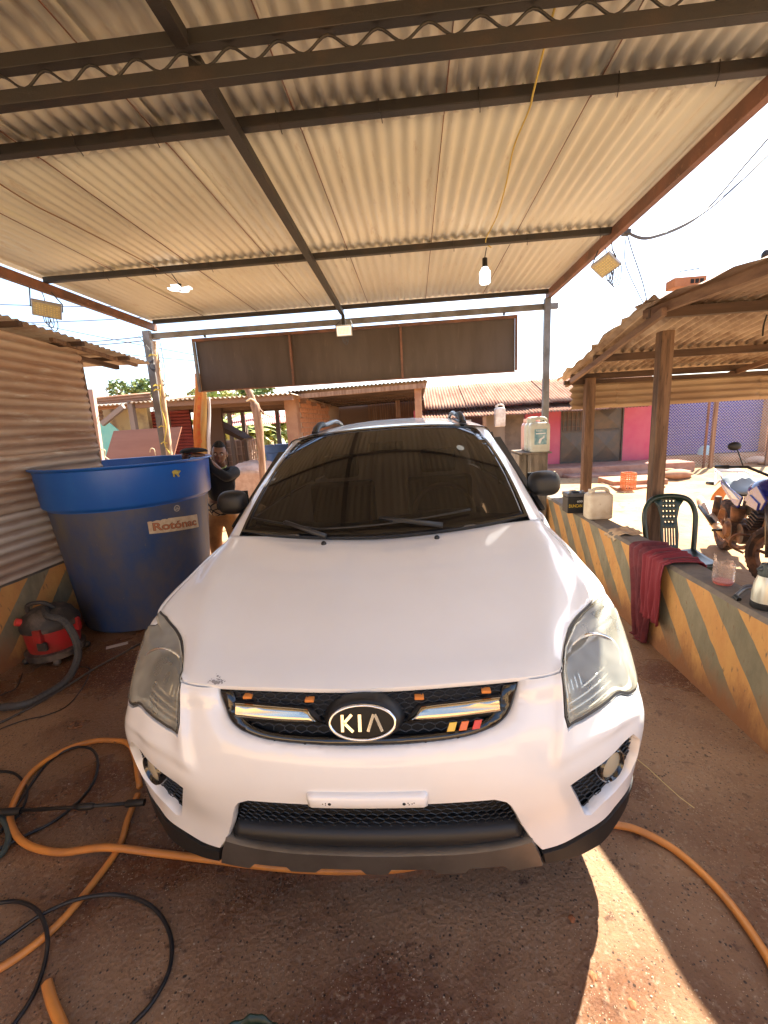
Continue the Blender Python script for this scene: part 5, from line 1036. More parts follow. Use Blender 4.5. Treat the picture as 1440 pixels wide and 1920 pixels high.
def jerry(name, label, c, w, d, h, mat, lab=False, group=None, capm=None, handle=True):
    t = thing(name, label, 'jerrycan', c, group=group); c = Vector(c); b = MB()
    def f(a, k):
        tt = a*2*pi; e = .35; cx = abs(cos(tt))**e*(1 if cos(tt) >= 0 else -1); sy = abs(sin(tt))**e*(1 if sin(tt) >= 0 else -1)
        prof = [(0, .0), (.9, .0), (.985, .03), (1, .10), (1, .13), (.985, .145), (1, .16), (1, .80), (.97, .88), (.80, .95), (.4, .975), (0, .975)]
        kk = k*(len(prof)-1); i = min(int(kk), len(prof)-2); fr_ = kk-i; r = prof[i][0]*(1-fr_)+prof[i+1][0]*fr_; z = prof[i][1]*(1-fr_)+prof[i+1][1]*fr_
        return c+Vector((r*cx*w/2, r*sy*d/2, z*h*.90))
    b.grid(f, 40, 22); b.build('can_body', mat, t, smooth=True, auto=60)
    if handle: b = MB(); b.tube(spline([c+Vector((-w*.22, 0, h*.84)), c+Vector((-w*.2, 0, h*.97)), c+Vector((w*.15, 0, h*.99)), c+Vector((w*.34, 0, h*.93)), c+Vector((w*.40, 0, h*.80))], 5), w*.075, 8); b.build('can_handle', mat, t, smooth=True)
    b = MB(); b.cyl(c+Vector((-w*.30, 0, h*.84)), c+Vector((-w*.30, 0, h*.98)), w*.12, n=16); b.build('can_cap', capm or mat, t, smooth=True, auto=40)
    return t
jerry('jerrycan', 'grubby off-white plastic jerrycan standing beside the car battery on the wall', (1.885, 3.06, .632), .225, .17, .285, JUG)
PALEJ = M('pale_translucent_plastic', (.58, .58, .48), .4, c2=(.50, .48, .38), nscale=8); REDJ = M('translucent_red_plastic', (.62, .36, .30), .4)
# pedestal with three jerrycans
pd = thing('concrete_pedestal', 'dark mossy concrete pedestal at the far end of the striped wall', 'pedestal', (1.665, 4.25, 0))
b = MB(); b.box(1.545, 1.740, 4.16, 4.395, 0, 1.17); b.build('block', CONCP, pd, bevel=.008)
b = MB(); b.box(1.44, 1.535, 4.30, 4.74, 0, 1.16); b.build('block', CONCP, pd, bevel=.008)
b = MB(); b.box(1.44, 1.79, 4.16, 4.74, 1.171, 1.19); b.build('shelf_slab', CONCP, pd, bevel=.003)
j1 = jerry('jerrycan', 'tall pale jerrycan with blue label, nearest of the row on the pedestal', (1.655, 4.24, 1.191), .235, .14, .40, PALEJ, group='jerrycans on the pedestal')
ls = MB(); ls.box(1.585, 1.725, 4.166, 4.168, 1.28, 1.46); ls.build('can_label', M('blue_label', (.14, .30, .34), .5, c2=(.30, .45, .46), nscale=18, c3=(.05, .08, .12), n3=30, lo3=.55), j1)
text_mesh('label_lettering', 'KLINEA', .03, M('label_white', (.75, .75, .72), .5), fl((1.60, 4.164, 1.432), (.075, 0, 0), (0, 0, 1)), j1)
b = MB(); b.box(1.60, 1.71, 4.163, 4.165, 1.402, 1.414); b.build('label_band', bpy.data.materials['label_white'], j1)
b = MB(); b.prism([(0, 0), (.02, .05), (.05, .07), (.045, .10), (.03, .075), (-.01, .055), (-.02, .01)], (1.65, 4.163, 1.29), (1, 0, 0), (0, 0, 1), .001); b.build('label_figure', bpy.data.materials['label_white'], j1)
jerry('jerrycan', 'middle pale jerrycan of the row on the pedestal', (1.655, 4.42, 1.191), .235, .14, .40, PALEJ, group='jerrycans on the pedestal')
jerry('jerrycan', 'farthest jerrycan on the pedestal, tinted red', (1.66, 4.60, 1.191), .235, .14, .40, REDJ, group='jerrycans on the pedestal')
# folded cloth
b = MB(); b.grid(lambda a, c: Vector((1.80+.17*a, 2.40+.22*c, WH+.012+.014*sin(a*7+c*3)*.6+.012*noise.noise((a*5, c*5, 1)))) if a > .12 else Vector((1.762+.3*a, 2.42+.20*c, WH+.004-.05*(1-a/.12)*(.5+.5*noise.noise((c*6, 0, 0))+.4))), 20, 14)
seti(b.build('folded_rag', M('tan_cloth', (.52, .36, .22), .9, c2=(.40, .26, .15), nscale=14), smooth=True, solid=.006), 'tan rag folded over the top edge of the striped wall', 'rag')
# maroon towel over wall
tw = thing('towel', 'wet maroon towel draped over the striped wall down to the floor', 'towel', (1.76, 1.75, .05))
def towel(y0, y1, drop, back, seed, k=1.0, off=0.):
    b = MB()
    def f(a, c):
        s = c*(drop+back+.20); yy = y0+(y1-y0)*a
        fold = (.016*sin(a*13+seed+1.6*noise.noise((c*2.2, seed, 0)))+.010*sin(a*29+c*5+seed*2))*(.6+.9*noise.noise((a*3, c*3, seed))+.3)
        if s < back: p = Vector((WX1+.012+fold*.4, yy, WH-back+s))
        elif s < back+.20: t = (s-back)/.20; p = Vector((WX1-(WX1-WX0)*t, yy, WH+.014+abs(fold)*.8+.008*sin(t*pi)))
        else:
            d = s-back-.20; nar = 1-.55*min(1, d/drop)*k; yc = (y0+y1)/2-.06*d; yy = yc+(yy-(y0+y1)/2)*nar; p = Vector((WX0-.016-off-.012*min(1, d*8)-abs(fold)*1.3*(.5+d), yy, WH+.006-d))
            p.z += .03*noise.noise((a*4, seed, 0))*min(1, d*3)
            if p.z < .02: p.x -= (.02-p.z)*.8; p.z = .012+abs(fold)*.6
        return p
    b.grid(f, 46, 60); return b
towel(1.70, 2.16, .66, .12, 0, 1.25).build('towel_fold', CLOTHM, tw, smooth=True, solid=.004)
towel(1.66, 1.92, .42, .06, 2.1, .35, .018).build('towel_fold', M('maroon_cloth_light', (.20, .022, .03), .9, bump=.002, bscale=60), tw, smooth=True, solid=.004)
# cut bottle
cb = thing('cut_bottle', 'clear ribbed plastic bottle base with a torn rim on the wall', 'bottle', (1.872, 1.342, WH))
c = Vector((1.872, 1.342, WH+.003))
def cbf(a, h):
    t = a*2*pi; top = .125+.045*max(0, cos(t-2.9))**3+.012*sin(3*t)+.006*sin(11*t); z = h*top; r = .050*(1-.18*(1-min(1, z/.02)))+.0028*sin(z*2*pi/.018)*(1 if z > .025 else 0); return c+Vector((r*cos(t), r*sin(t), z))
b = MB(); b.grid(cbf, 60, 50); b.build('bottle_wall', GLASSW, cb, smooth=True, solid=.001)
b = MB(); b.lathe([(0, .002), (.042, .002), (.046, .008), (.048, .02), (0, .020)], c, n=30); b.build('bottle_residue', M('pink_residue', (.62, .12, .09), .3, alpha=.7), cb, smooth=True, auto=40)
# trigger gun / wrench like tool
tl = thing('spray_gun_head', 'dark metal spray head lying on the wall beside the flask', 'tool', PZ(1400, 1110, WH))
q = [PZ(1378, 1118, WH+.012), PZ(1395, 1104, WH+.016), PZ(1412, 1101, WH+.02), PZ(1425, 1105, WH+.02)]
b = MB(); b.tube(spline(q, 5), [.009]*6+[.011]*6+[.010]*4, 8); b.build('tool_body', M('tool_steel', (.10, .10, .105), .4, .6), tl, smooth=True)
b = MB(); b.tube(spline([PZ(1388, 1103, WH+.014), PZ(1400, 1098, WH+.02), PZ(1418, 1098, WH+.02), PZ(1440, 1100, WH+.016)], 5), .006, 8); b.build('tool_trigger', SILVER, tl, smooth=True)
b = MB(); b.cyl(q[0], q[0]+Vector((.0, -.03, -.006)), .012); b.build('tool_jaw', BLKPL, tl)
# flask
fk = thing('vacuum_flask', 'cream steel vacuum flask with black lid and base at the right edge', 'flask', (1.85, 1.03, WH))
c = Vector((1.862, 1.035, WH+.002))
b = MB(); b.lathe([(.056, .0), (.058, .006), (.058, .028), (.054, .032)], c, n=36); b.build('flask_base', BLKPL, fk, smooth=True, auto=40)
b = MB(); b.lathe([(.0545, .030), (.055, .08), (.050, .12), (.040, .155), (.036, .165)], c, n=36, cap=False); b.build('flask_body', M('cream_enamel', (.58, .56, .46), .3, .4), fk, smooth=True)
b = MB(); b.lathe([(.038, .163), (.040, .17), (.038, .20), (.030, .222), (0, .228)], c, n=36); b.tube([c+Vector((-.03, 0, .20)), c+Vector((-.052, 0, .195))], [.014, .008], 8); b.build('flask_lid', M('flask_lid_grey', (.05, .06, .055), .5), fk, smooth=True, auto=40)
b = MB(); b.tube(spline([c+Vector((.036, 0, .19)), c+Vector((.085, 0, .18)), c+Vector((.09, 0, .10)), c+Vector((.056, 0, .05))], 5), .010, 8); b.build('flask_handle', BLKPL, fk, smooth=True)
# ------------------------------------------------------------------ plastic chair
ch = thing('plastic_chair', 'dark green plastic garden chair standing behind the striped wall', 'chair', (2.31, 2.46, .0), radians(-8)); ch.scale = (.86, .96, 1.0)
def chb(b, name, **k): return b.build(name, CHAIRM, ch, local=True, smooth=k.pop('smooth', True), **k)
def loft(b, secs):
    n = len(secs[0]); b.add([p for s_ in secs for p in s_], [(i*n+k, i*n+(k+1) % n, (i+1)*n+(k+1) % n, (i+1)*n+k) for i in range(len(secs)-1) for k in range(n)])
b = MB(); b.grid(lambda a, c: Vector((-.22+.44*a*(1), -.24+.46*c, .415+.02*(abs(2*a-1)**3)-.012*sin(pi*c)+(-.03 if c < .04 else 0))), 20, 16); chb(b, 'seat', solid=.006)
# back frame arch
ar = [(-.205, .20, .40), (-.225, .245, .60), (-.225, .275, .74), (-.16, .295, .845), (0, .305, .875), (.16, .295, .845), (.225, .275, .74), (.225, .245, .60), (.205, .20, .40)]
b = MB(); P_ = spline(ar, 7); b.tube([p for p in P_], [.024]*len(P_), 8); chb(b, 'back_frame')
def bk_(x, z): return Vector((x, .20+.12*(z-.40)/.47+.02*(1-(x/.2)**2)*(z-.4), z))
# back splat with holes
ol = [(-.075, .42), (.075, .42), (.085, .55), (.075, .68), (.10, .78), (.14, .835), (0, .87), (-.14, .835), (-.10, .78), (-.075, .68), (-.085, .55)]
hl_ = []
for j, z in enumerate((.655, .70, .745, .79, .83)):
    for i in range(4 if j else 3): 
        x = (i-(1.5 if j else 1))*.032; hl_.append([(x+.007*cos(t), z+.007*sin(t)) for t in [2*pi*q/8 for q in range(8)]])
for i in range(5): x = (i-2)*.024; hl_.append([(x-.004, .46), (x+.004, .46), (x+.004, .60), (x-.004, .60)])
patch('back_splat', CHAIRM, ol, hl_, fn=bk_, ga=.03, gs=.04, groove=.0015, depth=.006, parent=ch, mxe=.03)
for sx in (-1, 1):
    b = MB(); b.bar((sx*.20, -.225, .40), (sx*.235, -.255, 0), .05, .05, (0, 1, 0), .035, .035); chb(b, 'front_leg', smooth=False, bevel=.008)
    b = MB(); b.bar((sx*.20, .20, .42), (sx*.22, .28, 0), .05, .045, (0, 1, 0), .035, .03); chb(b, 'rear_leg', smooth=False, bevel=.008)
    b = MB(); b.bar((sx*.215, -.22, .395), (sx*.215, .21, .395), .014, .05); chb(b, 'seat_rail', smooth=False, bevel=.005)
b = MB(); b.bar((-.21, -.235, .395), (.21, -.235, .395), .014, .05); chb(b, 'seat_rail', smooth=False, bevel=.005)
b = MB(); b.box(-.02, .025, -.2445, -.243, .385, .405); b.build('maker_plate', M('bronze_tag', (.25, .16, .06), .5), ch, local=True)

# ------------------------------------------------------------------ timber shed right
sh = thing('timber_shed', 'open timber shed with rusty corrugated roof on rough posts beyond the striped wall', 'shed', (3.2, 3.4, -.1))
def post(x, y, z, w, m=WOOD, lean=0, nm='post'):
    b = MB(); b.bar((x-lean, y, -.3), (x, y, z), w, w*.9, (0, 1, 0)); b.build(nm, m, sh, bevel=.006)
post(2.30, 2.90, 2.25, .105, WOOD, -.02); post(2.345, 4.56, 2.03, .11, WOOD, 0); post(5.3, 2.9, 2.25, .11); post(5.3, 4.6, 2.03, .11); post(3.0, .3, 2.33, .11)
# main roof, slopes down away from the street side of the wall
def shz(y): return 2.325-.125*(y-2.6)
for i in range(5):
    x0 = 1.90+.80*i; b = MB()
    for_ = None
    def f(a, c, x0=x0, i=i):
        y = 2.35+(5.02-2.35)*a; x = x0-.03+.84*c+(.09*(y-2.6) if i == 0 else .09*(y-2.6))
        if i == 0 and c < .05: x += .05*noise.noise((y*3, 0, 1))+.03*noise.noise((y*11, 0, 1))
        ed = 1 if a > .97 else 0
        return Vector((x, y+ed*.05*noise.noise((x*6, 0, 4)), shz(y)+.040+.008*(i % 2)+.019*cos(2*pi*(x-.09*(y-2.6))/.092)+.008*noise.noise((x*2, y*2, 0))))
    b.grid(f, 26, 66); b.build('roof_sheet', UNDERSH, sh, smooth=True, solid=.0015)
for y in (2.5, 3.75, 4.62):
    b = MB(); b.bar((1.96+.09*(y-2.6), y, shz(y)-.02), (6.0, y, shz(y)-.03), .055, .07); b.build('roof_batten', WOODH, sh)
for x in (1.96, 3.9): b = MB(); b.bar((x, 2.3, shz(2.3)-.075), (x+.18, 4.78, shz(4.78)-.075), .035, .055); b.build('rafter', WOODY, sh)
b = MB(); b.bar((2.05, 4.60, 1.99), (6.0, 4.60, 1.955), .05, .05); b.build('eave_beam', WOODH, sh)
# torn dark flap at the far corner
b = MB(); c0 = PY(1088, 700, 4.85); b.grid(lambda a, c: Vector((c0.x-.05+.14*a*(1-.4*c), c0.y+.03*noise.noise((a*4, c*4, 0)), c0.z+.02-.20*c+.04*noise.noise((a*7, 0, 2)))), 10, 10); b.build('torn_flap', M('dark_felt', (.05, .035, .028), .9), sh, smooth=True, solid=.006)
# horizontal corrugated apron under the eave
for i, (xa, xb) in enumerate(((2.16, 2.72), (2.66, 4.4), (4.35, 6.0))):
    b = MB(); zt = 1.975-.004*i
    b.grid(lambda a, c: Vector((xa+(xb-xa)*a+(.04*noise.noise((c*6, i, 0)) if a < .02 or a > .98 else 0), 4.66+.012*cos(2*pi*c*4)+.004*i, zt-.31*c-(.03*a if i else 0)*0-.0)), 20, 32); b.build('apron_sheet', M('golden_corrugated', (.36, .26, .16), .6, c2=(.26, .17, .10), nscale=3, stretch=(.4, 1, 2)) if i == 0 else bpy.data.materials['golden_corrugated'], sh, smooth=True, solid=.0015)
# upper, nearer roof layer
def upz(y): return 2.52+.05*(y-2.6)*0-.06*(y-2.6)
UR = [(2.17, 1.02), (2.20, 2.2), (2.0, 2.95), (2.3, 3.1)]
for i in range(4):
    b = MB()
    def f(a, c, i=i):
        x = 1.92+.95*i+1.0*c; y = .3+(2.62-.3)*a; x += .19*(2.46-y); y += (.06*noise.noise((x*4, 0, 3)) if a > .97 else 0); return Vector((x, y, 2.385+.013*cos(2*pi*x/.076)+.012*noise.noise((x*1.5, y*1.5, 2))))
    b.grid(f, 22, 78); b.build('roof_sheet', RUSTSH, sh, smooth=True, solid=.0015)
b = MB(); b.bar((1.96, 2.56, 2.325), (2.36, .4, 2.34), .04, .06); b.build('rafter', WOODY, sh)
b = MB(); b.bar((1.98, 2.60, 2.345), (6, 2.60, 2.35), .06, .07); b.build('roof_batten', WOODH, sh)
b = MB(); b.bar((2.2, 1.3, 2.345), (6, 1.3, 2.35), .06, .06); b.build('roof_batten', WOODH, sh)
q = PY(1345, 513+20, 2.6); b = MB(); b.tube(spline([PY(1438, 590, 2.7), PY(1432, 610, 2.7), PY(1430, 630, 2.68)], 5), .006, 6); b.build('hanging_wire', STEEL, sh)
# bricks and dark junk on the roof
def lump(name, label, cat, p, sz, m, k=0): 
    b = MB(); b.box(p.x-sz[0]/2, p.x+sz[0]/2, p.y-sz[1]/2, p.y+sz[1]/2, p.z, p.z+sz[2]); return seti(b.build(name, m, bevel=.006), label, cat)
hb = thing('hollow_brick', 'red hollow brick lying on the shed roof edge against the sky', 'brick', PY(1285, 535, 2.75))
p = PY(1285, 541, 2.75); b = MB(); b.box(p.x-.12, p.x+.12, p.y-.06, p.y+.06, p.z, p.z+.07); b.build('brick_shell', BRICK, hb, bevel=.005)
for k in range(3): b = MB(); b.box(p.x+.00+.035*k, p.x+.026+.035*k, p.y-.062, p.y-.058, p.z+.02, p.z+.05); b.build('brick_hole', BLKMAT, hb)
p = PY(1438, 478, 2.5); b = MB(); b.ball(p, .035, 10, (1, 1, 1.2)); seti(b.build('roof_weight', STEEL, smooth=True), 'small dark round weight on the shed roof at the right edge', 'weight')
b = MB(); A, B = PY(1275, 509, 2.9), PY(1312, 503, 2.9); b.bar(A, B, .01, .006); seti(b.build('metal_strip', STEEL), 'thin metal strip sticking out over the shed roof against the sky', 'strip')

# ------------------------------------------------------------------ motorcycle
mc = thing('motorcycle', 'blue and white motorcycle caked in orange mud parked beyond the chair', 'motorcycle', (0, 0, 0))
RA = PZ(1356, 1030, -.2); FA = PZ(1444, 1100, -.2); dvec = (FA-RA); dvec.z = 0; dvec.normalize(); FA = RA+dvec*1.27
MUD = M('dried_orange_mud', (.26, .125, .065), .9, c2=(.10, .05, .03), nscale=9, bump=.004, bscale=60); TYRE = M('muddy_tyre', (.045, .03, .024), .9, c2=(.20, .10, .055), nscale=7, lo=.5, hi=.66)
MBL = M('blue_bodywork', (.04, .06, .42), .25, coat=.5, c2=(.03, .035, .20), nscale=3); MWH = M('silver_white_bodywork', (.55, .57, .62), .3, coat=.4); SEAT = M('grey_blue_seat', (.13, .17, .21), .6); ENG = M('muddy_engine', (.055, .04, .032), .65, .3, c2=(.20, .10, .055), nscale=9, lo=.45, hi=.62)
side_ = Vector((-dvec.y, dvec.x, 0))  # left of heading
if (EYE-RA).dot(side_) < 0: side_ = -side_
def Q(f, s, z): return RA+dvec*f+side_*s+Vector((0, 0, z))
mc.scale = (1.14, 1.14, 1.14); mc.location = RA; ORG[mc.name] = RA.copy()
def wheel(f, r, w, steer=0):
    ax_ = (side_*cos(steer)+dvec*sin(steer)).normalized(); c = Q(f, 0, r)
    b = MB(); R0 = r-w*.95; b.lathe([(R0, -w*.35), (R0+w*.35, -w*.52), (r-w*.2, -w*.42), (r, -w*.15), (r, w*.15), (r-w*.2, w*.42), (R0+w*.35, w*.52), (R0, w*.35)], c, ax_, 48, cap=False)
    u, v, a_ = frame(ax_)
    for k in range(40):
        t = 2*pi*k/40; 
        for q in (-1, 0, 1): d = u*cos(t+q*.05)+v*sin(t+q*.05); tt = u*-sin(t)+v*cos(t); b.bar(c+d*(r-.004-abs(q)*.012)+a_*(q*w*.28)-tt*.009, c+d*(r-.004-abs(q)*.012)+a_*(q*w*.28)+tt*.009, w*.2, .014, d)
    o = b.build('wheel', TYRE, mc, smooth=False)
    b = MB(); b.lathe([(R0+.004, -w*.36), (R0-.018, -w*.30), (R0-.022, 0), (R0-.018, w*.30), (R0+.004, w*.36)], c, ax_, 40, cap=False); b.cyl(c-a_*.045, c+a_*.045, .05, n=18)
    for k in range(5): t = 2*pi*k/5+.4; d = u*cos(t)+v*sin(t); e = u*cos(t+.12)+v*sin(t+.12); b.bar(c+d*.04, c+e*(R0-.012), .030, .022, a_, .020, .018)
    b.build('rim', MUD, o, smooth=True, auto=35); return c
cR_ = wheel(0, .285, .10); cF_ = wheel(1.27, .295, .085, .55)
def part(name, b, m, **k): return b.build(name, m, mc, **k)
b = MB(); b.grid(lambda a, c: Q(.16+.66*a, (c-.5)*(.24-.10*a*a), .80+.055*(1-a)**2-.045*sin(pi*min(1, a*1.15))-.05*(abs(2*c-1)**3)), 18, 12); part('seat', b, SEAT, smooth=True, solid=.05)
b = MB(); b.grid(lambda a, c: Q(.72+.46*c, .16*cos(a*2*pi)*sin(pi*min(.97, max(.03, c)))**.6, .80+.13*sin(a*2*pi)*sin(pi*min(.97, max(.03, c)))**.6+.03*c), 24, 16); part('fuel_tank', b, MBL, smooth=True)
for sg_ in (-1, 1):
    b = MB(); b.prism([(.86, .72), (1.22, .70), (1.30, .80), (1.10, .90), (.98, .84)], Q(0, .165*sg_, 0), dvec, (0, 0, 1), .02); part('tank_shroud', b, MBL, bevel=.008)
    b = MB(); b.prism([(.95, .70), (1.18, .69), (1.20, .755), (1.0, .80)], Q(0, .172*sg_+(.004 if sg_ > 0 else 0), 0), dvec, (0, 0, 1), .02); part('tank_shroud', b, MBL, bevel=.005)
    b = MB(); b.prism([(.10, .76), (.36, .66), (.62, .60), (.70, .72), (.40, .76), (.14, .84)], Q(0, .125*sg_, 0), dvec, (0, 0, 1), .02); part('side_panel', b, MBL, bevel=.006)
    b = MB(); b.prism([(.18, .78), (.50, .67), (.66, .69), (.40, .75)], Q(0, .133*sg_, 0), dvec, (0, 0, 1), .012); part('side_panel', b, MWH, bevel=.004)
    b = MB(); b.tube([Q(.02, .13*sg_, .285), Q(.12, .13*sg_, .62)], [.03, .034], 12); part('shock_absorber', b, ENG, smooth=True)
    b = MB(); b.tube([Q(1.27, .085*sg_, .30), Q(1.08, .075*sg_, .86)], [.026, .022], 10); part('fork_leg', b, SILVER, smooth=True)
    b = MB(); b.tube([Q(0, .10*sg_, .285), Q(.45, .09*sg_, .33)], .02, 8); part('swing_arm', b, MUD, smooth=True)
    b = MB(); b.tube([Q(1.05, .04*sg_, .96), Q(1.03, .22*sg_, 1.05), Q(.92, .36*sg_, 1.04)], .012, 8); b.tube([Q(.95, .33*sg_, 1.042), Q(.86, .40*sg_, 1.035)], .018, 8); part('handlebar', b, BLKPL, smooth=True)
    b = MB(); b.tube([Q(1.0, .24*sg_, 1.05), Q(.98, .29*sg_, 1.20)], .005, 6); c = Q(.97, .31*sg_, 1.23); b.ball(c, .05, 12, (1.2, .5, .8)); part('rear_mirror', b, BLKPL, smooth=True)
    b = MB(); b.tube([Q(.42, .15*sg_, .33), Q(.42, .25*sg_, .32)], .014, 8); part('foot_peg', b, BLKPL, smooth=True)
    b = MB(); b.tube(spline([Q(-.20, .03*sg_, .885), Q(-.14, .11*sg_, .885), Q(.10, .13*sg_, .865), Q(.18, .12*sg_, .80)], 5), .011, 8); b.tube([Q(-.16, .10*sg_, .885), Q(-.06, .12*sg_, .72), Q(.10, .12*sg_, .80)], .010, 8); part('grab_rail', b, MWH, smooth=True)
b = MB(); 
for f in (-.15, -.07, .02): b.tube([Q(f, -.11, .885), Q(f, .11, .885)], .008, 6)
part('luggage_rack', b, MWH, smooth=True)
b = MB(); b.tube([Q(-.10, .12, .735), Q(-.24, .14, .72)], .022, 8); part('indicator', b, BLKPL, smooth=True)
b = MB(); b.grid(lambda a, c: Q(-.36+.36*a, (c-.5)*.12, .50+.24*a**.7+.0), 8, 4); part('rear_mudguard', b, M('orange_mud_guard', (.48, .19, .07), .8), smooth=True, solid=.012)
b = MB(); b.box(-.01, .01, -.01, .01, 0, .02)
b = MB(); b.tube(spline([Q(1.0, .03, .50), Q(.98, .12, .33), Q(.75, .13, .24), Q(.45, .14, .26)], 6), .020, 10); part('exhaust_pipe', b, MUD, smooth=True)
b = MB(); b.tube([Q(.48, .15, .27), Q(.25, .17, .34), Q(-.20, .19, .50), Q(-.28, .19, .53)], [.030, .045, .050, .036], 14); part('muffler', b, M('tan_muffler', (.50, .33, .20), .6, c2=(.36, .20, .11), nscale=8), smooth=True)
b = MB(); b.tube([Q(.28, .20, .36), Q(-.12, .225, .47)], .026, 8); part('heat_shield', b, BLKPL, smooth=True)
b = MB(); b.tube([Q(.52, -.11, .36), Q(.52, .15, .36)], .115, 20); part('crankcase', b, ENG, smooth=True, auto=40)
b = MB(); b.tube([Q(.70, -.09, .36), Q(.70, .11, .36)], .10, 20); part('crankcase', b, ENG, smooth=True, auto=40)
b = MB(); b.tube([Q(.52, .15, .36), Q(.52, .175, .36)], [.085, .06], 20); part('clutch_cover', b, MUD, smooth=True, auto=40)
b = MB()
for k in range(7): b.bar(Q(.66+.028*k-.02, 0, .43+.030*k), Q(.80+.028*k, 0, .43+.030*k-.03), .16, .010, (0, 0, 1))
b.bar(Q(.72, 0, .42), Q(.86, 0, .64), .11, .11, side_); part('cylinder_fins', b, ENG)
b = MB(); b.bar(Q(.60, 0, .58), Q(.72, 0, .64), .10, .12); part('carburettor', b, SILVER, bevel=.01)
b = MB(); b.tube([Q(.58, .09, .60), Q(.56, .10, .46)], [.07, .05], 12); part('air_box', b, MUD, smooth=True, auto=40)
b = MB(); b.tube([Q(1.04, 0, .90), Q(.92, 0, .50), Q(.88, 0, .28)], .02, 8); b.tube([Q(1.02, 0, .84), Q(.4, 0, .70), Q(.1, 0, .74)], .018, 8); part('frame_tube', b, MUD, smooth=True)
b = MB(); b.tube(spline([Q(1.0, .05, .40), Q(.97, .22, .42), Q(.90, .24, .30), Q(.80, .10, .20)], 5), .012, 8); part('crash_bar', b, MUD, smooth=True)
b = MB(); b.grid(lambda a, c: cF_+dvec*(cos(.2+1.9*a)*.325)+side_*((c-.5)*.11)+Vector((0, 0, sin(.2+1.9*a)*.325)), 14, 4); part('front_mudguard', b, MUD, smooth=True, solid=.01)
b = MB(); b.ball(Q(1.16, 0, .92), .10, 16, (1, 1, 1)); part('headlamp', b, BLKPL, smooth=True)
# ================================================================== background, right: pink house
ph = thing('pink_house', 'pink plastered house with two low corrugated awnings across the dirt street', 'house', (4, 13.2, .1))
FY = 13.0
def pz(v, u=1168, Y=FY): return PY(u, v, Y).z
def pxx(u, v=800, Y=FY): return PY(u, v, Y).x
xr = pxx(1225, 800); xl = pxx(775, 760); zb = .06; zt = 2.05
xa, xb_ = pxx(1051, 815), pxx(1168, 812); da, db = pxx(905, 800), pxx(985, 800)
b = MB()
for (u0, u1) in ((xl, da-.9), (db, xa), (xb_, xr)): b.box(u0, u1, FY, FY+.25, zb-.3, 1.97)
b.box(da-.9, db, FY+.002, FY+.25, 1.951, 1.972); b.box(xa, xb_, FY+.002, FY+.25, 1.86, 1.968); b.build('facade_wall', PINK, ph)
b = MB(); b.box(xr+.001, xr+.12, FY-.02, FY+6, -.3, 2.1); b.build('side_wall', M('red_brown_wall_edge', (.32, .13, .08), .9, c2=(.45, .22, .14), nscale=6), ph)
b = MB(); b.box(xl, xr, FY+2.5, FY+2.6, -.3, 2.3); b.box(da-1.0, db+.1, FY+.3, FY+2.4, .02, .06); b.build('rear_wall', M('dark_room_wall', (.09, .05, .045), .9), ph)
# steel double door
dr = MB(); dr.box(xa+.02, xb_-.02, FY+.02, FY+.06, zb, 1.86); do = dr.build('street_door', DOORM, ph)
dw = (xb_-xa-.04)/2
b = MB()
for (x0, z0, z1) in ((xa+.04, zb+.05, 1.02), (xa+.04+dw, zb+.05, 1.02), (xa+.04+dw, 1.08, 1.80)):
    x1 = x0+dw-.08; cx, cz = (x0+x1)/2, (z0+z1)/2; y = FY+.019
    b.add([(x0, y, z0), (x1, y, z0), (x1, y, z1), (x0, y, z1), (cx, y-.05, cz)], [(0, 1, 4), (1, 2, 4), (2, 3, 4), (3, 0, 4)])
b.build('pressed_panel', M('dented_door_steel', (.075, .066, .056), .45, .35, c2=(.11, .08, .058), nscale=3), do, smooth=False)
b = MB()
for k in range(7): x = xa+.08+k*(dw-.14)/6; b.box(x-.009, x+.009, FY-.005, FY+.014, 1.08, 1.78)
for z in (1.2, 1.42, 1.64): b.box(xa+.05, xa+dw-.05, FY-.004, FY+.012, z-.008, z+.008)
b.build('door_grille', M('rusty_grille', (.16, .10, .07), .7), do)
b = MB(); b.box(xa, xa+.04, FY-.02, FY+.02, zb, 1.9); b.box(xb_-.04, xb_, FY-.02, FY+.02, zb, 1.9); b.box(xa+.042, xb_-.042, FY-.02, FY+.02, 1.85, 1.9); b.box(xa+.042, xb_-.042, FY-.012, FY+.016, 1.03, 1.07); b.build('door_frame', DOORM, ph)
b = MB(); b.box(da, db-.03, FY+.05, FY+.09, zb, 1.95); b.build('dark_door', M('dim_brown_door', (.14, .11, .09), .8, c2=(.22, .17, .13), nscale=3), ph)
b = MB(); b.grid(lambda a, c: Vector((da+.1+.6*a, FY+.035-.012*sin(a*9+c*4), .25+1.5*c)), 12, 8); b.build('plastic_curtain', M('dusty_plastic_sheet', (.28, .22, .18), .5), ph, smooth=True)
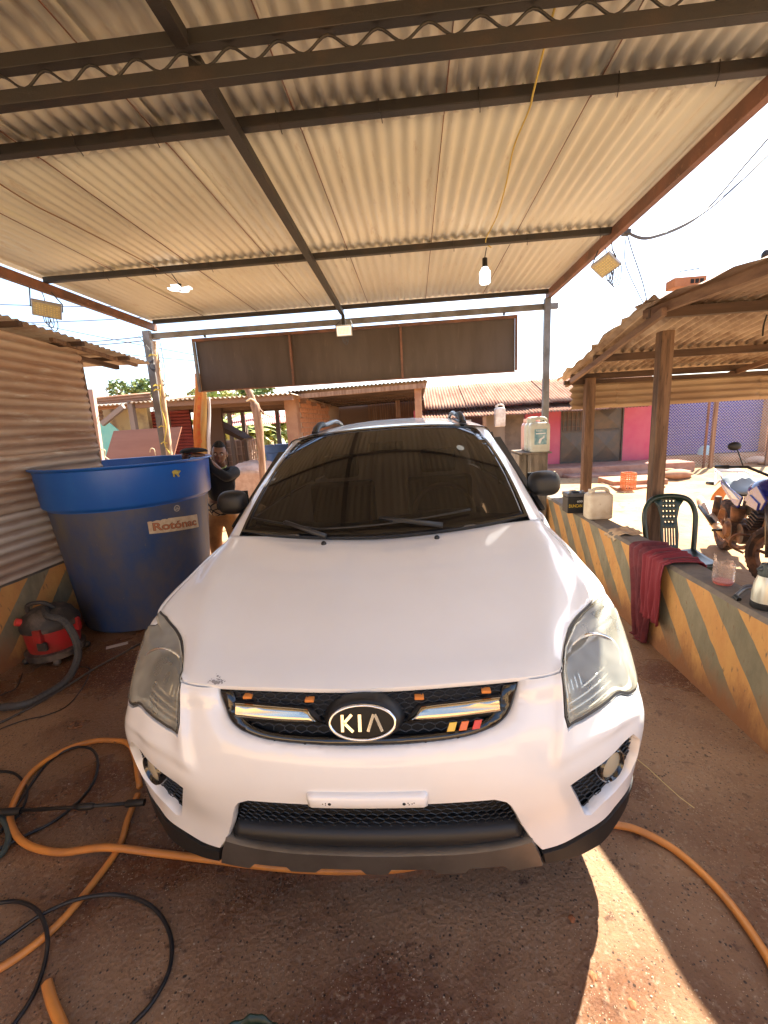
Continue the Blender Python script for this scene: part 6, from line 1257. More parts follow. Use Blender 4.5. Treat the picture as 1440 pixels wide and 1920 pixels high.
# awnings
def awn(name, ya, za, yb, zb_, x0, x1, m, n=5, ph_=0):
    for i in range(n):
        u0 = x0+(x1-x0)*i/n; u1 = x0+(x1-x0)*(i+1)/n+.05; b = MB(); w = u1-u0
        b.grid(lambda a, c: Vector((u0+w*c-(.18*(1-a) if False else 0), ya+(yb-ya)*a, za+(zb_-za)*a+.012*(i % 2)+.016*cos(2*pi*(u0+w*c)/.09)+.03*noise.noise(((u0+w*c)*1.3, a*2+ph_, 0))*(1-a))), 5, int(w/.09*6)); b.build(name, m, ph, smooth=True, solid=.002)
PEACH = M('peach_corrugated', (.27, .15, .10), .9, spec=.15, c2=(.20, .085, .055), nscale=2.5, c3=(.32, .21, .15), n3=6, lo3=.55, hi3=.7, stretch=(2, .4, 1))
awn('lower_awning_sheet', FY-1.25, PY(1000, 775, FY-1.25).z, FY-.02, PY(1000, 756, FY).z-.02, pxx(786, 760, FY-1.2), pxx(1215, 760, FY-1.2), PEACH, 6)
awn('upper_roof_sheet', FY-.7, PY(1000, 756, FY-.7).z, FY+1.8, PY(1000, 716, FY+1.8).z+.05, pxx(795, 730, FY-.3), xr+.5, PEACH, 6, 5)
b = MB(); x = pxx(908, 790, FY-1.15); b.bar((x, FY-1.15, -.25), (x, FY-1.15, 1.68), .10, .10, (0, 1, 0)); b.build('awning_post', WOODL, ph)
b = MB(); b.box(xl-1.0, xr+.6, FY-1.2, FY, -.5, zb); b.build('porch_plinth', M('pink_brown_plinth', (.42, .24, .17), .9, c2=(.32, .16, .11), nscale=4, bump=.003), ph, bevel=.02)
b = MB(); b.box(xa-.3, xb_+1.1, FY-1.75, FY-1.21, -.5, -.11); b.build('porch_step', bpy.data.materials['pink_brown_plinth'], ph, bevel=.03)
# hanging white jug
hj_ = jerry('jerrycan', 'white jug hanging on a wire from the pink house awning', PY(937, 800, FY-1.3), .30, .2, .62, M('white_jug_plastic', (.66, .62, .55), .5, c2=(.5, .4, .32), nscale=6))
b = MB(); q = PY(937, 770, FY-1.3); b.tube([q, q+Vector((0, 0, .22))], .008, 5); b.build('hanging_wire', STEEL, hj_)
# orange crate
cr_ = thing('plastic_crate', 'orange plastic bottle crate standing on end before the porch steps', 'crate', PZ(1177, 917, -.2))
c = PZ(1177, 918, -.19); OC = M('orange_crate_plastic', (.62, .19, .06), .5); w, d, h = .24, .26, .40
for (x0, x1, y0, y1) in ((-w/2, w/2, -d/2, -d/2+.012), (-w/2, w/2, d/2-.012, d/2), (-w/2, -w/2+.012, -d/2+.013, d/2-.013), (w/2-.012, w/2, -d/2+.013, d/2-.013)):
    b = MB(); wx = x1-x0 > .1; L0, L1 = (x0, x1) if wx else (y0, y1)
    for k in range(5): 
        t = L0+(L1-L0-.02)*k/4
        if wx: b.box(c.x+t, c.x+t+.02, c.y+y0, c.y+y1, c.z, c.z+h)
        else: b.box(c.x+x0, c.x+x1, c.y+t, c.y+t+.02, c.z, c.z+h)
    for z in (0, .09, .18, .27, h-.03):
        if wx: b.box(c.x+x0, c.x+x1, c.y+y0-.002, c.y+y1+.002, c.z+z, c.z+z+.03)
        else: b.box(c.x+x0-.002, c.x+x1+.002, c.y+y0, c.y+y1, c.z+z, c.z+z+.03)
    b.build('crate_side', OC, cr_)
# steps of slabs right of the crate
for k, (u0, v0, u1, v1, lab) in enumerate(((1150, 903, 1212, 889, 'upper'), (1157, 915, 1225, 905, 'lower'))):
    A, B = PZ(u0, v0, -.05-.1*k), PZ(u1, v1, -.05-.1*k); b = MB(); b.box(min(A.x, B.x), max(A.x, B.x), A.y+.0, A.y+.9, -.4, -.05-.1*k); seti(b.build('stone_slab', TERRA, bevel=.02), lab+' pale step slab in front of the porch, right of the orange crate', 'slab')
for k, (u, v, s, lab) in enumerate(((1252, 888, .22, 'block-like brick standing behind the near shed post, left of the fence'), (1270, 897, .34, 'long reddish stone lying by the foot of the fence, left end'), (1368, 868, .38, 'reddish stone in the middle of the fence foot'), (1418, 868, .30, 'pale stone at the right part of the fence foot'), (1435, 870, .22, 'small pale stone at the extreme right of the fence foot'))):
    c = PZ(u, v, -.2); b = MB(); b.grid(lambda a, cc: c+Vector((s*cos(a*2*pi)*sin(cc*pi)*(1+.25*noise.noise((cos(a*6.28)*2, sin(a*6.28)*2, cc*3+k))), s*.6*sin(a*2*pi)*sin(cc*pi), s*.42*cos(cc*pi)+s*.3)), 14, 8); seti(b.build('stone', TERRA if k < 3 else M('pale_stone%d' % k, (.55, .38, .27), .9), smooth=True), lab, 'stone')
# chain-link fence and blue shutter building
CY = 12.4
bs = thing('blue_shutter_building', 'building front closed by a big blue horizontally ribbed shutter behind the chain-link fence', 'building', (9, CY+1.6, -.2))
X0, X1 = pxx(1240, 800, CY+1.6), pxx(1425, 800, CY+1.6)
BLUE = M('faded_blue_shutter', (.05, .055, .30), .55, c2=(.075, .07, .27), nscale=2)
zlo = PY(1300, 852, CY+1.6).z; b = MB(); n = 24; hh = (2.4-zlo)/n
for i in range(n):
    z = zlo+i*hh; b = MB(); b.grid(lambda a, c: Vector((X0-.6+(X1-X0+.6)*a, CY+1.6-.035*sin(pi*c), z+hh*c*.97)), 2, 5); b.build('shutter_slat', BLUE, bs, smooth=True)
b = MB(); b.box(X0-.6, X1, CY+1.65, CY+1.7, -.3, 2.5); b.build('shutter_back', M('navy_dark', (.03, .03, .10), .8), bs)
b = MB(); b.box(X1, X1+.5, CY+1.3, CY+2.2, -.3, 2.6); b.build('brick_pier', BRICK, bs, bevel=.01)
b = MB(); b.box(X0-.8, X1+1.5, CY+1.2, CY+2.1, -.6, zlo-.02); b.build('brick_plinth', TERRA, bs, bevel=.02)
fc = thing('chain_link_fence', 'chain-link fence on thin reddish posts in front of the blue shutter', 'fence', (8.3, CY, -.2))
FX0, FX1 = pxx(1243, 830, CY), pxx(1440, 830, CY)+.6
for u, m_, w in ((1244, RUSTST, .05), (1320, RUSTST, .05), (1333, WOODL, .09), (1437, WOODL, .06)):
    p = PY(u, 860, CY); b = MB(); b.bar((p.x, CY, -.3), (p.x, CY, 2.2), w, w, (0, 1, 0)); b.build('fence_post', m_, fc)
LK = M('galvanised_wire', (.55, .50, .46), .5, .4)
b = MB(); st = .085; z0f, z1f = -.12, 1.72; x = FX0-(z1f-z0f)
def wire(p, q, r=.0023):
    p = Vector(p); q = Vector(q); b.bar(p, q, r*2, r*2, (0, 1, 0))
xx = FX0-(z1f-z0f)
while xx < FX1:
    for s in (1, -1):
        a0_, a1_ = (xx, z0f), (xx+(z1f-z0f), z1f)
        if s < 0: a0_, a1_ = (xx, z1f), (xx+(z1f-z0f), z0f)
        (ax_0, az0), (ax_1, az1) = a0_, a1_
        if ax_0 < FX0: t = (FX0-ax_0)/(ax_1-ax_0); ax_0, az0 = FX0, az0+(az1-az0)*t
        if ax_1 > FX1: t = (FX1-ax_0)/(ax_1-ax_0); ax_1, az1 = FX1, az0+(az1-az0)*t
        if ax_1-ax_0 > .02: wire((ax_0, CY-.01*s, az0), (ax_1, CY-.01*s, az1))
    xx += st
seti(b.build('fence_mesh', LK, fc), kind='stuff')
c = PZ(1325, 851, -.1); c.y = CY+.8; b = MB(); p = PY(1323, 852, CY+.8); b.lathe([(.22, 0), (.20, .14), (.13, .26), (0, .30)], p, n=20); seti(b.build('plastic_tub', M('light_blue_plastic', (.25, .50, .66), .4), smooth=True, auto=40), 'light blue upturned plastic tub behind the chain-link fence', 'tub')

# ================================================================== background, centre: brick workshop
ws = thing('brick_workshop', 'open brick workshop with a dark corrugated ceiling behind the car roof', 'workshop', (-1.5, 10, 0))
WYf = 9.0; A = PY(531, 742, WYf); B = PY(553, 742, WYf); zt_ = A.z; C_ = PY(790, 722, WYf)
b = MB(); b.box(A.x, B.x, WYf, WYf+.3, -.1, zt_); b.build('pillar', M('ochre_plaster_pillar', (.36, .20, .115), .85, c2=(.27, .13, .075), nscale=3, bump=.002), ws, bevel=.01)
# brick side wall receding, built brick by brick
x0 = B.x-.02; nrow = 18; bh = .12
mb = MB(); mb.box(x0-.11, x0-.012, WYf+.31, 16, -.1, zt_-.02); mb.build('mortar_wall', MORTAR, ws)
bme = None
for r in range(nrow):
    for k in range(9):
        y = WYf+.34+k*.40+(.2 if r % 2 else 0); z = zt_-.14-r*bh
        if z < .9: continue
        if bme is None:
            b = MB(); b.box(0, .025, 0, .37, 0, .105); o = b.build('brick', BRICK, ws, local=True, loc=None); o.location = Vector((x0-.012, y, z))-ORG[ws.name]; bme = o
        else:
            o = bme.copy(); COL.objects.link(o); o.parent = ws; o.location = Vector((x0-.012+random.uniform(-.004, .004), y, z))-ORG[ws.name]
xR = PY(790, 740, WYf).x
b = MB(); b.box(PY(777, 740, WYf).x, xR, WYf, WYf+.28, -.1, PY(780, 726, WYf).z-.03); b.build('pillar', bpy.data.materials['ochre_plaster_pillar'], ws, bevel=.01)
b = MB(); b.bar(PY(541, 745, WYf-.1), PY(797, 723, WYf-.1), .09, .10); b.build('fascia_board', WOODL, ws)
for i in range(5):
    xa_ = A.x+.1+(C_.x-A.x)*i/5; xb2 = A.x+.1+(C_.x-A.x)*(i+1)/5+.05; b = MB()
    b.grid(lambda a, c: Vector((xa_+(xb2-xa_)*c, WYf-.15+6.3*a, PY(541, 743, WYf).z+.09-.05*a*3-(.0)+(PY(790, 722, WYf).z-PY(541, 743, WYf).z)*((xa_+(xb2-xa_)*c-A.x)/(C_.x-A.x))+.015*cos(2*pi*(xa_+(xb2-xa_)*c)/.09))), 6, 34); b.build('ceiling_sheet', M('dark_ceiling_sheet', (.22, .16, .12), .7, c2=(.14, .09, .06), nscale=3) if i == 0 else bpy.data.materials['dark_ceiling_sheet'], ws, smooth=True, solid=.002)
for k in range(5): y = WYf+1+k*1.2; b = MB(); b.bar((A.x+.1, y, zt_-.03), (C_.x, y, zt_+(C_.z-A.z)-.02), .07, .09); b.build('ceiling_beam', WOODH, ws)
b = MB(); b.grid(lambda a, c: Vector((A.x+(C_.x-A.x+.6)*a, 15.2, -.1+(zt_+.2)*c)), 4, 4); b.build('back_wall', M('dim_brown_wall', (.20, .13, .09), .9), ws)
MBP = MB()
for k in range(160):
    x = PY(690, 760, 15).x+k*.085; b = MB(); b.box(x, x+.05, 15.0, 15.03, zt_-.75, zt_-.02); b.build('wall_slat', WOODL, ws)
b = MB(); b.bar((PY(745, 740, 14).x, 14, 0), (PY(745, 740, 14).x, 14, zt_), .16, .16, (0, 1, 0)); b.build('inner_post', WOODL, ws)

# ================================================================== background, left: sheds and plants
ls_ = thing('lean_to_shed', 'long low lean-to with corrugated roof and dark underside beyond the blue tank', 'shed', (-7, 9, 0))
LY = 8.2; P0 = PY(238, 757, LY); P1 = PY(545, 740, LY)
for i in range(7):
    xa_ = P0.x+(P1.x-P0.x)*i/7; xb2 = P0.x+(P1.x-P0.x)*(i+1)/7+.05; b = MB()
    def f(a, c): x = xa_+(xb2-xa_)*c; t = (x-P0.x)/(P1.x-P0.x); return Vector((x, LY+5.0*a, P0.z+(P1.z-P0.z)*t+.02+.15*a*0-.10*a+.022*cos(2*pi*x/.105)+.02*noise.noise((x, a*3, i))))
    b.grid(f, 5, int((xb2-xa_)/.105*6)); b.build('roof_sheet', UNDERSH if i else UNDERSH, ls_, smooth=True, solid=.002)
for k in range(4):
    y = LY+.15+k*1.15; b = MB(); dz = -.10*(k*1.15)/5; b.bar((P0.x+.1, y, P0.z-.05+dz-(0)), (P1.x, y, P1.z-.05+dz), .08, .10); b.build('roof_beam', M('brown_beam', (.20, .115, .075), .8) if k == 0 else bpy.data.materials['brown_beam'], ls_)  # one even brown for all the beams
for k, (u, y) in enumerate(((249, LY+.1), (312, LY+1.0), (430, 12.6), (455, 12.9), (520, 12.8))):
    p = PY(u, 780, y); b = MB(); b.bar((p.x, y, -.1), (p.x, y, P0.z+.05), .11, .11, (0, 1, 0)); b.build('shed_post', M('grey_timber', (.22, .17, .14), .8) if k == 0 else bpy.data.materials['grey_timber'], ls_)
b = MB(); b.bar(PY(192, 795, LY-.1), PY(232, 762, LY-.1), .09, .10); b.build('brace', bpy.data.materials['grey_timber'], ls_)
# rust wall of the house behind the shack edge, plastered wall, red slat wall
nb = thing('neighbour_house', 'low house with orange corrugated upper wall left of the lean-to', 'house', (-8, 8.9, 0))
a_ = PY(150, 752, 8.9); c_ = PY(282, 738, 8.9)
for j in range(2):
    b = MB(); W = (.52, .75)[j]; x1_ = c_.x if j == 0 else PY(188, 780, 8.9).x
    b.grid(lambda a, c: Vector((a_.x-2+(x1_-a_.x+2)*a, 8.9+.1*j+.015*cos(2*pi*c*(5 if j == 0 else 8)), a_.z+.10*a-(.30*c if j == 0 else .28+W*c))), 4, 40); b.build('wall_sheet', M('bright_rust_sheet', (.34, .18, .10), .7, c2=(.25, .11, .06), nscale=2, stretch=(.5, 1, 2)) if j == 0 else RUSTSH, nb, smooth=True, solid=.002)
b = MB(); b.grid(lambda a, c: Vector((c_.x-1.6+1.9*a, 8.6+2.0*c, c_.z-.22+.25*c+.02*cos(2*pi*a*18))), 110, 3); b.build('roof_sheet', PALESH, nb, smooth=True, solid=.002)
e_ = PY(187, 775, 9.6); g_ = PY(275, 768, 9.6)
b = MB(); b.box(e_.x, g_.x, 9.6, 9.75, -.1, e_.z+.35); b.build('plaster_wall', M('yellow_stained_plaster', (.50, .40, .22), .9, c2=(.28, .21, .14), nscale=1.2, lo=.45, hi=.55), nb)
b = MB(); tq_ = PY(200, 820, 8.4); b.prism([(-.28, -.5), (.10, -.55), (.33, .12), (.05, .38), (-.15, .35)], tq_, (1, 0, 0), (0, 0, 1), .03); seti(b.build('teal_board', M('teal_board', (.14, .42, .36), .7, c2=(.20, .45, .38), nscale=4)), 'teal painted board leaning behind the shack corner', 'board')
rw = thing('red_slat_wall', 'wall of dark red horizontal corrugated slats under the lean-to roof', 'wall', (PY(310, 800, 10.2).x, 10.2, 0))
xa_, xb2 = PY(276, 790, 10.2).x, PY(358, 790, 10.2).x; ztp = PY(276, 772, 10.2).z
for k in range(15):
    z = ztp-.085*(k+1); b = MB(); b.add([(xa_, 10.2, z), (xb2, 10.2, z-.0), (xb2, 10.155, z+.045), (xa_, 10.155, z+.045), (xa_, 10.2, z+.075), (xb2, 10.2, z+.075)], [(0, 1, 2, 3), (3, 2, 5, 4)]); b.build('slat', M('dark_red_sheet', (.36, .07, .06), .6, c2=(.28, .06, .05), nscale=3) if k == 0 else bpy.data.materials['dark_red_sheet'], rw)
b = MB(); b.box(xa_, xb2, 10.21, 10.25, -.1, ztp); b.build('backing', M('maroon_dark', (.08, .03, .03), .9), rw)
b = MB(); b.box(xb2, PY(410, 790, 10.2).x, 10.4, 10.5, -.1, ztp); b.build('dark_partition', M('deep_brown', (.13, .075, .05), .9), ls_)  # one even dark brown
# brown board leaning behind the tank
b = MB(); q4_ = [PY(213, 808, 5.2), PY(340, 800, 5.2), PY(322, 868, 5.0), PY(191, 880, 5.0)]
n_ = (q4_[1]-q4_[0]).cross(q4_[3]-q4_[0]).normalized()*.02; lo_ = [q4_[2]+(q4_[2]-q4_[1])*1.3, q4_[3]+(q4_[3]-q4_[0])*1.3]
pts = [q4_[0], q4_[1], lo_[0], lo_[1]]; b.add(pts+[p+n_ for p in pts], [(3, 2, 1, 0), (4, 5, 6, 7), (0, 1, 5, 4), (1, 2, 6, 5), (2, 3, 7, 6), (3, 0, 4, 7)])
bd_ = b.build('wooden_board', M('smooth_brown_board', (.36, .17, .105), .6, c2=(.32, .145, .09), nscale=1.5, stretch=(1, 6, 6))); seti(bd_, 'large smooth reddish-brown board leaning behind the blue tank', 'board')
b = MB(); t_ = PY(281, 848, 5.0); b.tube(spline([t_, t_+Vector((.03, -.01, .05)), t_+Vector((.07, 0, .04)), t_+Vector((.08, 0, -.05))], 5), .007, 6); seti(b.build('rope_loop', M('pale_rope', (.72, .60, .38), .8), smooth=True), 'small loop of pale rope on the brown board', 'rope')
b = MB(); b.tube(spline([PY(170, 848, 4.2), PY(195, 843, 4.2), PY(196, 855, 4.2), PY(205, 862, 4.2)], 5), .006, 6); seti(b.build('rope_tail', bpy.data.materials['pale_rope'], smooth=True), 'frayed rope end at the corner of the rusty shack', 'rope')
b = MB(); A = PY(171, 730, 4.4); B = PY(190, 868, 4.4); b.bar(A, B+(B-A)*1.0, .07, .05, (0, 1, 0)); seti(b.build('corner_plank', M('pale_pink_plank', (.60, .42, .34), .8, c2=(.45, .27, .2), nscale=4))
, 'pale upright plank standing just beyond the rusty shack corner', 'plank')
# wrapped sign post banner
bn = thing('cloth_banner', 'orange and yellow lettered banner hanging from the left end of the sign panel', 'banner', PY(378, 850, 4.75))
def ban(u0, u1, v0, v1, y, m, k=0):
    b = MB()
    def f(a, c): p = PY(u0+(u1-u0)*a, v0+(v1-v0)*c, y); return p+Vector((0, .02*sin(a*5+c*4+k)+.015*sin(c*11), 0))
    b.grid(f, 8, 20); return b.build('banner_cloth', m, bn, smooth=True, solid=.003)
ban(368, 388, 733, 912, 4.75, M('banner_yellow', (.52, .36, .13), .8, c2=(.52, .28, .09), nscale=3), 0); ban(364, 376, 700, 912, 4.70, M('banner_orange', (.50, .15, .035), .8, c2=(.50, .22, .055), nscale=3), 2); ban(388, 394, 745, 912, 4.77, M('banner_grey', (.42, .38, .38), .8), 1)
for k, (s, v) in enumerate((('A', 748), ('B', 765), ('F', 779), ('E', 800), ('R', 813), ('O', 828))):
    p = PY(372.5, v, 4.72); text_mesh('banner_lettering', s, .075, M('banner_red', (.58, .10, .04), .7) if k == 0 else bpy.data.materials['banner_red'], (lambda x, y, p=p: p+Vector((.075-y*1.0, -.012, -.03+x)) if False else p+Vector((x*1.1, -.035, y-.02))), bn, xs=0)
# IBC tank in a cage
ib = thing('ibc_tank', 'grey plastic bulk tank in a rusty wire cage behind the man', 'tank', PY(440, 880, 13.0))
IY = 13.0; x0, x1 = PY(404, 840, IY).x, PY(463, 840, IY).x; z0, z1 = PY(440, 884, IY).z, PY(440, 824, IY).z
b = MB(); b.box(x0+.04, x1-.04, IY+.04, IY+1.1, z0+.1, z1-.02); b.build('inner_tank', M('dusty_tank_grey', (.34, .25, .20), .7, c2=(.26, .17, .12), nscale=3), ib, bevel=.08)
for k in range(7):
    x = x0+(x1-x0)*k/6; b = MB(); b.box(x-.012, x+.012, IY-.01, IY+.014, z0+.05, z1); b.build('cage_bar', RUSTST if False else M('tan_cage_bar', (.46, .32, .24), .6) if k == 0 else bpy.data.materials['tan_cage_bar'], ib)
for k in range(5):
    z = z0+.1+(z1-z0-.12)*k/4; b = MB(); b.box(x0-.01, x1+.01, IY-.03, IY-.012, z-.012, z+.012); b.build('cage_bar', bpy.data.materials['tan_cage_bar'], ib)
    b = MB(); b.box(x1+.005, x1+.03, IY-.01, IY+1.1, z-.012, z+.012); b.build('cage_bar', bpy.data.materials['tan_cage_bar'], ib)
for k in range(1, 6): y = IY+1.1*k/5; b = MB(); b.box(x1+.031, x1+.05, y-.012, y+.012, z0+.05, z1); b.build('cage_bar', bpy.data.materials['tan_cage_bar'], ib)
b = MB(); b.box(x0, x1, IY-.0, IY+1.1, z0-.1, z0+.04); b.build('pallet_base', WOODH, ib)
# second tote / grey plastic block left of it
b = MB(); p = PY(350, 850, 12.0); b.box(p.x-.55, p.x+.45, 12, 13, -.1, PY(350, 824, 12).z); seti(b.build('bulk_container', M('pale_container', (.52, .44, .36), .7, c2=(.42, .33, .26), nscale=3), bevel=.06), 'pale bulk container behind the board, left of the banner', 'container')
# sacks under a tarp
b = MB(); c0 = PY(468, 930, 8.0); zt2 = PY(465, 868, 8.0).z
b.grid(lambda a, c: Vector((c0.x-.62+1.3*a, 8.0-.25*sin(pi*c)-.25*sin(pi*a)+1.0*c, max(-.1, (zt2)*(sin(pi*min(1, max(0, c*.5+.12)))**.5)*(1-.35*abs(2*a-1)**3)+.05*noise.noise((a*6, c*6, 2))+.02*noise.noise((a*20, c*16, 2))))), 40, 30)
seti(b.build('tarp_pile', M('pinkish_tarp', (.58, .38, .28), .8, c2=(.48, .28, .19), nscale=4, bump=.01, bscale=12), smooth=True, solid=.01), 'heap covered by a pinkish tarpaulin between the man and the car', 'heap')
b = MB(); b.grid(lambda a, c: Vector((c0.x-.62+1.3*a, 7.72-.03*sin(a*9), -.1+(zt2*.86+.1)*c*(1-.2*abs(2*a-1)**3)+.02*noise.noise((a*9, c*4, 0)))), 24, 10); seti(b.build('sack_front', M('sacking', (.50, .33, .22), .9, c2=(.40, .24, .15), nscale=8), smooth=True, solid=.02), 'creased front flap of sacking hanging down the tarpaulin heap', 'sacking')
# forked pole
fp = thing('forked_pole', 'crooked peeled pole with a fork under the sign panel, left of the car', 'pole', PY(503, 900, 6.5))
A, B, C2 = PY(462, 725, 6.5), PY(482, 778, 6.5), PY(487, 900, 6.5); C2.z = -.1
b = MB(); b.tube(spline([A, A.lerp(B, .5)+Vector((.02, 0, 0)), B, B.lerp(C2, .35)+Vector((.03, 0, 0)), C2], 6), [.055]*8+[.075]*8+[.06]*9, 10); b.build('pole_shaft', WOODL, fp, smooth=True)
b = MB(); b.tube(spline([PY(468, 745, 6.5), PY(480, 760, 6.5), PY(495, 776, 6.5)], 4), [.035]*4+[.02]*5, 8); b.build('fork_branch', WOODL, fp, smooth=True)
b = MB(); b.tube(spline([PY(462, 752, 6.42), PY(470, 748, 6.42), PY(478, 752, 6.42)], 4), .015, 6); b.build('rope_tie', bpy.data.materials['pale_rope'], fp, smooth=True)
# blue barrel
c = PY(520, 880, 12.0); zt3 = PY(520, 834, 12).z
bb2 = thing('blue_tub', 'faded blue round tank behind the forked pole', 'tub', (c.x, 12.3, -.1)); b = MB(); b.lathe([(.38, -.1), (.45, zt3-.25), (.50, zt3-.22), (.50, zt3-.02), (.47, zt3)], (c.x+.05, 12.3, 0), n=30); b.build('tub_shell', M('faded_blue_tub', (.13, .24, .50), .5), bb2, smooth=True, auto=40)
# red roof beyond the plants
rr_ = thing('red_roof_shelter', 'small shelter with pinkish-red corrugated roof among banana plants', 'shelter', PY(490, 830, 16))
for j in range(2):
    A, B = PY(432+6*j, 779+9*j, 15.5-1.3*j), PY(560, 771+9*j, 15.5-1.3*j); b = MB(); b.grid(lambda a, c: A.lerp(B, a)+Vector((.35*c, -1.2*c, -.22*c+.02*cos(2*pi*a*34))), 204, 3); b.build('roof_sheet', M('pinkish_red_sheet', (.52, .16, .13), .6, c2=(.60, .26, .22), nscale=2) if j == 0 else bpy.data.materials['pinkish_red_sheet'], rr_, smooth=True, solid=.002)
for u in (460, 521): p = PY(u, 800, 14); b = MB(); b.bar((p.x, 14, -.1), (p.x, 14, 2.0), .12, .12, (0, 1, 0)); b.build('shelter_post', bpy.data.materials['grey_timber'], rr_)

# ------------------------------------------------------------------ plants
def leafcrown(b, c, R, n, size, rnd, flat_=.8, clumps=7):
    cl = [(Vector((rnd.gauss(0, .42), rnd.gauss(0, .42), rnd.gauss(0, .34*flat_)))*R, rnd.uniform(.28, .5)*R) for _ in range(clumps)]
    for i in range(n):
        q, rr = cl[i % clumps]; d = Vector((rnd.gauss(0, 1), rnd.gauss(0, 1), rnd.gauss(0, 1))).normalized()*rr*rnd.uniform(.55, 1.05); p = Vector(c)+q+d
        u = Vector((rnd.gauss(0, 1), rnd.gauss(0, 1), rnd.gauss(0, .6))).normalized(); w = u.cross(Vector((rnd.gauss(0, 1), rnd.gauss(0, 1), rnd.gauss(0, 1)))).normalized(); s = size*rnd.uniform(.6, 1.3)
        b.add([p-u*s, p+w*s*.45, p+u*s, p-w*s*.45], [(0, 1, 2, 3)])
rnd = random.Random(3)
def tree(label, c, R, base, n, size, m=LEAF, clumps=9, group=None):
    t = thing('broadleaf_tree', label, 'tree', base, group=group); b = MB(); base = Vector(base); c = Vector(c)
    b.tube([base, base.lerp(c, .5)+Vector((.1, 0, 0)), c], [.22, .16, .06], 8)
    for k in range(7): d = Vector((rnd.uniform(-1, 1), rnd.uniform(-1, 1), rnd.uniform(-.1, .9))).normalized()*R*.8; b.tube([base.lerp(c, .6+.05*k), base.lerp(c, .7)+d*.6, c+d], [.07, .04, .015], 5)
    b.build('trunk', BARK, t, smooth=True); b = MB(); leafcrown(b, c, R, n, size, rnd, clumps=clumps); seti(b.build('crown', m, t), kind='stuff')
p = PY(258, 742, 24); tree('round-crowned green tree behind the roofs between the shack and the left post', p, 1.25, (p.x, 24, 0), 2200, .15)
p = PY(410, 748, 22); tree('light green tree under the left end of the sign panel', p, 1.6, (p.x, 22, 0), 2200, .17, BANANA)
p = PY(470, 742, 26); tree('tree crown showing just beneath the sign panel, beside the crooked pole', p, 1.4, (p.x, 26, 0), 1600, .17)
p = PY(300, 742, 27); tree('small far green treetop close left of the leaning canopy post', p, .7, (p.x, 27, 0), 700, .15)
for k, (u, v, lab) in enumerate(((205, 745, 'bare dry branches against the sky, left of the green tree'), (222, 746, 'bare twiggy sapling against the sky, right of the drier one'))):
    t = thing('bare_tree', lab, 'tree', PY(u, v+60, 18)); b = MB(); p = PY(u, v+8, 18); b.tube([(p.x, 18, 0), p], [.06, .035], 6)
    def br(p, d, L, r, dep):
        q = p+d*L; b.tube([p, q], [r, r*.6], 4)
        if dep: 
            for _ in range(3): br(p.lerp(q, rnd.uniform(.5, 1)), (d+Vector((rnd.uniform(-.8, .8), rnd.uniform(-.3, .3), rnd.uniform(-.1, .5)))).normalized(), L*.62, r*.6, dep-1)
    br(p, Vector((-.25 if k == 0 else .2, 0, 1)).normalized(), .35, .02, 3); b.build('branches', BARK, t)
def banana(label, c, H, n, m=BANANA, group='banana plants behind the sheds'):
    t = thing('banana_plant', label, 'banana plant', c, group=group); c = Vector(c); b = MB(); b.tube([c, c+Vector((0, 0, H*.6))], [.12, .08], 8); b.build('stem', M('banana_stem', (.34, .33, .12), .7) if 'banana_stem' not in bpy.data.materials else bpy.data.materials['banana_stem'], t, smooth=True)
    for k in range(n):
        az = rnd.uniform(0, 2*pi); L = H*rnd.uniform(.5, .8); d = Vector((cos(az), sin(az), 0)); s = Vector((-sin(az), cos(az), 0)); b = MB(); top = c+Vector((0, 0, H*.55)); W = .22*rnd.uniform(.8, 1.2)
        def f(a, cc): r = L*a; z = L*(1.1*a-1.35*a*a*rnd_k); w = W*sin(pi*min(1, a*.95+.05))**.6; return top+d*r+Vector((0, 0, z))+s*(w*(2*cc-1))+Vector((0, 0, -abs(2*cc-1)*w*.35))
        rnd_k = rnd.uniform(.5, 1.1); b.grid(f, 10, 2); b.build('leaf', m, t, smooth=True)
for k, (u, y, H, lab) in enumerate(((418, 17, 2.6, 'leftmost banana plant under the lean-to roof edge'), (436, 18.5, 3.0, 'banana plant above the caged bulk tank'), (452, 17.5, 2.5, 'banana plant by the grey shelter post'), (478, 19, 2.6, 'low banana plant behind the crooked pole'), (505, 18.5, 2.2, 'banana plant left of the brick pillar, shorter'), (520, 20, 2.4, 'banana plant between the shelter post and the brick pillar'))):
    p = PY(u, 860, y); banana(lab, (p.x, y, -.1), H, 9)
p = PY(352, 745, 12); banana('single big banana leaf cluster above the lean-to roof, left of the banner', (p.x, 13.4, -.1), 3.1, 5)
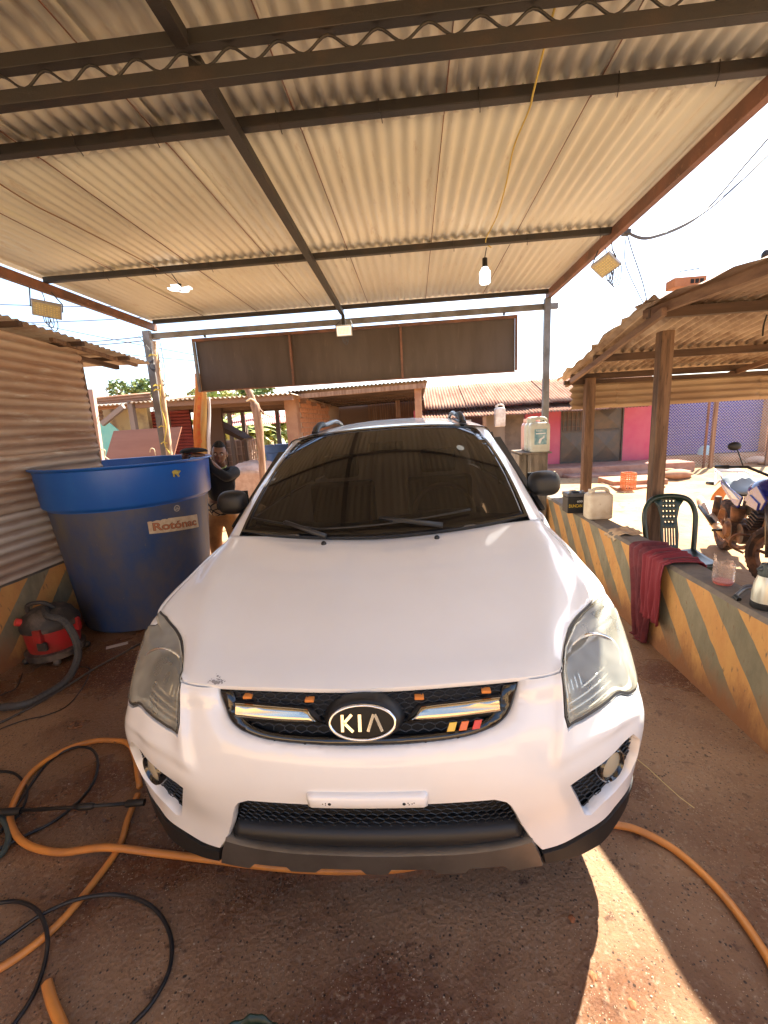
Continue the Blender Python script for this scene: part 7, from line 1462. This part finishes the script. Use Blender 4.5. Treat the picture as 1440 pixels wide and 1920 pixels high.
b = MB(); leafcrown(b, PY(475, 845, 20), 2.6, 5000, .12, rnd, .5, 14); seti(b.build('undergrowth', BANANA), 'pale green undergrowth behind the sheds', 'undergrowth', kind='stuff')
# leaning dark awning near the plants
b = MB(); b.prism([(0, 0), (.9, -.45), (1.0, -.40), (.1, .15)], PY(393, 800, 11.5), (1, 0, 0), (0, 0, 1), .8); seti(b.build('slanted_cover', M('dark_brown_cover', (.10, .06, .04), .8)), 'dark slanted board cover sticking out right of the banner', 'cover')
# unseen house and apron follow, added to bounce warm light

# ================================================================== behind the camera: made-up house, warm fill for bumper and canopy
yh = thing('fill_house', 'unseen orange plastered house with corrugated roof, added behind the camera to bounce warm light', 'house', (0, -8.5, 0))
OCH = M('orange_plaster', (.62, .44, .24), .9, c2=(.55, .36, .18), nscale=1.5, bump=.004)
b = MB(); b.box(-7, -1.2, -8.7, -8.5, -.2, 3.3); b.box(-.2, 3.0, -8.7, -8.5, -.2, 3.3); b.box(4.2, 8, -8.7, -8.5, -.2, 3.3); b.box(-1.2, -.2, -8.7, -8.502, 2.15, 3.3); b.box(3.0, 4.2, -8.7, -8.502, 2.1, 3.3); b.box(3.0, 4.2, -8.7, -8.502, -.2, .9); b.build('house_wall', OCH, yh)
b = MB(); b.box(-1.2, -.2, -8.66, -8.6, -.1, 2.15); b.build('house_door', DOORM, yh)
b = MB(); b.box(3.0, 4.2, -8.66, -8.62, .9, 2.1); b.build('house_window', BLKGL, yh)
b = MB(); b.grid(lambda a, c: Vector((-7.5+16*a, -8.25-3.5*c, 3.35+.9*c+.02*cos(2*pi*a*16/.12))), 800, 2); b.build('house_roof', PALESH, yh, smooth=True)

b = MB(); b.grid(lambda a, c: Vector((-7+14.5*a, -8.45+5.5*c, .012+.004*sin(a*9))), 12, 6); b.box(-7, 7.5, -8.45, -2.95, -.2, .002)
seti(b.build('fill_apron', M('pale_fill_concrete', (.52, .41, .27), .9, c2=(.46, .33, .20), nscale=1.2, bump=.004), loc=(0, 0, 0)), kind='structure')  # unseen apron, added pale so it bounces sunlight towards the car
